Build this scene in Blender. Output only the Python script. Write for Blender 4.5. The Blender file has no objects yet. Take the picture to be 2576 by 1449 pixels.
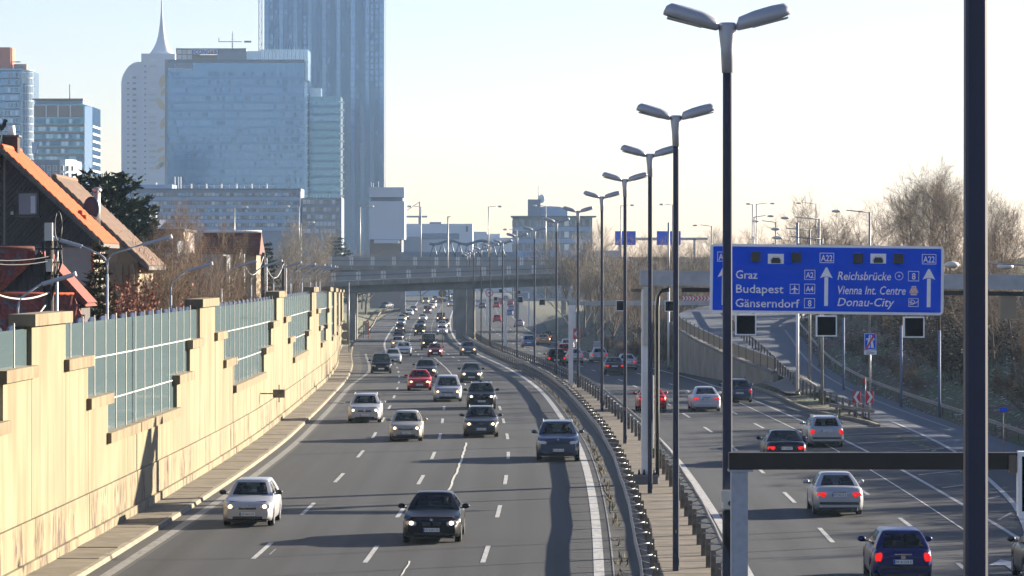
import bpy, math, random
import numpy as np
from mathutils import Vector, Matrix
R_ = math.radians
SC = bpy.context.scene
COL = SC.collection
rnd = random.Random(7)

# ------------------------------------------------------------------ camera, sky, sun, exposure
CAM_Z = 8.7
F = 8600.0                       # focal length in units of a 2576 wide frame
cd = bpy.data.cameras.new('camera'); cam = bpy.data.objects.new('camera', cd); COL.objects.link(cam)
cam.location = (0, 0, CAM_Z); cam.rotation_euler = (R_(90), 0, 0)
cd.sensor_width = 36; cd.lens = 36 * F / 2576; cd.shift_y = -52.5 / 2576
cd.clip_start = 1; cd.clip_end = 6000
SC.camera = cam
SUN_EL, SUN_AZ = R_(14.5), R_(60)        # azimuth measured from +Y (view direction) towards +X
W = bpy.data.worlds.new('World'); SC.world = W; W.use_nodes = True
wn = W.node_tree.nodes; wl = W.node_tree.links; wn.clear()
sky = wn.new('ShaderNodeTexSky'); sky.sky_type = 'NISHITA'; sky.sun_disc = False
sky.sun_elevation = SUN_EL; sky.sun_rotation = SUN_AZ; sky.air_density = 1.0; sky.dust_density = 0.25; sky.ozone_density = 2.6
bg = wn.new('ShaderNodeBackground'); bg.inputs['Strength'].default_value = 0.05
wo = wn.new('ShaderNodeOutputWorld'); hs = wn.new('ShaderNodeHueSaturation'); hs.inputs['Saturation'].default_value = .95; wl.new(sky.outputs[0], hs.inputs['Color']); mt_ = wn.new('ShaderNodeMix'); mt_.data_type = 'RGBA'; mt_.blend_type = 'MULTIPLY'; mt_.inputs['Factor'].default_value = 1; mt_.inputs[7].default_value = (1.08, .94, 1.06, 1); wl.new(hs.outputs[0], mt_.inputs[6]); wl.new(mt_.outputs[2], bg.inputs[0]); wl.new(bg.outputs[0], wo.inputs[0])
sd = bpy.data.lights.new('sun', 'SUN'); sd.energy = 5.0; sd.angle = R_(0.5); sd.color = (1.0, 0.88, 0.70)
sun = bpy.data.objects.new('sun', sd); COL.objects.link(sun)
sdir = Vector((math.sin(SUN_AZ) * math.cos(SUN_EL), math.cos(SUN_AZ) * math.cos(SUN_EL), math.sin(SUN_EL)))
sun.rotation_euler = sdir.to_track_quat('Z', 'Y').to_euler(); sun.location = (60, 60, 60)
vs = SC.view_settings; vs.view_transform = 'Standard'; vs.look = 'None'; vs.gamma = 1; vs.exposure = 1.95
vs.use_curve_mapping = False
SC.render.engine = 'CYCLES'
cy = SC.cycles; cy.use_denoising = True; cy.max_bounces = 6; cy.diffuse_bounces = 2; cy.glossy_bounces = 3
cy.transmission_bounces = 4; cy.transparent_max_bounces = 10; cy.volume_bounces = 1; cy.caustics_reflective = False; cy.caustics_refractive = False
try: cy.denoiser = 'OPENIMAGEDENOISE'
except Exception: pass
cy.sample_clamp_indirect = 6

# ------------------------------------------------------------------ road geometry
ZD = np.array([(-200,0),(0,0),(200,0),(235,-.06),(270,-.3),(320,-.72),(400,-1.35),(480,-1.9),(560,-2.2),(700,-2.2),(900,-1.5),(1100,-.5),(1300,0),(3000,0)], float)
RD = np.array([(-60,-.2),(0,.6),(30,1.0),(60,1.5),(96,2.45),(125,2.98),(153,3.22),(170,3.2),(191,2.95),(228,2.35),(266,1.45),(320,-.5),(392,-3.92),(472,-7.25),(549,-9.5),(633,-11.45),(745,-13.3),(882,-14.9),(1000,-17),(1200,-22),(1600,-36),(2200,-60)], float)
def hermite(T):
    x, y = T[:, 0], T[:, 1]; n = len(x); m = np.zeros(n); dl = np.diff(y) / np.diff(x)
    m[0] = dl[0]; m[-1] = dl[-1]
    for i in range(1, n - 1):
        h0, h1 = x[i] - x[i-1], x[i+1] - x[i]
        m[i] = (dl[i-1] * h1 + dl[i] * h0) / (h0 + h1)
    def f(v):
        i = int(min(max(np.searchsorted(x, v) - 1, 0), n - 2)); h = x[i+1] - x[i]; t = (v - x[i]) / h
        return float((1+2*t)*(1-t)**2*y[i] + t*(1-t)**2*h*m[i] + t*t*(3-2*t)*y[i+1] + t*t*(t-1)*h*m[i+1])
    return f
zg = hermite(ZD); RX = hermite(RD)
def heading(d): return math.atan2(RX(d + 2) - RX(d - 2), 4.0)      # angle of the road from +Y towards +X
def road_pt(u, d, h=0): return (RX(d) + u, d, zg(d) + h)
def px_on_ground(x, y, h=0):
    lo, hi = 30.0, 1500.0
    for _ in range(60):
        m = (lo + hi) / 2
        if 672 + (CAM_Z - zg(m) - h) * F / m > y: lo = m
        else: hi = m
    return ((x - 1288) * lo / F, lo)
def at(x, y, d): return ((x - 1288) * d / F, d, CAM_Z - (y - 672) * d / F)

# ------------------------------------------------------------------ object helpers
def link(o, parent=None):
    COL.objects.link(o)
    if parent is not None: o.parent = parent
    return o
def tag(o, label=None, cat=None, group=None, kind=None):
    if label: o['label'] = label
    if cat: o['category'] = cat
    if group: o['group'] = group
    if kind: o['kind'] = kind
    return o
def thing(name, label, cat, loc=(0, 0, 0), rz=0, group=None):
    o = bpy.data.objects.new(name, None); o.empty_display_size = .3; COL.objects.link(o)
    o.location = loc; o.rotation_euler = (0, 0, rz)
    return tag(o, label, cat, group)
def inst(name, me, parent=None, loc=(0, 0, 0), rot=(0, 0, 0), scale=None, mat=None):
    o = bpy.data.objects.new(name, me); o.location = loc; o.rotation_euler = rot
    if scale: o.scale = scale if isinstance(scale, tuple) else (scale,) * 3
    link(o, parent)
    if mat is not None:
        o.material_slots[0].link = 'OBJECT'; o.material_slots[0].material = mat
    return o
def copy_tree(o, parent=None):
    c = o.copy(); COL.objects.link(c)
    if parent is not None: c.parent = parent
    for ch in o.children: copy_tree(ch, c)
    return c

class MB:
    def __init__(s): s.v = []; s.f = []; s.m = []; s.sm = []
    def add(s, vs, fs, mi=0, smooth=False):
        b = len(s.v); s.v += [tuple(p) for p in vs]
        for f in fs: s.f.append(tuple(i + b for i in f)); s.m.append(mi); s.sm.append(smooth)
        return s
    def quad(s, a, b, c, d, mi=0): return s.add([a, b, c, d], [(0, 1, 2, 3)], mi)
    def box(s, c, size, rot=None, mi=0, taper=1.0):
        x, y, z = size[0] / 2, size[1] / 2, size[2] / 2
        P = [Vector(p) for p in ((-x,-y,-z),(x,-y,-z),(x,y,-z),(-x,y,-z),(-x*taper,-y*taper,z),(x*taper,-y*taper,z),(x*taper,y*taper,z),(-x*taper,y*taper,z))]
        if rot is not None: P = [rot @ p for p in P]
        c = Vector(c)
        return s.add([p + c for p in P], [(3,2,1,0),(4,5,6,7),(0,1,5,4),(1,2,6,5),(2,3,7,6),(3,0,4,7)], mi)
    def bbox(s, a, b, mi=0): return s.box([(a[i] + b[i]) / 2 for i in range(3)], [abs(b[i] - a[i]) for i in range(3)], None, mi)
    def bevbox(s, c, size, r, rot=None, mi=0):      # box with chamfered vertical and horizontal edges
        x, y, z = size[0] / 2, size[1] / 2, size[2] / 2; rings = []
        for zz, ins in ((-z, r), (-z + r, 0), (z - r, 0), (z, r)):
            X, Y = x - ins, y - ins; k = min(r, X * .9, Y * .9)
            rings.append([(-X+k,-Y,zz),(X-k,-Y,zz),(X,-Y+k,zz),(X,Y-k,zz),(X-k,Y,zz),(-X+k,Y,zz),(-X,Y-k,zz),(-X,-Y+k,zz)])
        return s.loft(rings, True, mi, False, c, rot)
    def loft(s, rings, caps=True, mi=0, smooth=True, c=(0, 0, 0), rot=None, closed=True):
        n = len(rings[0]); V = []
        for r in rings:
            for p in r:
                p = Vector(p)
                if rot is not None: p = rot @ p
                V.append(p + Vector(c))
        fs = []
        for i in range(len(rings) - 1):
            for j in range(n if closed else n - 1):
                k = (j + 1) % n; fs.append((i*n+j, i*n+k, (i+1)*n+k, (i+1)*n+j))
        s.add(V, fs, mi, smooth)
        if caps:
            b = len(s.v) - len(V); L = len(rings)
            s.f.append(tuple(b + j for j in reversed(range(n)))); s.m.append(mi); s.sm.append(False)
            s.f.append(tuple(b + (L-1)*n + j for j in range(n))); s.m.append(mi); s.sm.append(False)
        return s
    def tube(s, pts, rad, n=8, mi=0, caps=True, smooth=True):
        pts = [Vector(p) for p in pts]; rings = []
        rad = rad if isinstance(rad, (list, tuple)) else [rad] * len(pts)
        for i, p in enumerate(pts):
            t = (pts[min(i+1, len(pts)-1)] - pts[max(i-1, 0)]).normalized()
            a = Vector((0, 0, 1)) if abs(t.z) < .9 else Vector((1, 0, 0))
            u = t.cross(a).normalized(); w = u.cross(t)
            rings.append([p + (u * math.cos(2*math.pi*k/n) + w * math.sin(2*math.pi*k/n)) * rad[i] for k in range(n)])
        return s.loft(rings, caps, mi, smooth)
    def prism(s, poly, h0, h1, axis='z', mi=0):      # poly in the plane across axis
        def P(a, b, h): return {'z': (a, b, h), 'y': (a, h, b), 'x': (h, a, b)}[axis]
        n = len(poly); V = [P(a, b, h0) for a, b in poly] + [P(a, b, h1) for a, b in poly]
        fs = [tuple(range(n))[::-1], tuple(range(n, 2*n))] + [(i, (i+1) % n, n+(i+1) % n, n+i) for i in range(n)]
        return s.add(V, fs, mi)
    def ball(s, c, r, nu=12, nv=8, mi=0, rot=None):
        r = r if isinstance(r, tuple) else (r,) * 3; rings = []
        for i in range(nv + 1):
            a = -math.pi / 2 + math.pi * i / nv; ca = max(math.cos(a), .02)
            rings.append([(r[0]*ca*math.cos(2*math.pi*k/nu), r[1]*ca*math.sin(2*math.pi*k/nu), r[2]*math.sin(a)) for k in range(nu)])
        return s.loft(rings, True, mi, True, c, rot)
    def mesh(s, name, mats):
        me = bpy.data.meshes.new(name); me.from_pydata(s.v, [], s.f)
        for m in (mats if isinstance(mats, (list, tuple)) else [mats]): me.materials.append(m)
        me.polygons.foreach_set('material_index', s.m); me.polygons.foreach_set('use_smooth', s.sm); me.update()
        return me
    def build(s, name, mats, parent=None, loc=(0, 0, 0), rz=0):
        return inst(name, s.mesh(name, mats), parent, loc, (0, 0, rz))
def struct(o): o['kind'] = 'structure'; return o
def RZ(a): return Matrix.Rotation(a, 3, 'Z')
def strip(name, ds, ul, ur, mat, h=0.0, hr=None, parent=None):
    mb = MB(); V = []; fs = []
    for d in ds:
        a = ul(d) if callable(ul) else ul; b = ur(d) if callable(ur) else ur
        V += [road_pt(a, d, h), road_pt(b, d, h if hr is None else hr)]
    for i in range(len(ds) - 1): fs.append((2*i, 2*i+1, 2*i+3, 2*i+2))
    mb.add(V, fs, 0, True); o = mb.build(name, mat, parent); uv = o.data.uv_layers.new(name='UVMap')
    for lp in o.data.loops: i = lp.vertex_index; d = ds[i//2]; e = ul if i % 2 == 0 else ur; uv.data[lp.index].uv = ((e(d) if callable(e) else e) + 20.4, d)
    return o
def frange(a, b, st):
    n = max(1, int(round((b - a) / st))); return [a + (b - a) * i / n for i in range(n + 1)]
def text(body, size, parent, loc, mat, rot=(R_(90), 0, 0), width=None, shear=0, align='LEFT', name='lettering', extrude=.002, bold=0):
    cu = bpy.data.curves.new(name, 'FONT'); cu.body = body; cu.size = size; cu.extrude = extrude; cu.shear = shear
    cu.align_x = align; cu.align_y = 'BOTTOM_BASELINE'; cu.resolution_u = 2; cu.offset = bold
    cu.materials.append(mat)
    o = bpy.data.objects.new(name, cu); link(o, parent); o.location = loc; o.rotation_euler = rot
    bpy.context.view_layer.update()
    me = bpy.data.meshes.new_from_object(o.evaluated_get(bpy.context.evaluated_depsgraph_get())); w = o.dimensions.x
    bpy.data.objects.remove(o); o = inst(name, me, parent, loc, rot)
    if width and w > 0: o.scale = (width / w, 1, 1)
    return o

# ------------------------------------------------------------------ materials
def new_mat(name):
    m = bpy.data.materials.new(name); m.use_nodes = True; nt = m.node_tree
    return m, nt.nodes, nt.links, nt.nodes['Principled BSDF']
def mat(name, col, rough=.6, metal=0, var=0.0, scale=3.0, bump=0.0, spec=.5, col2=None, stretch=(1, 1, 1), emit=None, alpha=None, coat=0, detail=5):
    m, n, l, b = new_mat(name)
    b.inputs['Roughness'].default_value = rough; b.inputs['Metallic'].default_value = metal
    b.inputs['Specular IOR Level'].default_value = spec; b.inputs['Base Color'].default_value = (*col, 1)
    if coat: b.inputs['Coat Weight'].default_value = coat; b.inputs['Coat Roughness'].default_value = .04
    if emit: b.inputs['Emission Color'].default_value = (*emit[0], 1); b.inputs['Emission Strength'].default_value = emit[1]
    if var or bump or col2:
        tc = n.new('ShaderNodeTexCoord'); mp = n.new('ShaderNodeMapping'); mp.inputs['Scale'].default_value = stretch
        l.new(tc.outputs['Object'], mp.inputs[0])
        nz = n.new('ShaderNodeTexNoise'); nz.inputs['Scale'].default_value = scale; nz.inputs['Detail'].default_value = detail
        l.new(mp.outputs[0], nz.inputs['Vector'])
        c2 = col2 if col2 else tuple(min(1, c * (1 + var)) for c in col)
        c1 = col if col2 else tuple(c * (1 - var) for c in col)
        rp = n.new('ShaderNodeValToRGB'); rp.color_ramp.elements[0].position = .32; rp.color_ramp.elements[1].position = .68
        rp.color_ramp.elements[0].color = (*c1, 1); rp.color_ramp.elements[1].color = (*c2, 1)
        l.new(nz.outputs['Fac'], rp.inputs[0]); l.new(rp.outputs[0], b.inputs['Base Color'])
        if bump:
            bp = n.new('ShaderNodeBump'); bp.inputs['Strength'].default_value = bump; bp.inputs['Distance'].default_value = .02
            l.new(nz.outputs['Fac'], bp.inputs['Height']); l.new(bp.outputs[0], b.inputs['Normal'])
    return m
def vary_by_object(m, lo=.85, hi=1.15):       # small tone difference from piece to piece
    nt = m.node_tree; n, l = nt.nodes, nt.links; b = n['Principled BSDF']
    oi = n.new('ShaderNodeObjectInfo'); mr = n.new('ShaderNodeMapRange'); mr.inputs['To Min'].default_value = lo; mr.inputs['To Max'].default_value = hi
    l.new(oi.outputs['Random'], mr.inputs['Value'])
    hs = n.new('ShaderNodeHueSaturation'); l.new(mr.outputs[0], hs.inputs['Value'])
    i = b.inputs['Base Color']
    if i.is_linked: l.new(i.links[0].from_socket, hs.inputs['Color'])
    else: hs.inputs['Color'].default_value = i.default_value
    l.new(hs.outputs[0], i)
    return m

def asphalt(name, base, streak=.12, tint=(1, 1, 1)):
    m, n, l, b = new_mat(name); b.inputs['Roughness'].default_value = .82; b.inputs['Specular IOR Level'].default_value = .35
    tc = n.new('ShaderNodeTexCoord')
    def noise(sc, stretch, det=4):
        mp = n.new('ShaderNodeMapping'); mp.inputs['Scale'].default_value = stretch; l.new(tc.outputs['Object'], mp.inputs[0])
        z = n.new('ShaderNodeTexNoise'); z.inputs['Scale'].default_value = sc; z.inputs['Detail'].default_value = det; l.new(mp.outputs[0], z.inputs['Vector']); return z.outputs['Fac']
    def math_(op, a, bb, cl=False):
        x = n.new('ShaderNodeMath'); x.operation = op; x.use_clamp = cl
        for i, q in enumerate((a, bb)):
            if isinstance(q, (int, float)): x.inputs[i].default_value = q
            else: l.new(q, x.inputs[i])
        return x.outputs[0]
    uv = n.new('ShaderNodeUVMap'); sx = n.new('ShaderNodeSeparateXYZ'); l.new(uv.outputs[0], sx.inputs[0])
    fr = math_('FRACT', math_('DIVIDE', sx.outputs['X'], 1.7), 0)                                  # two wheel tracks in every lane
    tr = math_('MULTIPLY', math_('POWER', math_('ABSOLUTE', math_('SINE', math_('MULTIPLY', fr, math.pi), 0), 0), 3), math_('MULTIPLY', noise(.5, (1, .03, 1), 3), -.55))
    s1 = math_('MULTIPLY', math_('SUBTRACT', noise(1.0, (1.3, .012, 1)), .5), streak * 4)     # tyre tracks and patches along the lanes
    s2 = math_('MULTIPLY', math_('SUBTRACT', noise(.12, (1, .35, 1)), .5), streak * 3)
    s3 = math_('MULTIPLY', math_('SUBTRACT', noise(9, (1, 1, 1), 8), .5), .55)
    v = math_('ADD', math_('ADD', math_('ADD', math_('ADD', s1, tr), s2), s3), 1.14)
    mx = n.new('ShaderNodeVectorMath'); mx.operation = 'SCALE'; mx.inputs[0].default_value = tuple(base * t for t in tint); l.new(v, mx.inputs['Scale'])
    l.new(mx.outputs[0], b.inputs['Base Color'])
    bp = n.new('ShaderNodeBump'); bp.inputs['Strength'].default_value = .35; bp.inputs['Distance'].default_value = .01
    l.new(noise(30, (1, 1, 1), 6), bp.inputs['Height']); l.new(bp.outputs[0], b.inputs['Normal'])
    return m
M = {}
M['asphalt'] = asphalt('asphalt', .027, .28, (.93, 1, 1.13))
M['asphalt_right'] = asphalt('asphalt_right', .027, .28, (.90, 1, 1.18))
M['asphalt_ramp'] = asphalt('asphalt_ramp', .085, .14, (.84, 1, 1.25))
M['asphalt_old'] = asphalt('asphalt_old', .055, .16, (1.05, 1, .92))
def worn_paint(name, col):
    m, n, l, b = new_mat(name); b.inputs['Roughness'].default_value = .7
    tc = n.new('ShaderNodeTexCoord'); z = n.new('ShaderNodeTexNoise'); z.inputs['Scale'].default_value = 6; z.inputs['Detail'].default_value = 8
    l.new(tc.outputs['Object'], z.inputs['Vector'])
    rp = n.new('ShaderNodeValToRGB'); rp.color_ramp.elements[0].position = .33; rp.color_ramp.elements[1].position = .5
    rp.color_ramp.elements[0].color = (*(c * .45 for c in col), 1); rp.color_ramp.elements[1].color = (*col, 1)
    l.new(z.outputs['Fac'], rp.inputs[0]); l.new(rp.outputs[0], b.inputs['Base Color']); return m
M['paint'] = worn_paint('road_paint', (.40, .40, .39))
M['paint_old'] = worn_paint('road_paint_worn', (.22, .215, .20))
M['seam'] = mat('tar_seam', (.035, .035, .035), .9)
M['seam_light'] = worn_paint('sealed_crack', (.60, .58, .52))
M['median'] = mat('median_concrete', (.125, .103, .076), .9, var=.3, scale=1.1, bump=.3, detail=9)
M['slab'] = vary_by_object(mat('walkway_concrete', (.155, .13, .09), .9, var=.22, scale=1.4, bump=.3, detail=9), .88, 1.1)
M['kerb'] = mat('kerb_concrete', (.20, .17, .12), .9, var=.2, scale=2, bump=.2)

def wall_concrete():
    m, n, l, b = new_mat('wall_concrete'); b.inputs['Roughness'].default_value = .9
    tc = n.new('ShaderNodeTexCoord')
    def nz(sc, st, det=6):
        mp = n.new('ShaderNodeMapping'); mp.inputs['Scale'].default_value = st; l.new(tc.outputs['Object'], mp.inputs[0])
        z = n.new('ShaderNodeTexNoise'); z.inputs['Scale'].default_value = sc; z.inputs['Detail'].default_value = det; l.new(mp.outputs[0], z.inputs['Vector']); return z.outputs['Fac']
    def ramp(v, p0, p1, c0, c1):
        r = n.new('ShaderNodeValToRGB'); r.color_ramp.elements[0].position = p0; r.color_ramp.elements[1].position = p1
        r.color_ramp.elements[0].color = (*c0, 1); r.color_ramp.elements[1].color = (*c1, 1); l.new(v, r.inputs[0]); return r.outputs[0]
    def mix(f, a, bb, mode='MIX'):
        x = n.new('ShaderNodeMix'); x.data_type = 'RGBA'; x.blend_type = mode
        if isinstance(f, float): x.inputs['Factor'].default_value = f
        else: l.new(f, x.inputs['Factor'])
        l.new(a, x.inputs[6])
        if isinstance(bb, tuple): x.inputs[7].default_value = (*bb, 1)
        else: l.new(bb, x.inputs[7])
        return x.outputs[2]
    base = ramp(nz(.5, (1, 1, 1), 4), .3, .7, (.205, .174, .103), (.235, .20, .122))
    runs = ramp(nz(1.4, (1, 1, .07), 6), .36, .60, (.88, .87, .85), (1, 1, 1))         # vertical weather runs
    c = mix(1.0, base, runs, 'MULTIPLY')
    c = mix(1.0, c, ramp(nz(.9, (1, 1, .10), 8), .52, .66, (1, 1, 1), (.80, .75, .66)), 'MULTIPLY')
    c = mix(1.0, c, ramp(nz(.22, (1, 1, 1), 3), .40, .62, (1, 1, 1), (.86, .85, .84)), 'MULTIPLY')
    # flaking patches with rusty edges, on the lower panels only
    sx = n.new('ShaderNodeSeparateXYZ'); l.new(tc.outputs['Object'], sx.inputs[0])
    mr = n.new('ShaderNodeMapRange'); mr.inputs['From Min'].default_value = 1.75; mr.inputs['From Max'].default_value = 1.35; l.new(sx.outputs['Z'], mr.inputs['Value'])
    big = ramp(nz(.45, (1, 1, .25), 2), .50, .55, (0, 0, 0), (1, 1, 1))
    fine = ramp(nz(6, (1, 1, .22), 8), .50, .56, (0, 0, 0), (1, 1, 1))
    k = n.new('ShaderNodeMath'); k.operation = 'MULTIPLY'; l.new(big, k.inputs[0]); l.new(fine, k.inputs[1])
    k2 = n.new('ShaderNodeMath'); k2.operation = 'MULTIPLY'; k2.use_clamp = True; l.new(k.outputs[0], k2.inputs[0]); l.new(mr.outputs[0], k2.inputs[1])
    c = mix(k2.outputs[0], c, (.075, .045, .03))
    l.new(c, b.inputs['Base Color'])
    bp = n.new('ShaderNodeBump'); bp.inputs['Strength'].default_value = .2; bp.inputs['Distance'].default_value = .02
    l.new(nz(9, (1, 1, .5), 6), bp.inputs['Height']); l.new(bp.outputs[0], b.inputs['Normal'])
    return m
M['wall'] = vary_by_object(wall_concrete(), .95, 1.04)
M['cap'] = mat('coping_concrete', (.12, .085, .045), .9, col2=(.21, .165, .095), scale=1.6, stretch=(1, 1, .4), bump=.3, detail=9)
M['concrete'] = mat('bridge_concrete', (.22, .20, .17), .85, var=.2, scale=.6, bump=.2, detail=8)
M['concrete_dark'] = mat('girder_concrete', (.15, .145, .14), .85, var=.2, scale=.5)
M['parapet'] = mat('parapet_grey', (.30, .30, .30), .7, var=.12, scale=.8)
M['white'] = mat('white_paint', (.75, .75, .72), .5, var=.06, scale=3)
M['steel'] = mat('galvanised_steel', (.36, .36, .35), .45, .6, var=.2, scale=4)
M['steel_dark'] = mat('weathered_steel', (.16, .135, .105), .6, .5, var=.3, scale=5)
M['rail'] = mat('weathered_rail', (.20, .18, .15), .55, .35, var=.25, scale=2)
M['pole'] = mat('lamp_post_paint', (.012, .018, .048), .5, .0, var=.15, scale=2)
M['lamp'] = mat('lamp_housing', (.36, .38, .42), .4, .2, var=.06, scale=3)
M['lampglass'] = mat('lamp_cover', (.30, .29, .27), .25)
M['gantry'] = mat('gantry_grey', (.36, .38, .40), .5, .15, var=.12, scale=2.5)
M['bronze'] = mat('brown_beam_paint', (.014, .011, .008), .6, .0, var=.2, scale=3)
M['post_grey'] = mat('zinc_post', (.33, .36, .41), .6, .1, var=.08, scale=9, detail=3)
M['black'] = mat('black_plastic', (.012, .012, .013), .5)
M['blackscreen'] = mat('dark_display', (.004, .004, .006), .8, spec=.05)
M['signblue'] = mat('sign_blue', (.0, .075, .70), .7, spec=.03)
M['signwhite'] = mat('sign_white', (.80, .80, .80), .5, var=.05, scale=4)
M['signback'] = mat('sign_back', (.20, .17, .13), .7)
M['signred'] = mat('sign_red', (.55, .02, .03), .5, var=.1, scale=4)
M['yellow'] = mat('yellow_tape', (.65, .42, .02), .6)
M['orange'] = mat('orange_paint', (.60, .12, .03), .6)

def glass_mix(name, tint, trans, rough=.03, diff=(.1, .1, .1), dfac=.0, refl=1.45, bluemin=0.0, const=None):
    m = bpy.data.materials.new(name); m.use_nodes = True; n = m.node_tree.nodes; l = m.node_tree.links; n.clear()
    out = n.new('ShaderNodeOutputMaterial'); tr = n.new('ShaderNodeBsdfTransparent'); tr.inputs[0].default_value = (*tint, 1)
    df = n.new('ShaderNodeBsdfDiffuse'); df.inputs[0].default_value = (*diff, 1)
    gl = n.new('ShaderNodeBsdfGlossy'); gl.inputs['Roughness'].default_value = rough; gl.inputs[0].default_value = (1, 1, 1, 1)
    m1 = n.new('ShaderNodeMixShader'); m1.inputs[0].default_value = dfac; l.new(tr.outputs[0], m1.inputs[1]); l.new(df.outputs[0], m1.inputs[2])
    fr = n.new('ShaderNodeFresnel'); fr.inputs['IOR'].default_value = refl
    ad = n.new('ShaderNodeMath'); ad.operation = 'ADD'; ad.use_clamp = True; ad.inputs[1].default_value = bluemin; l.new(fr.outputs[0], ad.inputs[0])
    m2 = n.new('ShaderNodeMixShader'); (l.new(ad.outputs[0], m2.inputs[0]) if const is None else setattr(m2.inputs[0], 'default_value', const)); l.new(m1.outputs[0], m2.inputs[1]); l.new(gl.outputs[0], m2.inputs[2])
    l.new(m2.outputs[0], out.inputs[0]); return m
M['carglass'] = glass_mix('car_glass', (.42, .48, .47), .5, .02, (.01, .012, .012), .30, 1.32)
M['noiseglass'] = glass_mix('noise_wall_glass', (.35, .45, .45), .4, .06, (.085, .120, .130), .88, 1.22, .02, const=.28)
M['alu'] = mat('anodised_mullion', (.46, .45, .41), .5, .0, var=.1, scale=3)
M['shield'] = mat('blue_black_shield', (.025, .045, .10), .3, .2)
def mb_rel(mb, loc):
    l = Vector(loc); mb.v = [tuple(Vector(p) - l) for p in mb.v]; return mb

# ------------------------------------------------------------------ terrain
EU = hermite(np.array([(0,15.5),(120,15.5),(175,16.5),(190,17.0),(203,15.7),(236,15.9),(284,16.3),(323,16.0),(345,15),(400,14),(526,14.9),(617,17.5),(745,19),(1000,19),(2500,19)], float))
XL = hermite(np.array([(100,15),(125,18.2),(160,20.4),(190,20.4),(250,19.6),(276,17),(310,15.2),(330,16),(345,18.5),(360,24),(375,33),(400,52)], float))
XR = hermite(np.array([(20,24.6),(100,24.6),(168,24.7),(290,24.8),(315,26.3),(327,28.8),(338,33),(350,42),(362,56),(380,75)], float))
ZR = hermite(np.array([(0,0),(185,0),(215,.15),(240,.5),(256,.95),(276,1.8),(290,2.4),(310,3.3),(330,4.1),(350,4.7),(380,5.2),(500,5.5)], float))
def smooth(t): t = min(1, max(0, t)); return t * t * (3 - 2 * t)
def bumpy(x, y): return .35 * math.sin(x * .9 + y * .13) * math.sin(y * .37 - x * .2) + .2 * math.sin(x * 2.1 + 1.3) * math.sin(y * .71)
def terrain(X, d):
    u = X - RX(d); g = zg(d)
    if d > 1300: return g - .1
    far = 1 - smooth((d - 620) / 200)
    if u < -16.25:
        if d < 432: return 2.4
        return g - .1 + far * min(5.0, max(0, (-16.2 - u) * .5))
    e = EU(d)
    if u <= e + .1: return g - .14
    if d <= 345:
        xr = XR(d)
        if X > xr + .9:
            t = X - xr - .9; return ZR(d) + min(5.0, t * .34) + bumpy(X, d) * smooth(t / 3)
        if X > XL(d) - .05: return min(ZR(d) - .3, 60)
        if d <= 311: return g + .06 + .25 * smooth((X - RX(d) - e) / 3) * smooth((d - 215) / 20)
    t = u - e
    h = g - .1 + far * (min(6.5, t * .36) + bumpy(X, d) * smooth(t / 4))
    if 311 < d < 400 and XL(d) - 1 < X < XR(d) + 1: h = min(h, ZR(d) - .3)
    return h
us = sorted(set([-640,-500,-400,-300,-200,-140,-100,-80] + list(range(-70,-26,4)) + [-26,-24,-22,-20,-18,-16.9,-16.3,-16.2,-14,-8,0,8,13,14] + [14.5+.75*i for i in range(48)] + [52,56,60,66,74,84,100,130,180,260,400,520,640]))
dsT = frange(-60, 80, 20) + frange(90, 420, 5)[0:] + [426,431.5,432.5,438,446] + frange(455, 700, 10) + frange(720, 1000, 40) + [1100,1250,1500,1750,1990]
mb = MB(); V = []; n = len(us)
for d in dsT:
    for u in us:
        X = RX(d) + u; V.append((X, d, terrain(X, d)))
fs = [(i*n+j, i*n+j+1, (i+1)*n+j+1, (i+1)*n+j) for i in range(len(dsT)-1) for j in range(n-1)]
mb.add(V, fs, 0, True)
def ground_mat():
    m, nn, l, b = new_mat('verge_ground'); b.inputs['Roughness'].default_value = .95
    tc = nn.new('ShaderNodeTexCoord')
    def nz(sc, det=6):
        z = nn.new('ShaderNodeTexNoise'); z.inputs['Scale'].default_value = sc; z.inputs['Detail'].default_value = det; l.new(tc.outputs['Object'], z.inputs['Vector']); return z.outputs['Fac']
    def ramp(v, p0, p1, c0, c1):
        r = nn.new('ShaderNodeValToRGB'); r.color_ramp.elements[0].position = p0; r.color_ramp.elements[1].position = p1
        r.color_ramp.elements[0].color = (*c0, 1); r.color_ramp.elements[1].color = (*c1, 1); l.new(v, r.inputs[0]); return r.outputs[0]
    def mix(f, a, c):
        x = nn.new('ShaderNodeMix'); x.data_type = 'RGBA'; l.new(f, x.inputs['Factor']); l.new(a, x.inputs[6])
        if isinstance(c, tuple): x.inputs[7].default_value = (*c, 1)
        else: l.new(c, x.inputs[7])
        return x.outputs[2]
    soil = ramp(nz(1.3), .35, .65, (.060, .042, .026), (.125, .088, .052))
    grass = ramp(nz(3.0), .3, .7, (.035, .055, .016), (.080, .10, .030))
    c = mix(ramp(nz(.16, 3), .44, .56, (0,0,0), (1,1,1)), soil, grass)
    s1 = ramp(nz(2.6, 8), .635, .665, (0,0,0), (1,1,1))
    c = mix(s1, c, (.58, .62, .68))                                   # remnants of snow
    l.new(c, b.inputs['Base Color'])
    bp = nn.new('ShaderNodeBump'); bp.inputs['Strength'].default_value = .8; bp.inputs['Distance'].default_value = .15
    l.new(nz(5, 8), bp.inputs['Height']); l.new(bp.outputs[0], b.inputs['Normal']); return m
M['ground'] = ground_mat()
struct(mb.build('ground', M['ground']))

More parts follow.
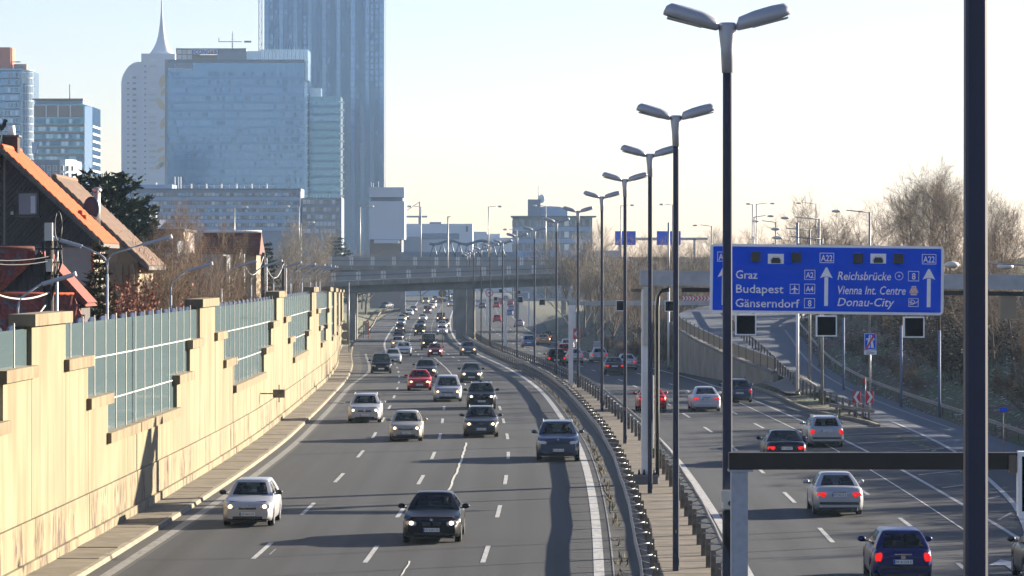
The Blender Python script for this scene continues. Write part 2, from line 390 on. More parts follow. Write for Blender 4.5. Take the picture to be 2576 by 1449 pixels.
# ------------------------------------------------------------------ carriageways, pavement, median
dsR = frange(-40, 1000, 8) + frange(1020, 1600, 20)
struct(strip('motorway_road', dsR, -14.6, 1.35, M['asphalt']))
struct(strip('opposite_carriageway_road', dsR, 3.2, lambda d: EU(d) - .25 if d > 196 else 24.4 if d < 150 else XL(d) + .35 - RX(d) if d < 191 else EU(d), M['asphalt_right']))
struct(strip('gutter_strip', frange(-40, 415, 5), -14.55, -13.55, M['asphalt_old'], .004))
struct(strip('shoulder_strip', frange(-40, 700, 6), .45, 1.30, M['asphalt_old'], .004))
struct(strip('median_ground', frange(-40, 1000, 6), 1.3, 3.25, M['median'], .05))
# ramp deck
dsP = frange(20, 345, 5) + frange(348, 380, 4)
mb = MB(); V = []
for d in dsP: V += [(XL(d) if d > 100 else 15.2, d, ZR(d) + .012 if d > 190 else .012), (XR(d), d, ZR(d) + .012 if d > 190 else .012)]
mb.add(V, [(2*i, 2*i+1, 2*i+3, 2*i+2) for i in range(len(dsP)-1)], 0, True)
struct(mb.build('slip_road', M['asphalt_ramp']))
# on-ramp that joins from the left, beyond the bridge
mb = MB(); V = []
for (x, d, z, w) in [(-75,600,1.2,5),(-52,660,.6,5),(-36,720,-.1,5),(-29,780,-.9,5),(-25.5,840,-1.4,5),(-24,900,-1.4,5)]: V += [(x-w/2, d, z), (x+w/2, d, z)]
mb.add(V, [(2*i, 2*i+1, 2*i+3, 2*i+2) for i in range(5)], 0, True)
struct(mb.build('joining_road', M['asphalt_old']))
# kerb and paved walkway at the foot of the wall
struct(strip('kerb_face', frange(40, 440, 4), -14.60, -14.46, M['kerb'], .14, .13))
mb = MB()
for a, b in zip(frange(40, 440, 4)[:-1], frange(40, 440, 4)[1:]):
    mb.add([road_pt(-14.46, a, .13), road_pt(-14.46, b, .13), road_pt(-14.42, b, 0), road_pt(-14.42, a, 0)], [(3, 2, 1, 0)])
struct(mb.build('kerb_stone', M['kerb']))
wk = struct(strip('walkway_bed', frange(40, 440, 5), -16.0, -14.6, M['seam'], .095))
for i, d in enumerate(frange(60, 420, 2.0)[:-1]):
    mb = MB(); a, b = d + .02, d + 1.98
    for x0, x1, z0, z1 in ((-15.98, -14.62, .0, .14),):
        P = [road_pt(x0, a, 0), road_pt(x1, a, 0), road_pt(x1, b, 0), road_pt(x0, b, 0)]
        j = rnd.uniform(-.012, .012)
        V = [(p[0], p[1], p[2] + .03) for p in P] + [(p[0], p[1], p[2] + .14 + j) for p in P]
        mb.add(V, [(4,5,6,7),(0,1,5,4),(1,2,6,5),(2,3,7,6),(3,0,4,7)])
    mb.build('paving_slab', M['slab'], wk)

# painted markings and joints
mk = MB()
def dash_row(u, d0, d1, per=18, ln=6, off=0, w=.15, h=.008, m=None):
    m = m or mk; d = d0 + off
    while d < d1:
        pts = frange(d, d + ln, 3)
        for a, b in zip(pts[:-1], pts[1:]):
            uu = u if not callable(u) else None
            ua = u(a) if uu is None else u; ub = u(b) if uu is None else u
            m.quad(road_pt(ua-w/2, a, h), road_pt(ua+w/2, a, h), road_pt(ub+w/2, b, h), road_pt(ub-w/2, b, h))
        d += per
def line(u, d0, d1, w=.2, h=.008, m=None, st=5):
    m = m or mk; pts = frange(d0, d1, st)
    for a, b in zip(pts[:-1], pts[1:]):
        ua = u(a) if callable(u) else u; ub = u(b) if callable(u) else u
        m.quad(road_pt(ua-w/2, a, h), road_pt(ua+w/2, a, h), road_pt(ub+w/2, b, h), road_pt(ub-w/2, b, h))
dash_row(-3.4, 46, 900, off=0.2); dash_row(-6.85, 46, 900, off=.2); dash_row(-10.25, 46, 400, off=1.5)
line(0, -40, 1000, .30); line(-10.35, 402, 1000, .25)
struct(mk.build('lane_marking', M['paint']))
mk2 = MB()
line(-13.85, -40, 250, .32, .010, mk2); line(.42, -40, 330, .05, .012, mk2)
line(lambda d: -13.85 + 1.0 * smooth((d-250)/60), 250, 395, .25, .010, mk2)
line(-9.9, 103, 105, .05, .008, mk2)
struct(mk2.build('worn_edge_marking', M['paint_old']))
mk3 = MB(); mk2b = MB()
line(4.2, -40, 1000, .28, .008, mk3); dash_row(7.4, 53.5, 900, off=0, m=mk3); dash_row(10.5, 58, 900, m=mk3)
line(13.45, 20, 900, .16, .008, mk3)
def RI(d): return hermite(np.array([(60,11.5),(100,15.4),(125,18.33),(139,19.4),(160,20.74),(185,21.3),(215,21.2)], float))(d) - RX(d)
line(RI, 70, 214, .2, .02, mk3)
for i in range(13):                                                  # hatching in the gore
    d = 84 + i * 8.5; a, b = 13.75, RI(d + 3) - .3
    if b - a > .5: mk2b.quad(road_pt(a, d - 1.4, .018), road_pt(b, d + 2.2, .018), road_pt(b, d + 2.7, .018), road_pt(a, d - .9, .018))
for i in range(1):                                                   # lane arrow
    c = px_on_ground(2545, 1428); u0 = c[0] - RX(c[1]); d0 = c[1]
    A = [(-.12,-2.6),(.12,-2.6),(.12,.6),(.6,.6),(0,2.6),(-.6,.6),(-.12,.6)]
    mk3.add([road_pt(u0 + x, d0 + y, .018) for x, y in A], [(0,1,2,6),(3,4,5)])
struct(mk3.build('opposite_lane_marking', M['paint'])); struct(mk2b.build('gore_hatching', M['paint_old']))
mk4 = MB()
pts = [(XR(d) - .95, d, ZR(d) + .02) for d in frange(90, 305, 5)]
for a, b in zip(pts[:-1], pts[1:]): mk4.quad((a[0]-.1, a[1], a[2]), (a[0]+.1, a[1], a[2]), (b[0]+.1, b[1], b[2]), (b[0]-.1, b[1], b[2]))
struct(mk4.build('slip_road_marking', M['paint_old']))
mk5 = MB()                                                           # wandering sealed cracks
cr = [px_on_ground(x, y) for x, y in [(1012,1449),(1030,1412)]]
cr2 = [px_on_ground(x, y) for x, y in [(1128,1234),(1140,1208),(1148,1190),(1156,1168),(1163,1150),(1168,1132),(1173,1114)]]
cr3 = [px_on_ground(x, y) for x, y in [(1145,955),(1128,932),(1108,913),(1092,900)]]
for c, w in ((cr, .05), (cr2, .09), (cr3, .10)):
    P = []
    for a, b in zip(c[:-1], c[1:]):
        for k in range(5): P.append((a[0]+(b[0]-a[0])*k/5 + rnd.uniform(-.03,.03), a[1]+(b[1]-a[1])*k/5))
    P.append(c[-1])
    for a, b in zip(P[:-1], P[1:]): mk5.quad((a[0]-w/2, a[1], zg(a[1])+.012), (a[0]+w/2, a[1], zg(a[1])+.012), (b[0]+w/2, b[1], zg(b[1])+.012), (b[0]-w/2, b[1], zg(b[1])+.012))
line(12.1, 108, 230, .07, .012, mk5)
struct(mk5.build('sealed_crack', M['seam_light']))
mk6 = MB()                                                           # thin dark transverse lines at the carriageway edge
for d in frange(70, 260, 2.6):
    if rnd.random() < .75:
        a = rnd.uniform(-1.6, .3); mk6.quad(road_pt(a, d, .014), road_pt(1.25, d, .014), road_pt(1.25, d+.05, .014), road_pt(a, d+.05, .014))
struct(mk6.build('transverse_line', M['seam']))
mk7 = MB()
for d in frange(60, 300, 2.0): mk7.quad(road_pt(1.35, d, .056), road_pt(3.2, d, .056), road_pt(3.2, d+.06, .056), road_pt(1.35, d+.06, .056))
for a, b in zip(frange(120, 330, 3)[:-1], frange(120, 330, 3)[1:]):
    wv = lambda d: .55 + .10*math.sin(d*.31) + .06*math.sin(d*.9)
    mk7.quad(road_pt(wv(a), a, .016), road_pt(wv(a)+.07, a, .016), road_pt(wv(b)+.07, b, .016), road_pt(wv(b), b, .016))
struct(mk7.build('median_joint', M['seam']))
# dry weeds along the shoulder joint: countless, one object
wd = MB()
for d in frange(70, 330, .55):
    if rnd.random() < .72: continue
    for k in range(rnd.randint(2, 6)):
        u = .62 + rnd.gauss(0, .08); a = rnd.uniform(0, 6.28); h = rnd.uniform(.06, .28); p = Vector(road_pt(u, d + rnd.uniform(-.3,.3), .01)); q = Vector((math.cos(a), math.sin(a), 0))
        wd.add([p - q*.03, p + q*.03, p + q*rnd.uniform(-.1,.1) + Vector((rnd.uniform(-.1,.1), 0, h))], [(0,1,2)])
M['weed'] = mat('dry_weed', (.16,.10,.05), .9, col2=(.10,.11,.035), scale=.7)
tag(wd.build('dry_weeds', M['weed']), kind='stuff')
# storm drains beside the kerb
def drain(x, y, lab):
    c = px_on_ground(x, y); t = thing('drain_grate', lab, 'drain', (c[0], c[1], .006), 0, 'drain grates along the left kerb')
    m = MB()
    for k in range(8): m.box((-.42 + k*.12, 0, .01), (.05, .9, .02))
    m.build('bar', M['steel_dark'], t); MB().box((0, 0, .002), (1.0, 1.0, .008)).build('frame', M['black'], t)
drain(236, 1428, 'dark drain grate at the kerb nearest the camera'); drain(597, 1187, 'drain grate at the kerb beside the silver hatchback')
drain(474, 1271, 'drain grate at the kerb left of the silver hatchback'); drain(848, 1014, 'drain grate at the kerb beyond the wagon')

# ------------------------------------------------------------------ the noise wall on the left
WU = -16.0
def wall_x(d): return RX(d) + WU
def px_wall(px):
    lo, hi = 60.0, 470.0
    for _ in range(50):
        m = (lo + hi) / 2
        if 1288 + F * wall_x(m) / m < px: lo = m
        else: hi = m
    return lo
STEPS = [(-400,2.9),(-160,4.2),(8,5.55),(80,7.0),(166,5.55),(222,4.2),(272,2.9),(445,4.15),(478,5.4),(503,7.0),(541,5.5),(563,4.2),(588,2.9),(664,4.15),(682,5.4),(696,7.0),(714,5.5),(725,4.2),(737,2.9),
 (772,4.15),(779,5.4),(785,7.05),(796,5.5),(802,4.2),(807,2.9),(820,4.15),(824,5.4),(827,7.1),(834,2.9),(841,7.1),(847,2.9),(852,7.1),(856,2.9),(861,7.1),(864.5,2.9),(866.5,7.1),(868,None)]
segs = []
for (p0, z), (p1, _) in zip(STEPS[:-1], STEPS[1:]):
    segs.append((px_wall(p0), px_wall(p1), z))
WROOT = (wall_x(80), 80, 0)
wall = thing('noise_wall', 'long cream concrete noise wall with stepped glazed openings along the left of the motorway', 'wall', WROOT)
def wall_block(name, d0, d1, z0, z1, x0, x1, mat_, ch=.0):
    m = MB(); R4 = []
    for d in (d0, d1):
        X = wall_x(d); g = zg(d)
        R4.append([(X + x0, d, z0 + g), (X + x1, d, z0 + g), (X + x1, d, z1 + g), (X + x0, d, z1 + g)])
    m.loft(R4, True, 0, False); mb_rel(m, WROOT)
    return m.build(name, mat_, wall)
for (a, b, z) in segs:
    n = max(1, round((b - a) / 5.3))
    for k in range(n):
        p, q = a + (b - a) * k / n, a + (b - a) * (k + 1) / n
        j = rnd.uniform(-.008, .008)
        wall_block('concrete_panel', p + .022, q - .022, 1.57, z, -.45, 0 + j, M['wall'])
        wall_block('coping_stone', p + .01 - (.35 if k == 0 else 0), q - .01 + (.35 if k == n-1 else 0), z + .002, z + .34, -.60, .16, M['cap'])
for p, q in zip(frange(60, 445, 5.3)[:-1], frange(60, 445, 5.3)[1:]):
    wall_block('base_panel', p + .022, q - .022, .0, 1.54, -.45, .035 + rnd.uniform(-.006, .006), M['wall'])
    wall_block('plinth', p + .004, q - .004, .1, .42, .04, .16, M['wall'])
# glazing: mullions every 2.58 m, rails at the step heights, one pane per field
def low_at(d):
    for (a, b, z) in segs:
        if a <= d < b: return z
    return 7.0
def open_at(d): return low_at(d) < 6.9
d = px_wall(188) - 2.585 * 14
pitch = 2.585; k = 0
mull_mb = {}
while d < 430:
    e = d + pitch
    if open_at((d + e) / 2):
        zl = max(low_at(d + .3), low_at(e - .3)) if min(low_at(d+.3), low_at(e-.3)) > 6.8 else min(z for z in (low_at(d + .2), low_at((d+e)/2), low_at(e - .2)))
        cuts = [zl + .3] + [c for c in (4.3, 5.75) if c > zl + .9] + [6.95]
        for z0, z1 in zip(cuts[:-1], cuts[1:]):
            wall_block('glass_pane', d + .03, e - .03, z0 + .02, z1 - .02, -.16, -.14, M['noiseglass'])
        if d < 330:
            m = MB(); poly = [(-1.05*math.cos(t), .27*math.sin(t)) for t in [math.pi * i / 8 for i in range(9)]]
            m.prism(poly, -.42, -.36, 'x'); o = m.build('top_shield', M['shield'], wall, (wall_x(d + pitch/2) - WROOT[0], d + pitch/2 - WROOT[1], 6.78 + zg(d)))
        for c in cuts[1:-1]: wall_block('transom', d + .03, e - .03, c - .02, c + .02, -.14, -.11, M['alu'])
    if open_at(d) or open_at(d - .4):
        zl = min(low_at(d - .2), low_at(d + .2))
        wall_block('mullion', d - .04, d + .04, zl + .3, 7.12, -.15, -.115, M['alu'])
    d = e; k += 1
# the sign bracket on the wall
dS = px_wall(655); t = thing('wall_sign', 'small dark board on a bracket arm fixed to the noise wall', 'sign', (wall_x(dS), dS, 2.25))
MB().box((.45, 0, 0), (.95, .06, .06)).build('arm', M['steel_dark'], t)
MB().bevbox((.95, -.02, 0), (.62, .08, .42), .02).build('board', M['steel_dark'], t)
MB().box((.95, .05, 0), (.05, .05, .9)).build('upright', M['steel_dark'], t)

# ------------------------------------------------------------------ guard rails
def rail_profile(sgn):
    P = [(0,.75),(.04,.735),(.05,.70),(0,.655),(0,.63),(.05,.585),(.04,.55),(0,.535),(-.012,.535),(.025,.56),(.036,.585),(-.014,.625),(-.014,.66),(.036,.70),(.025,.725),(-.012,.75)]
    return [(x * sgn, z) for x, z in P]
post_me = {}
def post_mesh(kind):
    if kind not in post_me:
        m = MB()
        if kind == 'plain': m.box((0,0,.38),(.07,.12,.80)); 
        else:
            m.box((-.06,0,.40),(.014,.10,.86)); m.box((.06,0,.40),(.014,.10,.86)); m.box((0,-.045,.40),(.12,.014,.86))
        post_me[kind] = m.mesh('guard_rail_post', M['steel_dark'])
    return post_me[kind]
def spacer_mesh(key, dx):
    k = ('sp', key, round(dx, 2))
    if k not in post_me:
        m = MB()
        m.tube([(0,-.25,.70),(dx,.0,.66)], .018, 5); m.tube([(0,.25,.70),(dx,0,.66)], .018, 5); m.tube([(0,0,.42),(dx,0,.56)], .02, 5)
        post_me[k] = m.mesh('spacer', M['steel'])
    return post_me[k]
def guard_rail(label, fx, fz, ds, face, post_dx, step, kind='plain', wob=0.0, mat_=None, group='motorway guard rails', two=False):
    root = (fx(ds[0]), ds[0], fz(ds[0])); t = thing('guard_rail', label, 'guard rail', root, 0, group)
    m = MB(); rings = []
    for d in ds:
        w = wob * (math.sin(d * .23) + .6 * math.sin(d * .61 + 1)); h = wob * .5 * math.sin(d * .31)
        rings.append([(fx(d) + x + w, d, fz(d) + z + h) for x, z in rail_profile(face)])
    m.loft(rings, True, 0, False); mb_rel(m, root); m.build('beam', mat_ or M['rail'], t)
    d = ds[0] + step / 2
    while d < ds[-1]:
        inst('post', post_mesh(kind), t, (fx(d) + post_dx - root[0], d - root[1], fz(d) - root[2]))
        if abs(post_dx) > .2: inst('spacer', spacer_mesh(kind, -post_dx), t, (fx(d) + post_dx - root[0], d - root[1], fz(d) - root[2]))
        d += step
    return t
guard_rail('bent steel guard rail on the left edge of the median, next to the oncoming lanes', lambda d: RX(d) + 1.10, lambda d: zg(d) + .05, frange(40, 640, 4), -1, .42, 4.0, 'sigma', .02)
guard_rail('steel guard rail on the right edge of the median, next to the departing lanes', lambda d: RX(d) + 3.55, lambda d: zg(d) + .05, frange(40, 640, 4), 1, -.42, 4.0, 'sigma', .02)
guard_rail('long steel guard rail along the wooded outer bank of the slip road', lambda d: XR(d) + .35, lambda d: ZR(d) + .03, frange(100, 345, 3), -1, .12, 4.0)
guard_rail('steel guard rail on the inner edge of the rising slip road', lambda d: hermite(np.array([(193,20.1),(215,19.5),(268,20.0),(300,19.8),(340,20.5)], float))(d), lambda d: ZR(d) + .05, frange(193, 338, 3), 1, -.10, 3.0, 'sigma')
guard_rail('short low guard rail end at the gravel nose of the slip road', lambda d: RX(d) + 15.9 + (198 - d) * .16, lambda d: .03, frange(190, 199, 3), -1, .10, 3.0)
guard_rail('sunlit guard rail left of the joining lane beyond the bridge', lambda d: RX(d) - 13.6 - smooth((d - 560) / 260) * 2.5, lambda d: zg(d), frange(545, 850, 6), 1, -.2, 6.0, 'plain')

# retaining wall of the slip road with parapet railing
RT = (XL(252) - .3, 252, 0); rw = thing('retaining_wall', 'grey retaining wall carrying the slip road, streaked below its dark parapet fence', 'wall', RT)
dW = frange(250, 312, 3.1)
for a, b in zip(dW[:-1], dW[1:]):
    m = MB(); Q = []
    for d in (a + .01, b - .01):
        x = XL(d) - .15; Q.append([(x-.35, d, zg(d)-.2), (x, d, zg(d)-.2), (x, d, ZR(d)+.12), (x-.35, d, ZR(d)+.12)])
    m.loft(Q, True, 0, False); mb_rel(m, RT); m.build('concrete_panel', M['concrete'], rw)
    m = MB(); Q = []
    for d in (a, b):
        x = XL(d) - .15; Q.append([(x-.5, d, ZR(d)+.13), (x+.05, d, ZR(d)+.13), (x+.05, d, ZR(d)+.34), (x-.5, d, ZR(d)+.34)])
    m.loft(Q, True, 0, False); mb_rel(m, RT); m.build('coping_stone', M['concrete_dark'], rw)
    m = MB(); Q = []
    for d in (a + .06, b - .06):
        x = XL(d) - .38; Q.append([(x-.03, d, ZR(d)+.42), (x, d, ZR(d)+.42), (x, d, ZR(d)+1.25), (x-.03, d, ZR(d)+1.25)])
    m.loft(Q, True, 0, False); mb_rel(m, RT); m.build('fence_panel', M['steel_dark'], rw)
    inst('fence_post', MB().box((0,0,.6),(.08,.08,1.3)).mesh('fence_post', M['steel_dark']) if 'fp' not in post_me else post_me['fp'], rw, (XL(a)-.42-RT[0], a-RT[1], ZR(a)+.2))
    if 'fp' not in post_me: post_me['fp'] = rw.children[-1].data
m = MB()
m.tube([(XL(d) - .39, d, ZR(d) + 1.3) for d in frange(250, 312, 4)], .05, 6); mb_rel(m, RT); m.build('handrail', M['steel'], rw)
# gravel heap and kerb at the nose
kb = MB()
for a, b in zip(frange(186, 312, 4)[:-1], frange(186, 312, 4)[1:]):
    ua, ub = EU(a) - .2, EU(b) - .2
    kb.loft([[road_pt(ua, a, -.05), road_pt(ua+.2, a, -.05), road_pt(ua+.2, a, .14), road_pt(ua, a, .14)], [road_pt(ub, b, -.05), road_pt(ub+.2, b, -.05), road_pt(ub+.2, b, .14), road_pt(ub, b, .14)]], True, 0, False)
struct(kb.build('nose_kerb', M['kerb']))
M['gravel'] = mat('gravel', (.13, .125, .12), .95, var=.35, scale=12, bump=.6, detail=9)
gh = MB(); Vg = []; c0 = px_on_ground(1995, 985)
for i in range(9):
    for j in range(9):
        x, y = (i - 4) / 4, (j - 4) / 4; r = min(1, math.hypot(x, y)); Vg.append((c0[0] + .3 + x * 1.7, c0[1] + y * 12, .2 + 1.25 * (1 - r) ** 1.3 + .05 * rnd.random()))
gh.add(Vg, [(i*9+j, i*9+j+1, (i+1)*9+j+1, (i+1)*9+j) for i in range(8) for j in range(8)], 0, True)
tag(gh.build('gravel_heap', M['gravel']), kind='stuff')
# ------------------------------------------------------------------ double headed lamps in the median
def lamp_proto(h):
    t = thing('street_lamp', '', 'street lamp')
    m = MB(); m.loft([[(x*r, y*r, z) for x, y in ((-.75,-1),(.75,-1),(1,-.75),(1,.75),(.75,1),(-.75,1),(-1,.75),(-1,-.75))] for z, r in ((0,.092),(.5,.088),(h-.85,.078))], True, 0, False); m.build('pole', M['pole'], t)
    m = MB(); m.loft([[(math.cos(a)*r, math.sin(a)*r, z) for a in [2*math.pi*k/8 for k in range(8)]] for z, r in ((h-.86,.098),(h-.45,.115),(h-.06,.16),(h+.02,.14))], True, 0, True)
    m.build('neck', M['lamp'], t)
    m = MB(); m.box((0,0,.9),(.12,.02,.35)); m.build('access_door', M['pole'], t, (0,-.088,0))
    for s in (-1, 1):
        m = MB(); rings = []
        for q, wz, wb, ww in ((.16,.07,.04,.10),(.20,.17,.06,.18),(.45,.21,.07,.22),(.75,.22,.06,.22),(.98,.21,.04,.21),(1.07,.14,.02,.18),(1.12,.03,.0,.12)):
            z0 = (q - .2) * .26
            rings.append([(s*q, -ww, z0-.02), (s*q, -ww*.8, z0+wz*.75), (s*q, -ww*.3, z0+wz), (s*q, ww*.3, z0+wz), (s*q, ww*.8, z0+wz*.75), (s*q, ww, z0-.02), (s*q, ww*.6, z0-wb), (s*q, -ww*.6, z0-wb)])
        if s < 0: rings = [r[::-1] for r in rings]
        m.loft(rings, True, 0, True); hd = m.build('lamp_head', M['lamp'], t, (0,0,h-.05))
        m = MB(); m.prism([(s*.45,.03),(s*1.06,.19),(s*1.06,.165),(s*.45,.005)][::s], -.15, .15, 'y'); m.build('cover', M['lampglass'], hd, (0,0,-.02))
        m = MB(); m.tube([(s*.05,0,-.02),(s*.24,0,.02)], .045, 8); m.build('arm', M['lamp'], t, (0,0,h-.05))
    return t
LAMPS = [(25,3.39,None),(60,3.78,None),(97,4.65,None),(130,5.25,None),(167,5.52,None),(206,5.42,None),(250,4.83,None),(286,3.72,None),(322,2.12,None),(357,.52,None),(399,-1.1,None),(430,-2.75,None),(465,-4.2,None),(500,-5.6,None),(540,-6.7,None),(580,-7.6,None)]
LNAMES = ['thick dark post in the right foreground, its lamp heads above the picture', 'tallest fully visible double-armed lamp post, standing before the big blue sign', 'second double-armed lamp post counting from the tallest one', 'third double-armed lamp post from the tallest, beside the white gantry leg',
 'fourth double-armed lamp post from the tallest, in the median', 'fifth double-armed lamp post from the tallest, in the median', 'sixth double-armed lamp post from the tallest, in the median', 'seventh double-armed lamp post from the tallest, in the median', 'eighth double-armed lamp post from the tallest, in the median', 'ninth double-armed lamp post from the tallest, in the median',
 'tenth double-armed lamp post from the tallest, before the bridges', 'eleventh double-armed lamp post from the tallest, before the bridges', 'hazy double-armed lamp post right before the near bridge', 'hazy double-armed lamp post just behind the bridge columns', 'faint double-armed lamp post seen between the two bridges', 'faintest double-armed lamp post, beyond the bridges']
lp0 = lamp_proto(12.9)
for i, (d, x, _) in enumerate(LAMPS):
    o = lp0 if i == 0 else copy_tree(lp0)
    h = 12.9
    o.location = (x, d, zg(d) + .05 if d > 30 else .05); o['label'] = LNAMES[i]; o['group'] = 'double headed lamps in the median'
    o.rotation_euler.z = -heading(d) * .5
    if i in (2, 5, 4):
        zz = {2: CAM_Z - (1343-672)*97/F, 4: CAM_Z - (1030-672)*167/F, 5: CAM_Z-(1030-672)*206/F}[i]
        b = MB().tube([(0,0,-.08),(0,0,.08)], .091, 10).build('number_band', M['yellow'], o, (0,0,zz-.05))

# camera box strapped to the lamp post
t = thing('sensor_box', 'cream sensor box with hood strapped to the tallest lamp post, cables hanging below', 'sensor box', (3.78, 59.85, CAM_Z - (1262-672)*59.8/F))
M['cream'] = mat('cream_plastic', (.50,.48,.42), .5, var=.1)
MB().bevbox((0,0,0), (.20,.34,.26), .015).build('housing', M['cream'], t)
MB().box((0,-.17,.05), (.25,.05,.20)).build('hood', M['cream'], t, (0,.02,.06))
m = MB(); m.tube([(0,-.17,-.02),(0,-.2,-.02)], .05, 10); m.build('lens', M['black'], t, (.04,0,0))
m = MB()
for k in range(5): m.tube([(-.06+.03*k,-.13,-.13),(-.07+.035*k,-.16,-.4),(-.05+.02*k,-.15,-.75-.05*k)], .012, 5)
m.build('cable', M['black'], t)
m = MB(); m.tube([(-.16,-.1,-.16),(.1,-.13,-.12)], .012, 5); m.build('strap', M['steel'], t)

# ------------------------------------------------------------------ gantries and signs
def matrix_sign(label, x, d, z, s=.82, group='square lane control displays', rim=.05):
    t = thing('lane_display', label, 'display', (x, d, z), 0, group)
    MB().box((0,0,0), (s-2*rim, .10, s-2*rim)).build('screen', M['blackscreen'], t)
    m = MB()
    h = s/2
    m.box((0,.02,h-rim/2),(s,.20,rim)); m.box((0,.02,-h+rim/2),(s,.20,rim)); m.box((-h+rim/2,.02,0),(rim,.196,s-2*rim)); m.box((h-rim/2,.02,0),(rim,.196,s-2*rim))
    m.build('frame', M['signwhite'], t)
    MB().box((0,.13,0),(s*.92,.06,s*.92)).build('housing', M['gantry'], t)
    return t
# near gantry with the brown beam
G0 = (3.72, 56, .05); zb = CAM_Z - (1167-672)*56/F
t = thing('sign_gantry', 'near gantry of a grey rusting post and dark brown beam in the right foreground', 'gantry', G0)
MB().box((0,0,(zb-.14)/2), (.27,.27,zb-.14)).build('post', M['post_grey'], t)
MB().box((7.4,0,0), (15.1,.22,.275)).build('beam', M['bronze'], t, (-.02,0,zb-.0))
MB().box((0,0,0), (.40,.34,.03)).build('cap_plate', M['post_grey'], t, (.02,0,zb-.155))
m = MB(); m.box((0,0,.02),(.5,.5,.04)); m.build('base_plate', M['steel_dark'], t)
zc = CAM_Z - (1215-672)*56/F; xs = (2595-1288)*56/F
tag(MB().box((0,0,0),(.01,.01,.01)).build('bolt', M['steel_dark'], t, (0,-.13,zb-.2)), None)
s0 = thing('variable_sign', 'tall electronic sign hanging from the brown beam at the right edge', 'display', (xs, 55.82, zc), 0)
MB().box((0,0,0),(.40,.12,.90)).build('screen', M['blackscreen'], s0)
m = MB(); m.box((0,0,.49),(.5,.22,.08)); m.box((0,0,-.49),(.5,.22,.08)); m.box((-.23,0,0),(.06,.216,.9)); m.box((.23,0,0),(.06,.216,.9)); m.build('frame', M['signwhite'], s0)
m = MB(); m.box((-.33,.05,.32),(.12,.1,.28)); m.build('bracket', M['steel_dark'], s0)

# the big blue sign and its gantry
DG = 136.0; S = .003953
SX = (1786-1288)*DG/F; SZ = CAM_Z - (613-672)*DG/F
gx = (1626-1288)*DG/F
gt = thing('sign_gantry', 'grey box beam gantry on a white leg carrying the big blue direction sign', 'gantry', (gx, DG, .05))
ztop = CAM_Z - (683-672)*DG/F; zbot = CAM_Z - (721-672)*DG/F
def tilt(o): o.rotation_euler = (0, .012, 0); return o
tilt(MB().box((9.0,0,0),(18.4,.45,ztop-zbot)).build('beam', M['gantry'], gt, (-.05,0,(ztop+zbot)/2)))
tilt(MB().box((9.2,0,0),(17.4,.16,.18)).build('cable_tray', M['bronze'], gt, (.9,-.05,zbot-.17)))
MB().bevbox((0,0,zbot/2-.1),(.40,.40,zbot-.1),.03).build('leg', M['white'], gt)
MB().bevbox((.02,-.30,0),(.26,.2,2.3),.02).build('cabinet', M['cream'], gt, (-.02,0,6.7))
MB().bevbox((.17,-.30,0),(.24,.2,2.9),.02).build('cabinet', M['cream'], gt, (0,0,2.9))
m = MB()
for z in (zbot-.2, zbot-1.8): m.box((-.25,-.05,z),(.75,.1,.12))
m.build('bracket', M['steel_dark'], gt)
m = MB(); P = [(.9,-.1,zbot-.17),(.62,-.12,zbot-.2),(.45,-.14,zbot-.45),(.42,-.15,zbot-.9),(.42,-.15,3),(.42,-.15,.3)]
m.tube(P, .09, 8); m.build('conduit', M['black'], gt)
m = MB(); m.bevbox((0,0,.2),(1.0,.9,.42),.06); m.build('footing', M['concrete_dark'], gt)
m = MB()
for k in range(4): m.tube([(-.3+.2*k,-.33,.4),(-.3+.2*k,-.33,.62)], [.06,.03], 8)
m.build('anchor_bolt', M['black'], gt)
SW, SH = (2537-189)*S, 2.74
sg = thing('direction_sign', 'large blue motorway direction sign reading Graz, Budapest, Vienna Int. Centre and Donau-City', 'road sign', (SX, DG-.30, SZ))
sg.rotation_euler = (0, .012, 0)
r_ = .18
def rrect(x0, z0, x1, z1, r, n=4):
    P = []
    for cx, cz, a0 in ((x1-r, z1-r, 0), (x0+r, z1-r, 90), (x0+r, z0+r, 180), (x1-r, z0+r, 270)):
        P += [(cx + r*math.cos(R_(a0+90*i/n)), cz + r*math.sin(R_(a0+90*i/n))) for i in range(n+1)]
    return P
m = MB(); m.prism(rrect(0,-SH,SW,0,r_), 0, .10, 'y'); m.build('border', M['signwhite'], sg)
m = MB(); m.prism(rrect(.115,-SH+.105,SW-.115,-.10,.05), -.012, .0, 'y'); m.build('panel', M['signblue'], sg)
def L(cx, cz): return ((cx-189)*S, -(cz-130-(cx-190)*.012)*S)
def box_frame(cx0, cz0, cx1, cz1, w=.022, name='number_frame'):
    x0, z1 = L(cx0, cz0); x1, z0 = L(cx1, cz1); m = MB(); y = -.016
    m.box(((x0+x1)/2,y,z1-w/2),(x1-x0,.008,w)); m.box(((x0+x1)/2,y,z0+w/2),(x1-x0,.008,w)); m.box((x0+w/2,y,(z0+z1)/2),(w,.008,z1-z0-2*w)); m.box((x1-w/2,y,(z0+z1)/2),(w,.008,z1-z0-2*w))
    return m.build(name, M['signwhite'], sg)
def stext(body, cx0, base, cx1, cap, shear=0, parent=sg, mt=None):
    x, z = L(cx0, base); return text(body, cap*S/.72, parent, (x, -.018, z), mt or M['signwhite'], width=(cx1-cx0)*S, shear=shear, bold=.004)
for b, x0, y, x1 in (('Graz',443,480,662),('Budapest',443,622,920),('Gänserndorf',443,765,1085)): stext(b, x0, y, x1, 86)
for b, x0, y, x1 in (('Reichsbrücke',1462,492,2000),('Vienna Int. Centre',1462,635,2142),('Donau-City',1462,755,2035)): stext(b, x0, y, x1, 86, .22)
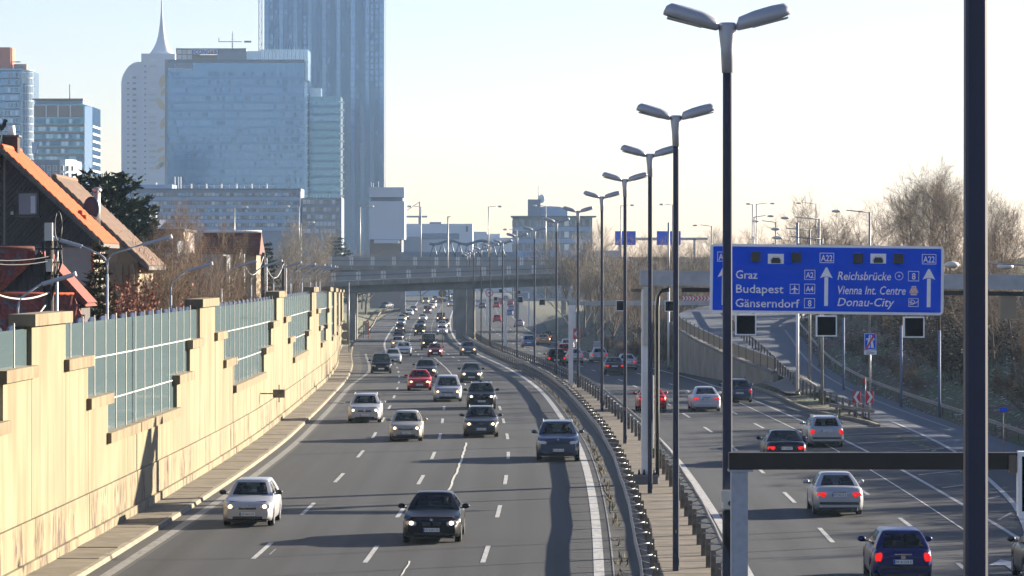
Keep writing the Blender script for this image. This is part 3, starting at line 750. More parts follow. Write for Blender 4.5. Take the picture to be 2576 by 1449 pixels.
for x0, z0, x1, z1, b, cap in ((260,210,404,310,'A22',64),(1288,222,1432,325,'A22',64),(2315,235,2458,338,'A22',64),(1137,393,1245,495,'A2',58),(1137,533,1245,635,'A4',58),(1137,677,1245,778,'8',66),(2178,405,2287,508,'8',66)):
    box_frame(x0, z0, x1, z1); q = 14 if len(b) == 3 else 16 if len(b) == 2 else 36
    stext(b, x0+q, z1-(z1-z0-cap)/2, x1-q, cap)
for cx, ct, cb in ((328,360,745),(1357,370,755),(2387,385,768)):
    x, zt = L(cx, ct); _, z0 = L(cx, cb); m = MB()
    m.prism([(x-.075,z0),(x+.075,z0),(x+.075,zt-.38),(x-.075,zt-.38)], -.02, -.012, 'y')
    m.prism([(x-.25,zt-.42),(x-.08,zt-.36),(x+.08,zt-.36),(x+.25,zt-.42),(x+.03,zt),(x-.03,zt)], -.02, -.012, 'y')
    m.build('arrow', M['signwhite'], sg)
for x0, z0, x1, z1 in ((597,213,690,312),(1003,218,1097,318),(1625,228,1718,327),(2030,233,2124,330)):
    a, b = L(x0, z0), L(x1, z1); MB().box(((a[0]+b[0])/2,-.06,(a[1]+b[1])/2),(b[0]-a[0],.12,a[1]-b[1])).build('warning_lamp', M['black'], sg)
for x0, z0, x1, z1 in ((768,232,927,333),(1797,230,1954,330)):
    a, b = L(x0, z0), L(x1, z1); cx, w, h = (a[0]+b[0])/2, b[0]-a[0], a[1]-b[1]
    pl = MB().box((cx,-.018,(a[1]+b[1])/2),(w,.012,h)).build('tunnel_plate', M['signwhite'], sg)
    m = MB(); z0_ = b[1] + .05*h; ar = lambda r, k: [(cx-r,z0_),(cx+r,z0_),(cx+r,z0_+r*.75*k),(cx+r*.62,z0_+r*1.25*k),(cx-r*.62,z0_+r*1.25*k),(cx-r,z0_+r*.75*k)]
    m.prism(ar(w*.30, .95), -.030, -.025, 'y'); m.build('tunnel_mouth', M['black'], pl)
    m = MB()
    for k in range(13):
        an = math.pi*k/12; m.box((cx+math.cos(an)*w*.355,-.028,z0_+.05+math.sin(an)*h*.58),(.022,.006,.022))
    m.build('tunnel_rim', M['black'], pl)
a, b = L(992,535), L(1088,635); box_frame(992,535,1088,635,name='pictogram_frame'); cx, cz = (a[0]+b[0])/2, (a[1]+b[1])/2
m = MB(); pl = [(0,.15),(.025,.11),(.025,.04),(.14,-.02),(.14,-.05),(.025,-.02),(.02,-.10),(.06,-.13),(.06,-.15),(0,-.135)]
pl = pl + [(-x, z) for x, z in reversed(pl[1:-1])]
m.prism([(cx+x, cz+z) for x, z in pl], -.02, -.012, 'y'); m.build('aeroplane_pictogram', M['signwhite'], sg)
cx, cz = L(2087,455); m = MB(); N = 24
for k in range(N):
    a0, a1 = 2*math.pi*k/N, 2*math.pi*(k+1)/N
    m.add([(cx+r*math.cos(q), -.018, cz+r*math.sin(q)) for q in (a0, a1) for r in (.145, .168)], [(0,1,3,2)])
m.build('roundabout_ring', M['signwhite'], sg)
m = MB(); m.prism([(cx+.045*math.cos(2*math.pi*k/12), cz+.045*math.sin(2*math.pi*k/12)) for k in range(12)], -.02, -.012, 'y'); m.build('roundabout_dot', M['signwhite'], sg)
cx, cz = L(2237,602); hx = [(-.18,-.06),(-.11,-.18),(.11,-.18),(.18,-.06),(.08,.18),(-.08,.18)]
m = MB(); m.prism([(cx+x,cz+z) for x,z in hx], -.02, -.012, 'y'); pl = m.build('centre_emblem', M['signwhite'], sg)
m = MB()
for r in range(6):
    zz = -.13+.052*r; wd_ = .15 - max(0, zz+.05)*.34 - max(0,-zz-.06)*.5; nn = max(3, int(wd_*2/.042))
    for k in range(nn): m.box((cx-wd_+2*wd_*k/(nn-1),-.023,cz+zz),(.030,.006,.034))
m.build('emblem_dots', M['signred'], pl)
a, b = L(2185,678), L(2285,765); box_frame(2185,678,2285,765,name='pictogram_frame'); cx, cz = (a[0]+b[0])/2, (a[1]+b[1])/2
m = MB(); D_ = [(-.10,.10)] + [(-.10+.15*math.sin(q), .015+.09*math.cos(q)) for q in [math.pi*k/8 for k in range(9)]] + [(-.10,-.07)]
for p, q in zip(D_[:-1], D_[1:]):
    dx, dz = q[0]-p[0], q[1]-p[1]; l_ = math.hypot(dx, dz) or 1; nx, nz = -dz/l_*.014, dx/l_*.014
    m.add([(cx+p[0]-nx,-.018,cz+p[1]-nz),(cx+q[0]-nx,-.018,cz+q[1]-nz),(cx+q[0]+nx,-.018,cz+q[1]+nz),(cx+p[0]+nx,-.018,cz+p[1]+nz)], [(0,1,2,3)])
for p, q in (((-.10,.10),(-.10,-.10)),((-.17,.02),(.0,-.03)),((.0,-.03),(.08,-.02)),((.08,-.02),(.17,.05)),((-.17,-.08),(.0,-.08))):
    dx, dz = q[0]-p[0], q[1]-p[1]; l_ = math.hypot(dx, dz); nx, nz = -dz/l_*.014, dx/l_*.014
    m.add([(cx+p[0]-nx,-.0185,cz+p[1]-nz),(cx+q[0]-nx,-.0185,cz+q[1]-nz),(cx+q[0]+nx,-.0185,cz+q[1]+nz),(cx+p[0]+nx,-.0185,cz+p[1]+nz)], [(0,1,2,3)])
m.build('city_pictogram', M['signwhite'], sg)
M['signseam'] = mat('sign_joint', (.002,.02,.20), .6)
for x0, x1, rows, zt0 in ((425,1270,(375,433,490,552,607,660,722,780),0),(1450,2298,(388,448,508,565,625,680,738,795),0)):
    m = MB()
    for r in rows:
        a, b = L(x0, r), L(x1, r); m.box(((a[0]+b[0])/2,-.0235,(a[1]+b[1])/2),(b[0]-a[0],.003,.009))
    for x in (x0, x1):
        a, b = L(x, rows[0]), L(x, rows[-1]); m.box((a[0],-.0235,(a[1]+b[1])/2),(.009,.003,a[1]-b[1]))
    m.build('louvre_joint', M['signseam'], sg)
m = MB()
for k in range(9): m.box((.5+k*1.0,.05,.03),(.05,.08,.06))
m.build('fixing', M['steel_dark'], sg)
for px, py, w in ((1876,817,'left'),(2079,820,'middle'),(2299,823,'right')):
    X, Y, Z = at(px, py, DG-.2)
    t = matrix_sign('black square lane display in a white frame, the %s one under the blue sign' % w, X, Y, Z, .83)
    m = MB(); m.box((-.3,.08,.5),(.06,.06,.2)); m.box((.3,.08,.5),(.06,.06,.2)); m.build('hanger', M['steel_dark'], t)

# farther gantries with lane displays
def far_gantry(label, d, xl, xr, y, boxes, post_px=None, s=.8, th=.3):
    x0 = (xl-1288)*d/F; x1 = (xr-1288)*d/F; z = CAM_Z - (y-672)*d/F
    pxs = post_px if post_px else [xl]
    t = thing('sign_gantry', label, 'gantry', (x0, d, zg(d)))
    MB().box(((x1-x0)/2,0,0),(x1-x0+.3,.3,th)).build('beam', M['gantry'], t, (0,0,z-zg(d)))
    for p in pxs: MB().box((0,0,(z-zg(d))/2),(.34,.3,z-zg(d)-th)).build('post', M['white'], t, ((p-1288)*d/F-x0,0,0))
    for i, (bx, by, lab) in enumerate(boxes):
        X, Y, Z = at(bx, by, d-.3); matrix_sign(lab, X, Y, Z, s)
far_gantry('white gantry across the departing lanes beyond the lamp posts', 251, 1436, 1830, 762.5, [(1563,769,'lane display hanging right of the white far gantry post'),(1686,770,'lane display on the white far gantry, left of the big sign post')])
far_gantry('hazy gantry with dark displays just before the near bridge', 440, 1272, 1445, 754, [(1364,760,'lane display on the hazy gantry before the near bridge, rightmost'),(1308,754,'lane display on the hazy gantry before the near bridge, middle')], [1272, 1445])
far_gantry('distant gantry seen below the near bridge', 640, 1225, 1330, 735, [(1260,732,'small distant lane display below the bridge, left'),(1305,735,'small distant lane display below the bridge, right'),(1247,752,'small lane display below the bridge, lower')], [1225, 1330])
# blue sign gantry far right, in front of the trees
X, Y, Z = at(1572, 597, 640)
t = thing('sign_gantry', 'hazy gantry with two small blue boards above the trees on the right', 'gantry', (X, Y, 5))
z0 = CAM_Z - (601-672)*640/F - 5
MB().box((7,0,z0),(17,.4,.5)).build('beam', M['gantry'], t)
for x in (-1, 13.0): MB().box((x,0,z0/2),(.4,.4,z0)).build('post', M['gantry'], t)
for px, lab in ((1573,''),(1682,'')):
    w = 52 if px < 1600 else 60
    MB().box(((px-1288)*640/F-X,-.35,z0+.15),(w*640/F,.12,2.6)).build('blue_board', M['signblue'], t)

def sign_post(label, cat, d, px, y_top, y_base=None, base=None, r=.04, name='road_sign', group=None):
    x = (px-1288)*d/F; b = base if base is not None else zg(d); z = CAM_Z-(y_top-672)*d/F
    t = thing(name, label, cat, (x, d, b), 0, group)
    MB().tube([(0,0,0),(0,0,z-b)], r, 8).build('post', M['steel'], t)
    return t, z - b
# end-of-motorway sign on the slip road
d = 205; t, h = sign_post('blue end of motorway sign with red slash above a 250m plate', 'road sign', d, 2189, 838, base=terrain((2189-1288)*d/F, d), r=.06)
pw, ph = 31*d/F, 42*d/F
MB().bevbox((0,-.08,h-ph/2),(pw,.03,ph),.01).build('sign_panel', M['signblue'], t)
m = MB(); w = .03
z1, z0 = h-.03, h-ph+.03
m.box((0,-.098,z1-w/2+.01),(pw-.03,.006,w)); m.box((0,-.098,z0+w/2-.01),(pw-.03,.006,w)); m.box((-pw/2+.03,-.098,(z0+z1)/2),(w,.006,z1-z0-.04)); m.box((pw/2-.03,-.098,(z0+z1)/2),(w,.006,z1-z0-.04)); m.build('border', M['signwhite'], t)
m = MB(); hc = h-ph/2
m.prism([(-.22,hc-.38),(-.03,hc-.38),(-.02,hc+.4),(-.08,hc+.4)], -.101, -.096, 'y'); m.prism([(.22,hc-.38),(.03,hc-.38),(.02,hc+.4),(.08,hc+.4)], -.101, -.096, 'y')
m.box((0,-.104,hc+.16),(.52,.006,.05)); m.box((-.2,-.104,hc+.1),(.04,.006,.1)); m.box((.2,-.104,hc+.1),(.04,.006,.1)); m.build('motorway_pictogram', M['signwhite'], t)
m = MB(); m.prism([(-pw/2+.05,z0+.0),(-pw/2+.17,z0+.0),(pw/2-.05,z1),(pw/2-.17,z1)], -.112, -.107, 'y'); m.build('slash', M['signred'], t)
MB().bevbox((0,-.08,h-ph-.16),(pw+.02,.03,.27),.01).build('distance_plate', M['signwhite'], t)
text('250m', .22, t, (0,-.102,h-ph-.24), M['black'], align='CENTER')
# chevron boards at the nose
for px, sg_, lab in ((2155,-1,'red and white chevron board pointing left at the slip road nose'),(2187,1,'red and white chevron board pointing right at the slip road nose')):
    d = 194; t, h = sign_post(lab, 'road sign', d, px, 984, base=.1, r=.04, name='chevron_sign', group='chevron boards at the nose')
    MB().bevbox((0,-.06,h-.33),(.46,.03,.68),.01).build('board', M['signred'], t)
    m = MB(); c = h-.33; q = sg_
    P = [(-.16*q,c+.32),(.0*q,c+.32),(.19*q,c),(.0*q,c-.32),(-.16*q,c-.32),(.03*q,c)]
    m.add([(x,-.082,z) for x,z in P], [(0,1,2,5),(5,2,3,4)]); m.build('chevron', M['signwhite'], t)
t, h = sign_post('thin pole with a small red pennant beside the chevron boards', 'pole', 196, 2177, 950, base=.1, r=.03, name='marker_pole')
MB().box((-.08,-.03,h-.16),(.14,.03,.3)).build('pennant', M['signred'], t)
# chevron fence on the bend of the slip road
for i, (xa, xb) in enumerate(((1716,1748),(1752,1786),(1700,1713))):
    if i == 2: continue
    d = 352; x0, x1 = (xa-1288)*d/F, (xb-1288)*d/F; z = CAM_Z-(750.5-672)*d/F
    t = thing('chevron_fence', 'red and white arrow board on the bend of the slip road, %s one' % ('left' if i == 0 else 'right'), 'road sign', ((x0+x1)/2, d, ZR(d)), 0, 'arrow boards on the slip road bend')
    w = x1-x0; MB().box((0,0,z-ZR(d)),(w,.05,.46)).build('board', M['signred'], t)
    for k in range(2): MB().box((-w*.35+w*.7*k,.06,(z-ZR(d))/2),(.06,.05,z-ZR(d))).build('post', M['steel'], t)
    for k in range(4):
        c = -w/2+w*(k+.35)/4; q = z-ZR(d); MB().add([(x,-.03,zz) for x,zz in ((c-.12,q+.21),(c+.05,q+.21),(c+.22,q),(c+.05,q-.21),(c-.12,q-.21),(c+.05,q))], [(0,1,2,5),(5,2,3,4)]).build('chevron', M['signwhite'], t)
# small blue kilometre plate on the bank, right edge
d = 150; x = (2524-1288)*d/F; zt = terrain(x, d); zp = CAM_Z-(1031-672)*d/F
t = thing('kilometre_sign', 'tiny blue plate on the dark bank at the right edge', 'road sign', (x, d, zt)); 
MB().box((0,0,zp-zt),(.33,.02,.18)).build('plate', M['signblue'], t); MB().tube([(0,.03,0),(0,.03,max(.1, zp-zt))], .02, 6).build('post', M['steel_dark'], t)
# round signs
d = 440; X, Y, Z = at(1231, 737, d)
t = thing('road_sign', 'round no overtaking by lorries sign beside the hazy gantry', 'road sign', (X, Y, zg(d)))
def disc(c, r, y, mt, name, par, n=24): MB().prism([(c[0]+r*math.cos(2*math.pi*k/n), c[1]+r*math.sin(2*math.pi*k/n)) for k in range(n)], y, y+.02, 'y').build(name, mt, par)
h = Z-zg(d); MB().tube([(0,.08,0),(0,.08,h+.4)], .05, 6).build('post', M['steel'], t)
disc((0,h),.50,-.02,M['signred'],'rim',t); disc((0,h),.40,-.045,M['signwhite'],'sign_face',t)
m = MB(); m.box((.04,-.06,h+.03),(.34,.01,.16)); m.box((-.2,-.06,h-.0),(.12,.01,.1)); m.build('lorry_pictogram', M['black'], t)
d = 470; X, Y, Z = at(1113, 738, d)
t = thing('road_sign', 'brown back of a round sign standing behind the traffic below the bridge', 'road sign', (X, Y, zg(d)))
h = Z-zg(d); MB().tube([(0,-.08,0),(0,-.08,h+.4)], .05, 6).build('post', M['steel_dark'], t); disc((0,h),.56,0,M['signback'],'disc',t); MB().box((0,0,h-.95),(1.0,.03,.5)).build('plate', M['signback'], t)
d = 400; X, Y, Z = at(866, 822, d)
t = thing('road_sign', 'post with the backs of two round signs at the far end of the noise wall', 'road sign', (X+.55, Y, zg(d)))
h = Z-zg(d); MB().tube([(0,-.08,0),(0,-.08,h+5.2)], .06, 6).build('post', M['steel'], t); disc((-.45,h),.46,0,M['signback'],'disc',t); disc((-.45,h-1.0),.46,0,M['signback'],'disc',t); MB().box((-.45,0,h-1.85),(.9,.03,.45)).build('plate', M['signback'], t)
# white cabinet and red chevron sign right of the departing lanes
d = 372; X, Y, Z = at(1503, 850, d); zt = terrain(X, d)
t = thing('switch_cabinet', 'pale grey switch cabinet on the bank under the bridge columns', 'cabinet', (X, Y, zt-.1)); MB().bevbox((0,0,1.0),(.9,.5,2.0),.03).build('body', M['gantry'], t); MB().box((0,-.26,1.0),(.8,.02,1.8)).build('door', M['gantry'], t)
d = 350; X, Y, Z = at(1450, 840, d)
t = thing('chevron_sign', 'red board with a white left arrow beside the departing lanes', 'road sign', (X, Y, zg(d)))
h = Z-zg(d); MB().tube([(0,.08,0),(0,.08,h+.5)], .04, 6).build('post', M['steel'], t); MB().box((0,0,h),(.85,.03,1.1)).build('board', M['signred'], t)
MB().add([(x,-.03,h+z) for x,z in ((.1,.42),(.3,.42),(0,0),(.3,-.42),(.1,-.42),(-.25,0))], [(0,1,2,5),(5,2,3,4)]).build('chevron', M['signwhite'], t)
t = thing('emergency_post', 'red emergency frame post on the verge under the near bridge', 'emergency post', (*px_on_ground(920, 850), zg(500)))
for x in (-.35,.45): MB().box((x,0,1.1),(.14,.14,2.6)).build('post', M['orange'], t)
MB().box((.05,0,2.35),(.9,.12,.18)).build('crossbar', M['orange'], t); MB().box((.1,.1,1.3),(.6,.05,1.8)).build('panel', M['gantry'], t)
# plain single poles standing on the slip road side (sensor / lamp masts with two-tone paint)
def mast(px, ytop, d, base, r, lab, paint=True, cols=('white','steel')):
    x = (px-1288)*d/F; z = CAM_Z-(ytop-672)*d/F
    t = thing('mast', lab, 'mast', (x, d, base), 0, 'masts beside the slip road')
    hb = (z-base); k = .55*hb if paint else hb
    MB().tube([(0,0,0),(0,0,k)], r, 8).build('lower_shaft', M[cols[0]], t)
    if paint: MB().tube([(0,0,k),(0,0,hb)], r*.93, 8).build('upper_shaft', M[cols[1]], t)
    MB().tube([(0,0,0),(0,0,.25)], [r*2,r*1.1], 8).build('foot', M['steel_dark'], t)
    return t
# ------------------------------------------------------------------ the two bridges
def bridge(label, d, xa, xb, ztop, slope, ph, fh, gh, sp, x_first, depth, cols):
    t = thing('road_bridge', label, 'bridge', (0, d, 0), 0, 'road bridges over the motorway')
    zt = lambda x: ztop + (x + 24) * slope
    def bar(name, z0, z1, y0, y1, mt):
        m = MB(); m.loft([[(x, y0, zt(x)-z1), (x, y1, zt(x)-z1), (x, y1, zt(x)-z0), (x, y0, zt(x)-z0)] for x in frange(xa, xb, 6)], True, 0, False); return m.build(name, mt, t)
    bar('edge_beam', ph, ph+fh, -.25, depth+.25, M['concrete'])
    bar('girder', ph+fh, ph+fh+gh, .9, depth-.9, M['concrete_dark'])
    bar('rear_parapet', .15, ph, depth-.1, depth, M['parapet'])
    bar('handrail', ph*.42, ph*.42+.09, -.21, -.12, M['steel_dark'])
    wp = .62
    pm = MB().box((0,0,0),(sp-wp-.06,.08,ph-.04)).mesh('parapet_panel', M['parapet'])
    lm = MB().box((0,0,0),(wp,.06,ph-.16)).mesh('light_panel', M['white'])
    qm = MB().box((0,0,-.1),(.10,.10,ph+.75)).mesh('parapet_post', M['steel'])
    x = x_first - sp * math.ceil((x_first - xa) / sp)
    while x < xb:
        if x - sp/2 > xa: inst('parapet_panel', pm, t, (x-sp/2, -.06, zt(x-sp/2)-ph/2), (0, -math.atan(slope), 0))
        if x > xa:
            inst('light_panel', lm, t, (x, -.10, zt(x)-ph/2), (0, -math.atan(slope), 0)); inst('parapet_post', qm, t, (x, -.24, zt(x)-ph/2-.2))
        x += sp
    for cx, w, base in cols:
        for y in (1.6, depth-1.6): MB().bevbox((0,0,0),(w,1.1,zt(cx)-ph-fh-gh-base+.1),.06).build('column', M['concrete'], t, (cx, y, (zt(cx)-ph-fh-gh+base)/2))
    return t
z5 = zg(505) - .1
bridge('near concrete road bridge with grey parapet panels, rising to the right over both carriageways', 505, -44, 40, 8.05, .037, 1.35, .75, 1.15, 3.7, (1091-1288)*505/F, 9, [(-23.8,1.3,z5),(-7.6,1.5,z5),(-6.1,1.2,z5),(11.2,1.0,z5-.3),(12.6,1.0,z5-.3),(13.9,1.0,z5)])
bridge('rear concrete road bridge with white parapet posts, behind and above the near bridge', 592, -37, 40, 10.55, -.002, 1.6, .8, .9, 3.68, (1098-1288)*592/F, 9, [(-33,1.3,-2.4),(-9.6,1.3,-2.4),(14,1.3,-2.4)])

# ------------------------------------------------------------------ bridge and street lamps far off
M['lampcap'] = mat('pale_lamp_head', (.62,.60,.55), .35)
def arm_lamp(px, ytop, d, base, side, lab, arm=2.0, r=.09, group='single arm lamps on the bridges', hs=.42):
    x = (px-1288)*d/F; z = CAM_Z-(ytop-672)*d/F
    t = thing('street_lamp', lab, 'street lamp', (x, d, base), 0, group)
    h = z-base; MB().tube([(0,0,0),(0,0,h)], [r*1.3,r], 8).build('pole', M['steel'], t)
    MB().tube([(0,0,h-.05),(side*arm*.7,0,h+.12)], r*.6, 6).build('arm', M['steel'], t)
    m = MB(); m.ball((side*arm,0,h+.05),(hs,.18,.11 if hs < .4 else .18),10,6); m.build('lamp_head', M['lampcap'], t)
    return t
for (px, y, d, b, s, lab) in [(590,522,596,9,1,'leftmost bridge lamp, before the long blue office block'),(752,520,596,9,-1,'bridge lamp whose arm points left beside the tall glass tower'),(757,560,596,6,1,'shorter lamp close to the right of the left-pointing bridge lamp'),
 (906,520,596,9,1,'bridge lamp at the left side of the white block tower'),(1059,520,596,9,-1,'bridge lamp right of the white block tower, arm pointing left'),(1229,520,596,9,1,'bridge lamp against the white sky between the lamp posts, arm pointing right'),
 (1373,518,596,9,-1,'bridge lamp in front of the grey office building on the right'),(1562,517,600,9,1,'tall lamp just right of the grey office building'),(1692,515,610,6,-1,'tall lamp half hidden by the second lamp post'),(1300,578,596,9,-1,'short bridge lamp left of the grey office building')]:
    arm_lamp(px, y, d, b, s, lab)
t = thing('mast', 'thin bare mast with a small head, standing in front of the rear bridge', 'mast', ((1127-1288)*520/F, 520, 6)); h = CAM_Z-(545-672)*520/F-6
MB().tube([(0,0,0),(0,0,h)], .11, 8).build('shaft', M['steel'], t); MB().box((.15,0,h),(.5,.2,.12)).build('head', M['lampcap'], t)
for (px, y, d, s, ar, lab) in [(1893,514,420,-1,.5,'bare thin mast pair member above the woods, left'),(1903,513,425,1,2.0,'tall lamp over the woods with arm pointing right'),(1897,545,330,1,1.6,'lower lamp over the woods beside the tall pair'),(1952,558,340,-1,2.0,'lamp with arm pointing left before the bare trees'),
 (2053,512,430,-1,2.2,'tall lamp before the bare tree crown, arm pointing left'),(2061,550,260,-1,2.6,'lamp with long head pointing left over the blue sign'),(2037,578,240,-1,2.4,'second long headed lamp over the blue sign'),(2068,600,215,-1,2.8,'lowest long headed lamp just above the blue sign'),
 (2188,533,245,-1,2.4,'lamp with long head before the biggest bare tree'),(2380,512,300,-1,3.0,'lamp behind the biggest bare tree, arm pointing left'),(1790,568,420,-1,2.0,'lamp with short arm right of the tallest lamp post')]:
    x = (px-1288)*d/F
    arm_lamp(px, y, d, terrain(x, d), s, lab, ar, .075, 'single arm lamps along the slip road woods', .36)
arm_lamp(2676, 670, 110, .3, -1, 'arm lamp head just right of the blue sign, left of the foreground post', 3.6, .05, 'single arm lamps along the slip road woods', .24)
arm_lamp(2762, 674, 118, .3, -1, 'second arm lamp head at the right edge, beyond the foreground post', 3.2, .05, 'single arm lamps along the slip road woods', .30)
M['bluepaint'] = mat('blue_grey_paint', (.12,.17,.27), .7); M['rust'] = mat('rusty_steel', (.075,.05,.035), .85, var=.3, scale=5)
mast(2006, 560, 222, .4, .10, 'two-tone mast standing on the gravel nose'); mast(1682, 560, 300, -.2, .10, 'two-tone mast left of the retaining wall')
for px, d, yt, lab in ((2122,232,640,'blue-grey mast behind the outer guard rail, leftmost'),(2267,210,640,'blue-grey mast behind the outer guard rail, middle'),(2363,196,640,'blue-grey mast behind the outer guard rail, rightmost')):
    x = (px-1288)*d/F; mast(px, yt, d, terrain(x, d), .085, lab, True, ('bluepaint','rust'))

# ------------------------------------------------------------------ far buildings
def bglass(name, col, rough=.12, metal=.75, lo=.9, hi=1.1): return vary_by_object(mat(name, col, rough, metal, spec=.6), lo, hi)
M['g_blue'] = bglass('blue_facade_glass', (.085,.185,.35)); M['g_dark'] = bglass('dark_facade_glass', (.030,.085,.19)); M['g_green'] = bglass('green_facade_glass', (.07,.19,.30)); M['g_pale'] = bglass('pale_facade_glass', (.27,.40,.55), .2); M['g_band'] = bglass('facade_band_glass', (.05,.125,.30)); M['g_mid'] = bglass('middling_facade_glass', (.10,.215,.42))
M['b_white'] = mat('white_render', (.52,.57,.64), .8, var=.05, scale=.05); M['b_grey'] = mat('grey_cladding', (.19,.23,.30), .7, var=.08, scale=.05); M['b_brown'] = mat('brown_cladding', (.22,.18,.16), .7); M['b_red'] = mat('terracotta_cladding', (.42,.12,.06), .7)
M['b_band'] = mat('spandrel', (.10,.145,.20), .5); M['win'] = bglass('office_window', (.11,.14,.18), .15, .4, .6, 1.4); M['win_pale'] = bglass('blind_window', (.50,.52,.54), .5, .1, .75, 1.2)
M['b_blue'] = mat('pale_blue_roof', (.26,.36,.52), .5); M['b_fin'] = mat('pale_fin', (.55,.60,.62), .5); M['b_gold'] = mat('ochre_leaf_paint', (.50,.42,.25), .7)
def pan(name, mt, w, h, th=.2):
    return MB().box((0,0,0),(w,th,h)).mesh(name, mt)
def windows(t, d, xs, ys, w, h, mats, y=-.06, name='window', limit=300, pick=None, th=.14, rx=0):
    mes = [pan(name, m, w, h, th) for m in mats]; cnt = 0; rest = MB(); s = d/F
    for r, yy in enumerate(ys):
        for c, xx in enumerate(xs):
            i = pick(c, r) if pick else rnd.choice(range(len(mats)))
            if i is None: continue
            X, Y, Z = at(xx, yy, d); p = (X-t.location[0], y, Z)
            if cnt < limit: inst(name, mes[i], t, p); cnt += 1
            else: rest.box(p, (w, th, h), None, i)
    if rest.v: tag(rest.build('more_'+name+'s', mats, t), kind='stuff')
def block(t, d, x0, x1, y0, y1, depth, mt, name='wall', yoff=0, zb=None):
    a = at(x0, y0, d); b = at(x1, y1, d); z0 = b[2] if zb is None else zb
    return MB().bbox((a[0]-t.location[0], yoff, z0), (b[0]-t.location[0], yoff+depth, a[2])).build(name, mt, t)
def bld(name, label, d, x): return thing(name, label, 'building', ((x-1288)*d/F, d, 0))
ar = lambda a, b, s: [a + s*i for i in range(int((b-a)/s)+1)]

# tallest dark glass tower
d = 1690; t = bld('skyscraper', 'tallest dark blue glass tower with vertical strips, cut off by the top of the picture', d, 665)
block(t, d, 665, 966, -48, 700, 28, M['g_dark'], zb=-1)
sw = 301/25*d/F
for k in range(25):
    x = 665+301*(k+.5)/25; X, _, _ = at(x, 0, d)
    m = pan('facade_strip', M['g_dark'] if k % 3 else M['g_blue'], sw*.84, 148, .25)
    inst('facade_strip', m, t, (X-t.location[0], -.25-.2*(k % 2), 74), (0, 0, R_(rnd.choice((-5,-2.5,2.5,5)))))
for y in ar(-40, 640, 15.2):
    _, _, Z = at(0, y, d); MB().box((0,0,0),(301*d/F,.5,.30)).build('floor_band', M['g_dark'], t, (150.5*d/F, -.55, Z))
windows(t, d, [665+301*(k+.5)/25 for k in range(25)], ar(-30, 560, 15.2), sw*.5, 1.9, [M['g_mid'], M['g_blue']], -.75, pick=lambda c, r: 0 if (c in (1,8,15,21,22,23) and rnd.random() < .75 and r < 17) else (1 if rnd.random() < .12 else None))
t2 = thing('construction_hoist', 'thin lattice hoist mast along the left edge of the tallest tower', 'hoist', ((655-1288)*1685/F, 1685, 0))
m = MB()
for x in (-.8,.8): m.box((x,0,71),(.3,.3,142))
for k in range(48): m.box((0,0,1.5+3*k),(1.7,.25,.25)); m.box((0,0,3*k),(.2,.2,3.2),Matrix.Rotation(R_(28 if k%2 else -28),3,'Y'))
tag(m.build('lattice', M['b_grey'], t2), kind='stuff')
MB().box((2.2,0,108),(4.2,.3,.3)).build('wall_tie', M['b_grey'], t2); MB().box((2.2,0,88),(4.2,.3,.3)).build('wall_tie', M['b_grey'], t2)

# wide glass office slab
d = 1450; t = bld('office_tower', 'wide pale blue glass office slab with rooftop sign reading ECONGAS', d, 415)
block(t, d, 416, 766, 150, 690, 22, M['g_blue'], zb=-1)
for y in ar(196, 600, 20.5):
    _, _, Z = at(0, y, d); MB().box((0,0,0),(350*d/F,.5,.8)).build('floor_band', M['g_band'], t, (175.5*d/F, -.1, Z))
block(t, d, 415, 422, 150, 690, 1.0, M['b_grey'], 'corner_pier', -.6, -1)
block(t, d, 415, 767, 150, 158, .8, M['b_band'], 'roof_edge', -.5)
windows(t, d, ar(426, 762, 7.2), ar(186, 500, 20.5), .98, 1.75, [M['g_blue'], M['g_mid'], M['g_dark']], -.12, pick=lambda c, r: (1 if (r > 5 and rnd.random() < .25) else 0 if rnd.random() < .75 else 2))
block(t, d, 421, 438, 156, 171, .6, M['b_grey'], 'roof_opening', -.45); block(t, d, 441, 485, 156, 171, .6, M['b_grey'], 'roof_opening', -.45)
block(t, d, 424, 484, 171.5, 174, .7, M['b_white'], 'sill', -.5)
block(t, d, 441, 500, 122, 150, 8, M['b_brown'], 'plant_room', 3); block(t, d, 545, 618, 121, 150, 8, M['b_grey'], 'plant_room', 3)
for i in range(3):
    for j in range(2): block(t, d, 444+13*i, 455+13*i, 124+13*j, 135+13*j, .3, M['win_pale'], 'window', 2.8)
block(t, d, 500, 545, 137, 150, 6, M['b_brown'], 'plant_room', 3.5); block(t, d, 441, 618, 120.5, 122, 9, M['b_band'], 'flat_roof', 2.5)
sb = block(t, d, 480, 546, 122.5, 136, .4, M['b_white'], 'sign_board', 2.2)
M['logo_blue'] = mat('sign_letter_blue', (.04,.08,.50), .5)
X, Y, Z = at(481, 134.5, d); text('ECONG', 2.55, sb, (X-t.location[0], 2.1, Z), M['logo_blue'], width=46*d/F, shear=.1, bold=.06); X2, _, _ = at(536.5, 134.5, d); text('S', 2.55, sb, (X2-t.location[0], 2.1, Z), M['logo_blue'], width=8*d/F, shear=.1, bold=.06)
X3, _, _ = at(531.5, 134.5, d); MB().prism([(X3-t.location[0]-.75,Z),(X3-t.location[0]+.75,Z),(X3-t.location[0]+.1,Z+1.9)], 2.0, 2.12, 'y').build('flame_letter', M['orange'], sb)
block(t, d, 618, 656, 127, 150, .4, M['g_pale'], 'glass_screen', 4)
bx = block(t, d, 654, 774, 124, 153, 20, M['g_pale'], 'glass_penthouse', 1.5)
for k in range(13): X, _, Z = at(655+9.8*k, 138, d); MB().box((0,0,0),(.25,.2,29*d/F)).build('mullion', M['b_fin'], t, (X-t.location[0], 1.4, Z))
block(t, d, 767, 774, 153, 200, 18, M['g_pale'], 'corner_glass', 2)
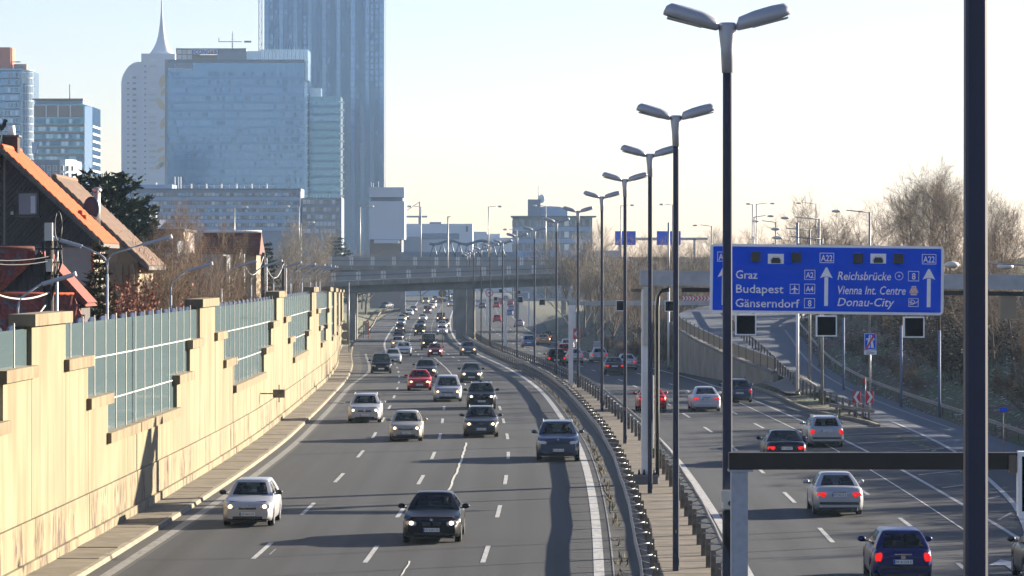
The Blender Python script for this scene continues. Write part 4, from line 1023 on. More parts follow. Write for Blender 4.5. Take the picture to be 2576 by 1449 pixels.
X, Y, Z = at(582, 150, d); m = MB(); m.tube([(0,0,0),(0,0,12.5)], [.35,.12], 6); m.box((-1,0,8),(10,.2,.3)); m.box((6.5,0,8),(3,.5,.8)); m.box((-5.8,0,8.8),(.3,.3,1.8))
for k in range(6): m.box((0,0,6+k),(1.1,.2,.15))
m.build('antenna_mast', M['b_grey'], t, (X-t.location[0], 6, Z))
# lower glass tower between
d = 1480; t = bld('office_tower', 'lower teal glass tower between the wide slab and the tallest tower, with short pale fins', d, 768)
block(t, d, 768, 857, 243, 690, 20, M['g_green'], zb=-1); block(t, d, 775, 807, 221, 243, 8, M['g_pale'], 'glass_penthouse', 2)
for y in ar(268, 600, 19.6): _, _, Z = at(0, y, d); MB().box((0,0,0),(88*d/F,.5,.9)).build('floor_band', M['g_dark'], t, (44.7*d/F, -.1, Z))
windows(t, d, ar(774, 852, 7.4), ar(259, 490, 19.6), .95, 1.5, [M['g_green'], M['g_mid'], M['g_blue']], -.12, pick=lambda c, r: 1 if (r < 3 and rnd.random() < .6) else rnd.choice((0,0,2)))
for i, y in enumerate(ar(238, 520, 19.6)):
    for x in (769, 859):
        if x == 859 and i < 1: continue
        X, _, Z = at(x, y, d); MB().box((0,0,0),(2.2,1.2,.45)).build('fin', M['b_fin'], t, (X-t.location[0], -.5, Z))
# white residential tower with the spire
d = 1600; t = bld('residential_tower', 'white tower with a concave pointed spire and a rounded left shoulder', d, 305)
s = d/F; P = [(305,690),(305,205),(308,192),(314,180),(323,167),(334,159),(345,155.5),(358,156),(358,690)]
m = MB(); m.prism([(at(x,y,d)[0]-t.location[0], max(-1, at(x,y,d)[2])) for x, y in P][::-1], 0, 16, 'y'); m.build('wall', M['b_white'], t)
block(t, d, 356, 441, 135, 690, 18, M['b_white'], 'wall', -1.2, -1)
X, _, Z0 = at(403, 135, d); X -= t.location[0]; m = MB(); rings = []
for y, r in ((135,34),(128,27),(118,20.5),(105,14.5),(90,10),(72,6.8),(52,4.4),(30,2.6),(10,1.7),(-25,1.1)):
    z = at(0, y, d)[2]; rings.append([(X+r*s*math.cos(2*math.pi*k/20), 7+r*s*.8*math.sin(2*math.pi*k/20), z) for k in range(20)])
m.loft(rings, True, 0, True); m.build('spire', M['b_white'], t)
for xx, w, h, y0, mt, yo in ((322.4,5.2,3,209,'win',-.08),(338,9.5,5,195,'win',-.08),(366,4.4,3.4,166.6,'win',-1.28),(384.6,17.5,6,152,'win_pale',-1.28)):
    windows(t, d, [xx], ar(y0, 465, 14.3), w*s, h*s, [M[mt]], yo)
for x, y, a, l in ((409,205,78,38),(411,232,70,26),(405,262,-62,40),(411,310,75,34),(408,345,-20,16),(404,378,25,26),(409,398,30,30),(402,418,40,28),(410,412,55,26)):
    X, _, Z = at(x, y, d); X -= t.location[0]; ca, sa = math.cos(R_(a)), math.sin(R_(a)); l *= s; w = l*.2
    pts = [(-l/2,0),(-l*.2,-w),(l*.2,-w*.9),(l/2,0),(l*.2,w*.9),(-l*.2,w)]
    pts = [(max(min(X+p*ca-q*sa, at(415,0,d)[0]-t.location[0]), -99), Z+p*sa+q*ca) for p, q in pts]
    m = MB(); m.prism(pts, -1.27, -1.21, 'y'); m.build('painted_leaf', M['b_gold'], t)
# far left towers
d = 1300; t = bld('office_tower', 'leftmost tower with curved glass front and a terracotta red core on its roof', d, 20)
s = d/F; block(t, d, -60, 54, 172, 690, 14, M['g_blue'], zb=-1)
m = MB(); top = at(0,171,d)[2]; X0, X1 = at(53,0,d)[0]-t.location[0], at(85,0,d)[0]-t.location[0]
arc = [(X0+(X1-X0)*(k/8), -3.0*math.sin(math.pi*(.15+.75*k/8))) for k in range(9)] + [(X1,14),(X0,14)]
m.prism(arc, -1, top-1.5, 'z'); m.build('curved_glass', M['g_pale'], t)
for y in ar(178, 440, 19.2):
    z = at(0, y, d)[2]; m = MB(); m.prism([(p, q-.25) for p, q in arc[:9]]+[(X1,2),(X0,2)], z-.2, z+.2, 'z'); m.build('floor_band', M['b_fin'], t)
    MB().box(((X0-114*s/1.9)/1-.0,-.2,z),(114*s,.4,.5)).build('floor_band', M['b_band'], t)
for k in range(8): x = X0+(X1-X0)*(k+.5)/8; MB().box((x,-3.0*math.sin(math.pi*(.15+.75*(k+.5)/8))-.1,top/2),(.14,.2,top-4)).build('mullion', M['b_fin'], t)
x = X0+(X1-X0)*.42; MB().box((x,-2.95,top/2-2),(1.6,.3,top-8)).build('dark_strip', M['g_dark'], t)
windows(t, d, ar(3, 46, 6.5), ar(188, 400, 19.2), .75, 1.6, [M['win'], M['g_blue'], M['g_pale']], -.1, pick=lambda c, r: rnd.choice((0,0,1,1,2)))
block(t, d, -10, 25, 118, 172, 10, M['b_red'], 'red_core', 2); block(t, d, 25, 28, 119, 172, 8, M['b_red'], 'red_core', 3)
X, _, Z = at(48,170,d); MB().box((X-t.location[0],4,Z),(5,3,3)).build('roof_machine', M['b_brown'], t); MB().box((X-t.location[0]-4,4,Z+2.4),(8,.4,.4)).build('crane_jib', M['b_grey'], t)
d = 1200; t = bld('office_tower', 'green banded glass office block with a flat roof canopy and a mast', d, 86)
s = d/F; block(t, d, 86, 213, 262, 690, 30, M['g_green'], zb=-1)
a = at(213,262,d); b = at(227,266,d); m = MB(); m.prism([(a[0]-t.location[0]-.1,0.02),(b[0]-t.location[0],6),(b[0]-t.location[0],30),(a[0]-t.location[0]-.1,30)], -1, a[2]-.6, 'z'); m.build('side_wall', M['g_blue'], t)
block(t, d, 86, 208, 266, 294, .4, M['b_brown'], 'louvre_storey', -.35)
for x in (115, 145, 176): block(t, d, x, x+3, 266, 294, .3, M['b_fin'], 'mullion', -.6)
for y in ar(316, 470, 18.7):
    z = at(0,y,d)[2]; MB().box((63.5*s,-.1,z),(127*s,.6,.75)).build('floor_band', M['b_brown'], t); MB().box((b[0]-t.location[0]+.05,18,z),(.3,24,.75)).build('floor_band', M['b_fin'], t)
windows(t, d, ar(92, 208, 9.5), ar(305, 470, 18.7), 1.15, 1.5, [M['g_green'], M['g_pale'], M['g_dark']], -.12)
block(t, d, 84, 205, 251, 262, 16, M['b_blue'], 'penthouse', 4); block(t, d, 80, 207, 247, 250, 20, M['b_brown'], 'roof_canopy', 2)
X, _, Z = at(170,247,d); MB().tube([(0,0,0),(0,0,37*s)], .22, 6).build('mast', M['b_grey'], t, (X-t.location[0],6,Z))
X, _, Z = at(80,358,d); MB().prism([(X-t.location[0],Z),(X-t.location[0]+2.6,Z),(X-t.location[0]+.8,Z-6)], -1.4, -1.2, 'y').build('glass_fold', M['b_blue'], t)
d = 900; t = bld('apartment_building', 'low rounded pale building with white framed windows, behind the orange roofed house', d, 62)
s = d/F; top = at(0,402,d)[2]; m = MB(); X = lambda p: at(p,0,d)[0]-t.location[0]
m.prism([(X(40),0),(X(148),0),(X(163),.7),(X(174),2.4),(X(181),6),(X(181),20),(X(40),20)], -1, top, 'z'); m.build('wall', M['b_grey'], t)
m = MB(); m.prism([(X(150),-.2),(X(164),.55),(X(175),2.3),(X(182),6),(X(182),9),(X(172),9)], -1, top+.15, 'z'); m.build('lit_corner', M['b_white'], t)  # sunlight on the rounded corner, put into white against the grey wall
for y in ar(423, 490, 18.6):
    for x in (77,93,108,123,138): block(t, d, x-4.6, x+4.6, y-7, y+7, .15, M['white'], 'window_frame', -.15); block(t, d, x-3.4, x+3.4, y-5.8, y+5.8, .1, M['win'], 'window', -.22)
    for x, yo in ((156,.0),(168.5,1.1),(177.5,3.0)): block(t, d, x-3.6, x+3.6, y-7, y+7, .4, M['white'], 'window_frame', yo-.05); block(t, d, x-2.4, x+2.4, y-5.8, y+5.8, .1, M['win'], 'window', yo-.12)
# long office block
d = 1000; t = bld('office_block', 'long low blue-grey office block with ribbon windows in front of the glass towers', d, 130)
block(t, d, 296, 757, 478, 690, 16, M['b_grey'], zb=-1); block(t, d, 296, 757, 474, 478, 16.6, M['b_band'], 'roof_edge', -.3); block(t, d, 130, 428, 463, 474, 14, M['b_blue'], 'flat_roof', 6); block(t, d, 130, 300, 474, 690, 10, M['b_grey'], zb=-1, yoff=8)
windows(t, d, ar(304, 750, 9.3), [489,511,529,547,566], .92, .95, [M['win'], M['win_pale'], M['g_blue']], -.08, pick=lambda c, r: 1 if rnd.random() < .22 else rnd.choice((0,0,2)))
for y in (500, 520, 538, 557, 576): block(t, d, 296, 757, y-4.2, y+4.2, .3, M['b_blue'], 'spandrel_band', -.25)
block(t, d, 754.5, 757.5, 482, 520, 1, M['white'], 'corner_post', -.8)
for x in (452, 437, 446): block(t, d, x-1, x+1, 444, 474, .5, M['white'], 'flue', 3)
for k, x in enumerate(range(462, 690, 19)):
    block(t, d, x, x+.6, 464, 474, .1, M['b_fin'], 'roof_rail_post', .5)
    if k % 2: block(t, d, x-3, x, 462, 474, .8, M['white'], 'roof_vent', 2)
block(t, d, 462, 690, 466, 466.7, .1, M['b_fin'], 'roof_rail', .5)
for x in (150, 191, 315, 386): block(t, d, x-2, x+2, 458, 464, .8, M['white'], 'roof_vent', 7)
t = bld('office_block', 'lower end of the office block with whiter windows, beneath the dark glass tower', d, 758)
block(t, d, 758.5, 859, 497, 690, 15, M['b_grey'], zb=-1, yoff=.5)
windows(t, d, ar(766, 852, 10.4), [508,527,545,563,581], 1.02, 1.2, [M['win_pale'], M['win']], .42, pick=lambda c, r: 0 if rnd.random() < .6 else 1)
for x in range(764, 832, 8): block(t, d, x, x+.5, 491, 497, .1, M['b_fin'], 'roof_rail_post', .8)
block(t, d, 764, 832, 491, 491.6, .1, M['b_fin'], 'roof_rail', .8)
# white block tower right of the skyscraper
d = 800; t = bld('storage_tower', 'windowless white block tower with a gap below its top storey', d, 928)
block(t, d, 929, 1017, 471, 496, 12, M['b_white'], 'top_storey'); block(t, d, 933, 1013, 496, 506, 10, M['b_grey'], 'recess', 1); block(t, d, 929, 1017.5, 506, 602, 12, M['b_white'], 'wall'); block(t, d, 930, 1010, 602, 690, 10, M['b_brown'], 'base', 1, -1); block(t, d, 941, 1004, 603, 612, 1, M['b_white'], 'canopy', -.6)
for x, y in ((933,458),(938,460),(951,456),(969,454)): block(t, d, x-.7, x+.7, y, 471, .4, M['b_fin'], 'antenna', 2)
# low buildings in the middle
d = 1100; t = bld('warehouse', 'long pale flat roofed hall between the block tower and the wavy canopy', d, 1017)
block(t, d, 1017, 1189, 563, 690, 20, M['b_white'], zb=-1); block(t, d, 1060, 1155, 587, 602, .8, M['b_grey'], 'window_band', -.4); block(t, d, 1172, 1177, 569, 583, .3, M['b_band'], 'window', -.15); block(t, d, 1080, 1110, 558, 563, 8, M['b_grey'], 'roof_machine', 4); block(t, d, 1017, 1060, 596, 640, 6, M['b_grey'], 'annex', -6)
d = 1250; t = bld('office_block', 'faint stepped pale building right of the long hall', d, 1190)
block(t, d, 1189, 1225, 583, 690, 15, M['b_white'], zb=-1); block(t, d, 1224, 1258, 588, 690, 15, M['b_white'], zb=-1, yoff=2); block(t, d, 1256, 1292, 598, 690, 15, M['b_white'], zb=-1)
windows(t, d, ar(1194, 1284, 8), [607, 616], .7, .6, [M['win'], M['win_pale']], -.1)
d = 1000; t = bld('office_building', 'hazy grey office building with overhanging roof, right of the centre', d, 1288)
s = d/F; block(t, d, 1289, 1490, 546, 690, 14, M['b_grey'], zb=-1); block(t, d, 1285, 1500, 543, 546, 16, M['b_band'], 'roof_overhang', -1.5); block(t, d, 1328, 1360, 501, 543, 6, M['b_grey'], 'stair_tower', 3)
m = MB(); m.prism([(at(x,y,d)[0]-t.location[0], at(x,y,d)[2]) for x, y in [(1354,543),(1354,520),(1380,518),(1405,519),(1425,523),(1428,526),(1428,543)]][::-1], 4, 12, 'y'); m.build('curved_penthouse', M['b_blue'], t)
for y in (561, 590, 622):
    for x in (1294, 1311, 1328, 1352, 1370, 1385, 1402, 1425, 1442, 1460, 1478): block(t, d, x-5.5, x+5.5, y-7.5, y+7.5, .2, M['white'] if x in (1362,1425) else M['win'], 'window', -.1); block(t, d, x+6, x+7, y-8, y+8, .3, M['white'], 'window_mullion', -.2)
for y in (576, 606): block(t, d, 1289, 1490, y-5, y+5, .3, M['b_blue'], 'spandrel_band', -.18)
X, _, Z = at(1363,501,d); MB().ball((0,0,0),(1.1,.4,1.3),10,6).build('satellite_dish', M['b_fin'], t, (X-t.location[0],4,Z+.2)); MB().tube([(0,0,0),(0,0,4)], .12, 6).build('antenna', M['b_fin'], t, (X-t.location[0]-1,4,Z))
# wavy canopy on struts, sign wall
d = 720; t = thing('wavy_canopy', 'wavy dark canopy rail on slanted struts behind the rear bridge', 'canopy', ((1185-1288)*d/F, d, 0))
m = MB(); P = []
for k in range(40): x = 1080+208*k/39; P.append(Vector(at(x, 610+4.5*math.sin(k*.42+.6), d))-t.location)
m.tube(P, .32, 6); m.build('rail', M['b_band'], t)
for k in range(2, 38, 4):
    a = P[k]; MB().tube([a, (a.x-1.0, 0, a.z-3.5)], .14, 5).build('strut', M['b_band'], t); MB().tube([a, (a.x+1.0, 0, a.z-3.5)], .14, 5).build('strut', M['b_band'], t)
w = block(t, d, 1010, 1300, 634, 700, 1, M['b_grey'], 'wall', 1, 6.6)
for x in (-23.0, 1.0): MB().bbox((x-.5-t.location[0], 1, -2.6),(x+.5-t.location[0], 2, 6.7)).build('column', M['concrete'], t)
t = thing('sign_wall', 'pale blue wall with the letters DONAU just above the rear bridge', 'sign', ((1300-1288)*730/F, 730, 0))
block(t, 730, 1297, 1560, 630, 700, 1, M['b_blue'], 'wall', 0, 6.6)
MB().bbox((9.5,0,-2.6),(10.5,1,6.7)).build('column', M['concrete'], t); X, Y, Z = at(1316, 643, 730); text('DONAU', 1.0, t, (X-t.location[0], -.05, Z), M['b_band'], width=66*730/F, bold=.01)
# tower crane
d = 1150; t = thing('tower_crane', 'small hazy tower crane between the block tower and the bridge lamps', 'crane', ((1056-1288)*d/F, d, 0))
z = at(0,545,d)[2]; m = MB(); m.box((0,0,z/2),(.9,.9,z)); m.build('mast', M['b_grey'], t); MB().box((-3,0,z),(11,.5,.6)).build('jib', M['b_grey'], t); MB().tube([(0,0,z),(0,0,z+5)], .25, 5).build('apex', M['b_grey'], t)
MB().tube([(0,0,z+5),(-7,0,z+.3)], .1, 4).build('tie', M['b_grey'], t)
# ------------------------------------------------------------------ houses behind the noise wall
M['tile_orange'] = vary_by_object(mat('orange_roof_tile', (.42,.068,.004), .8, var=.15, scale=6, bump=.3), .8, 1.15)
M['tile_red'] = vary_by_object(mat('dark_red_roof_tile', (.17,.030,.014), .7, var=.3, scale=8, bump=.3), .65, 1.3)
M['tile_brown'] = vary_by_object(mat('brown_roof_tile', (.115,.066,.042), .8, var=.2, scale=5, bump=.3), .85, 1.15)
M['frost'] = mat('frosted_tile_patch', (.11,.07,.065), .8, var=.4, scale=9)
M['timber'] = vary_by_object(mat('dark_stained_board', (.022,.017,.015), .75, col2=(.060,.050,.048), scale=2.2, stretch=(6,6,1), bump=.3), .7, 1.4)
M['plaster'] = mat('grey_pink_plaster', (.34,.28,.25), .9, var=.06, scale=2, bump=.1)
M['plaster_warm'] = mat('warm_plaster', (.28,.225,.15), .9, var=.06, scale=2)
M['barge'] = mat('weathered_barge_board', (.11,.095,.085), .8, var=.3, scale=6)
M['brick_dark'] = mat('dark_chimney_brick', (.05,.035,.03), .9, var=.3, scale=8)
M['roomglass'] = mat('house_window_glass', (.09,.12,.20), .12, 0)
M['curtain'] = mat('white_curtain', (.55,.56,.60), .8)
def clip_poly(poly, conv):
    out = poly
    for i in range(len(conv)):
        a, b = conv[i], conv[(i+1) % len(conv)]; inp = out; out = []
        side = lambda p: (b[0]-a[0])*(p[1]-a[1]) - (b[1]-a[1])*(p[0]-a[0])
        for j in range(len(inp)):
            p, q = inp[j], inp[(j+1) % len(inp)]; sp, sq = side(p), side(q)
            if sp >= 0: out.append(p)
            if (sp >= 0) != (sq >= 0): t = sp/(sp-sq); out.append((p[0]+(q[0]-p[0])*t, p[1]+(q[1]-p[1])*t))
        if not out: return []
    return out
def tile_mesh(name, mt, w, l):
    m = MB(); n = 4; V = []
    for y, z in ((0,.0),(l*1.12,.035)):
        for i in range(n+1): u = i/n; V.append((-w/2+w*u, y, z+.035*math.sin(math.pi*min(1,u*1.25))))
    for y, z in ((0,-.03),(l*1.12,.005)): V += [(-w/2,y,z),(w/2,y,z)]
    f = [(i, i+1, n+2+i, n+1+i) for i in range(n)]; b = 2*(n+1)
    f += [tuple([b, b+1] + [n-i for i in range(n+1)])]
    m.add(V, f); return m.mesh(name, mt)
def tiled_plane(t, o, ax, up, W_, L_, tw, tl, mt, name='roof_tile', frost=0, skip=None):
    # o: lower corner, ax: unit along eave, up: unit up slope
    ax, up = Vector(ax), Vector(up); nrm = ax.cross(up); rot = Matrix((ax, -up, -nrm)).transposed() if nrm.z < 0 else Matrix((ax, up, nrm)).transposed()
    flip = nrm.z < 0
    if flip: rot = Matrix((-ax, up, (-ax).cross(up))).transposed()
    e = rot.to_euler(); me = tile_mesh(name, mt, tw, tl); c = 0
    for j in range(int(L_/tl)):
        for i in range(int(W_/tw)):
            if skip and skip((i+.5)*tw, (j+.5)*tl): continue
            p = Vector(o) + ax*((i+.5)*tw) + up*(j*tl)
            inst(name, me, t, p + Vector((0,0,.02)), e, mat=(M['frost'] if frost and rnd.random() < frost else None)); c += 1
    return c
def gable_house(label, d, apex, eave, depth, roof_mt, wall_mt, tw=.33, tl=.36, boards=True, split_y=616, mirror_left=True, name='house', cat='house', over=.55):
    ax, _, az = at(apex[0], apex[1], d); ex, _, ez = at(eave[0], eave[1], d)
    t = thing(name, label, cat, (ax, d, 2.4)); b = 2.4
    hw = ex-ax; hz = az-ez; wx = hw - .62; sl = hz/hw
    zw = az - sl*wx - .25
    body = MB(); body.prism([(-wx,0),(wx,0),(wx,zw-b),(0,az-b-.25),(-wx,zw-b)], .12, depth-.3, 'y'); body.build('wall', wall_mt, t)
    L_ = math.hypot(hw, hz); up = Vector((-hw,0,hz)).normalized()
    for s in (1,-1):
        m = MB(); th = .16
        m.add([(s*hw,-over,ez-b),(0,-over,az-b),(0,depth,az-b),(s*hw,depth,ez-b),(s*hw,-over,ez-b-th),(0,-over,az-b-th),(0,depth,az-b-th),(s*hw,depth,ez-b-th)],
              [(0,3,2,1)[::s],(4,5,6,7)[::s],(0,1,5,4)[::s],(2,3,7,6)[::s],(0,4,7,3)[::s]]); m.build('roof', M['barge'], t)
        m = MB(); m.add([(s*hw,-over-.05,ez-b+.02),(0,-over-.05,az-b+.02),(0,-over-.05,az-b-.24),(s*hw,-over-.05,ez-b-.24),(s*hw,-over+.02,ez-b+.02),(0,-over+.02,az-b+.02),(0,-over+.02,az-b-.24),(s*hw,-over+.02,ez-b-.24)],
              [(0,1,2,3)[::-s],(0,4,5,1)[::-s],(3,2,6,7)[::-s]]); m.build('barge_board', M['barge'], t)
    tiled_plane(t, (hw, -over, ez-b+.03), (0,1,0), up, depth+over, L_, tw, tl, roof_mt)
    m = MB()
    for k in range(int((depth+over)/.4)): m.tube([(0,-over+.4*k,az-b+.02),(0,-over+.4*k+.42,az-b+.05)], [.13,.15], 8)
    tag(m.build('ridge_tiles', roof_mt, t), kind='stuff')
    if boards:
        zs = CAM_Z - (split_y-672)*d/F - b
        conv = [(-wx,zs),(wx,zs),(wx,max(zs+.01,zw-b)),(0,az-b-.27),(-wx,max(zs+.01,zw-b))]
        a = R_(48); pit = .165
        for s in (-1,1):
            half = clip_poly([(.1,0),(9,0),(9,20),(.1,20)] if s > 0 else [(-9,0),(-.0,0),(-.0,20),(-9,20)], conv)
            for k in range(-40, 60):
                cx, cz = (.25 if s > 0 else 0), zs + k*pit*1.5
                dx, dz = math.cos(a)*s, math.sin(a); nx, nz = -dz*s, dx*s
                w = pit*.46; P = [(cx-dx*9-nx*w, cz-dz*9-nz*w),(cx+dx*9-nx*w, cz+dz*9-nz*w),(cx+dx*9+nx*w, cz+dz*9+nz*w),(cx-dx*9+nx*w, cz-dz*9+nz*w)]
                area = sum(P[i][0]*P[(i+1)%4][1]-P[(i+1)%4][0]*P[i][1] for i in range(4))
                if area < 0: P = P[::-1]
                q = clip_poly(P, half)
                if len(q) > 2:
                    A_ = abs(sum(q[i][0]*q[(i+1)%len(q)][1]-q[(i+1)%len(q)][0]*q[i][1] for i in range(len(q))))
                    if A_ > .03: MB().prism(q, .06, .10+rnd.uniform(-.006,.01), 'y').build('board', M['timber'], t)
        MB().bbox((-wx,.05,zs-.1),(wx,.12,zs)).build('board_trim', M['barge'], t)
    return t, b
hA, b = gable_house('gabled house with dark herringbone boards and bright orange tiled roof at the left edge', 150, (7,373), (265,614), 5.4, M['tile_orange'], M['plaster'])
dA = 150; aX = hA.location[0]
X, _, Z = at(71, 513, dA); w, h = 46*dA/F, 53*dA/F; lx = X-aX
wf = MB(); wf.box((lx,.0,Z-b),(w+.22,.14,h+.22)); o = wf.build('window', M['timber'], hA); MB().box((lx,-.085,Z-b),(w,.03,h)).build('pane', M['roomglass'], o); MB().box((lx+w*.28,-.11,Z-b-.03),(w*.26,.01,h*.82)).build('curtain', M['curtain'], o); MB().box((lx,-.1,Z-b-h/2-.1),(w+.3,.2,.06)).build('sill', M['barge'], o)
X, _, Z = at(31, 536, dA); MB().box((X-aX,-.02,Z-b),(.14,.16,.14)).build('wall_lamp', M['steel'], hA)
# corner pipe in the orange tile colour
X, _, Z = at(236, 680, dA); MB().tube([(X-aX-.05,.0,0),(X-aX-.05,.0,7)], .06, 6).build('downpipe', M['tile_orange'], hA)
# chimney with pots, weathercock, snow hooks, dish
X, _, Z = at(26, 372, 153); MB().box((X-aX,3,Z-b-.3),(.75,.75,1.6)).build('chimney', M['brick_dark'], hA)
MB().tube([(X-aX+.05,3,Z-b+.5),(X-aX+.05,3,Z-b+1.0)], [.2,.15], 8).build('chimney_pot', M['white'], hA); MB().box((X-aX,3,Z-b+.52),(.9,.9,.08)).build('chimney_cap', M['barge'], hA)
t = thing('weathercock', 'black weathercock on the ridge of the orange roofed house', 'weathercock', (aX, 149.6, at(0,373,150)[2]))
MB().tube([(0,0,0),(0,0,.75)], .02, 5).build('rod', M['black'], t); m = MB(); m.box((0,0,.30),(.5,.02,.02)); m.box((0,0,.30),(.02,.5,.02)); m.build('compass_cross', M['black'], t)
ck = [(-.28,.95),(-.22,1.12),(-.3,1.18),(-.2,1.2),(-.1,1.0),(.05,.98),(.13,1.1),(.1,1.22),(.16,1.28),(.22,1.24),(.3,1.18),(.22,1.15),(.2,.95),(.08,.80),(.0,.74),(-.12,.82)]
c0 = len(ck); cc = (0,.97); m = MB(); V = [(x,-.012,z) for x,z in ck]+[(cc[0],-.012,cc[1])]; m.add(V, [(i,(i+1)%c0,c0) for i in range(c0)]); m.add([(x,.012,z) for x,z,in ck]+[(cc[0],.012,cc[1])], [((i+1)%c0,i,c0) for i in range(c0)]); m.build('cockerel', M['black'], t)
for px, py in ((203,529),(213,541)):
    X, Y, Z = at(px, py, 151.5); MB().tube([(X-aX,Y-dA,Z-b-.35),(X-aX,Y-dA,Z-b)], .12, 8).build('vent_tile', M['tile_orange'], hA)
X, Y, Z = at(163, 512, 154.5); m = MB()
for k in range(2): m.tube([at(155+8*k,500+4*k,154.6-.4*k),at(186+8*k,540+4*k,154.6-.4*k)], .035, 5)
mb_rel(m, (aX,dA,b)).build('snow_guard', M['steel_dark'], hA)
t = thing('satellite_dish', 'dark satellite dish on a mast with a metal chimney cowl behind the orange roof', 'satellite dish', at(230, 553, 156))
m = MB(); m.ball((0,0,.55),(.38,.10,.52),14,8); m.build('dish', M['pole'], t); MB().tube([(.26,.1,-.4),(.26,.1,1.35)], .05, 6).build('mast', M['steel'], t); MB().tube([(0,-.1,.2),(.30,-.5,.05),(.26,.0,0)], .03, 5).build('feed_arm', M['steel'], t)
MB().tube([(.2,.4,-.3),(.2,.4,1.25)], .16, 8).build('flue', M['steel'], t); m = MB(); m.ball((.2,.4,1.36),(.24,.24,.14),10,6); m.build('cowl', M['steel'], t)
hB, b2 = gable_house('second gabled house with a long brown tiled roof right behind the orange roofed one', 166, (140,447), (378,671), 7.5, M['tile_brown'], M['plaster_warm'], .40, .42, boards=False)
X, Y, Z = at(312, 668, 165.7)
for px in (300, 318, 330): X, Y, Z = at(px, 690, 165.9); MB().box((X-hB.location[0],.05,Z-b2),(.28,.2,1.0)).build('window_shutter', M['plaster_warm'], hB)
# porch roofs in front
d = 124; x0 = at(-120,745,d)[0]; x1 = at(186,745,d)[0]; zt = at(0,745,d)[2]
tC = thing('porch', 'low red tiled porch roof, frosted, just above the noise wall at the far left', 'porch', (x0, d, 2.4)); W_ = x1-x0; H_ = zt-2.4
up = Vector((0,.80,.60)); Ls = 2.2; o = Vector((0,-.80*Ls,H_-.60*Ls))
m = MB(); m.add([tuple(o), tuple(o+Vector((W_+.75,0,0))), (W_,0,H_), (0,0,H_), (0,.2,H_-.2), (W_,.2,H_-.2), (W_+.7,.2,H_-1.6),(0,.2,H_-1.6)], [(0,1,2,3),(3,2,5,4),(2,1,6,5)]); m.build('roof', M['tile_red'], tC)
tiled_plane(tC, o + Vector((0,0,.03)), (1,0,0), up, W_+.7, Ls, .235, .31, M['tile_red'], frost=.10, skip=lambda a, c: a > W_ + .7*(1-c/Ls))
MB().tube([(0,0,H_+.04),(W_,0,H_+.04)], .09, 8).build('ridge', M['tile_orange'], tC)
MB().bbox((.2,-.9,-.0),(W_-.1,.1,H_-.8)).build('wall', M['timber'], tC)
d = 131; xa, _, za = at(100, 632, d)
tD = thing('cottage', 'dark timber gable with red verges between the porch roof and the boarded house', 'house', (xa, d, 2.4)); za -= 2.4
rx, _, rz = at(217, 762, d); rx -= xa; rz -= 2.4; lx_, _, lz = at(-12, 735, d); lx_ -= xa; lz -= 2.4
MB().prism([(lx_,0),(rx-.25,0),(rx-.25,rz),(0,za-.15),(lx_,lz)], .35, 3.2, 'y').build('wall', M['timber'], tD)
for (ex, ez) in ((rx, rz),(lx_, lz)):
    s = 1 if ex > 0 else -1; m = MB()
    m.add([(ex,0,ez),(0,0,za),(0,3.5,za),(ex,3.5,ez),(ex,0,ez-.14),(0,0,za-.14),(0,3.5,za-.14),(ex,3.5,ez-.14)], [(0,3,2,1)[::s],(4,5,6,7)[::s]]); m.build('roof', M['tile_red'], tD)
    m = MB(); dx, dz = (0-ex), (za-ez); l_ = math.hypot(dx, dz)
    for k in range(int(l_/.3)):
        u = (k+.5)*.3/l_; m.box((ex+dx*u, -.06, ez+dz*u-.06), (.29,.10,.20), Matrix.Rotation(-math.atan2(dz, dx), 3, 'Y'))
    tag(m.build('verge_tiles', M['tile_red'], tD), kind='stuff')
MB().bbox((lx_+.3,.2,.2),(0,.34,lz+.05)).build('balcony_glass', M['roomglass'], tD)
d = 135; tE = thing('tiled_roof', 'dark red frosted tile roof slope at the left edge below the timber gable', 'roof', (at(-90,628,d)[0], d, 2.4))
W_ = at(86,628,d)[0]-tE.location[0]; H_ = at(0,628,d)[2]-2.4; up = Vector((0,.70,.714)); Ls = 1.9; o = Vector((0,-.70*Ls,H_-.714*Ls))
m = MB(); m.add([tuple(o), tuple(o+Vector((W_,0,0))), (W_,0,H_), (0,0,H_),(0,3,H_-2.5),(W_,3,H_-2.5)], [(0,1,2,3),(3,2,5,4)]); m.build('roof_deck', M['tile_red'], tE)
tiled_plane(tE, o + Vector((0,0,.03)), (1,0,0), up, W_, Ls, .235, .31, M['tile_red'], frost=.22)
MB().tube([(0,0,H_+.04),(W_,0,H_+.04)], .09, 8).build('ridge', M['tile_red'], tE); MB().bbox((0,-.6,0),(W_,2.8,H_-1.5)).build('wall', M['timber'], tE)
# farther houses
M['roofmetal'] = mat('pale_metal_roof', (.50,.52,.56), .4, .3, var=.1, scale=1)
d = 235; t = thing('house', 'flat roofed beige house with pale metal roof and white chimney behind the pine', 'house', (at(290,600,d)[0], d, 2.4)); lx = t.location[0]
block(t, d, 288, 462, 582, 760, 8, M['plaster'], 'wall', 0, 2.4-2.4); block(t, d, 282, 466, 576, 582, 9, M['barge'], 'roof_edge', -.5, None); 
m = MB(); A, B = at(300,577,d), at(400,577,d); m.add([(A[0]-lx,-.4,A[2]-2.4+.05),(B[0]-lx,-.4,B[2]-2.4+.05),(B[0]-lx,6,B[2]-2.4+.75),(A[0]-lx,6,A[2]-2.4+.75)], [(0,1,2,3)]); m.build('metal_roof', M['roofmetal'], t)
def zfix(t):
    for c in t.children:
        if c.name.split('.')[0] in ('wall','roof_edge','chimney','upper_wall','roof_slab','flue'): c.location.z -= 2.4
zfix(t)
X, _, Z = at(345,552,d); MB().box((X-lx,2,Z-2.4),(.55,.55,1.4)).build('chimney', M['white'], t); X, _, Z = at(372,552,d)
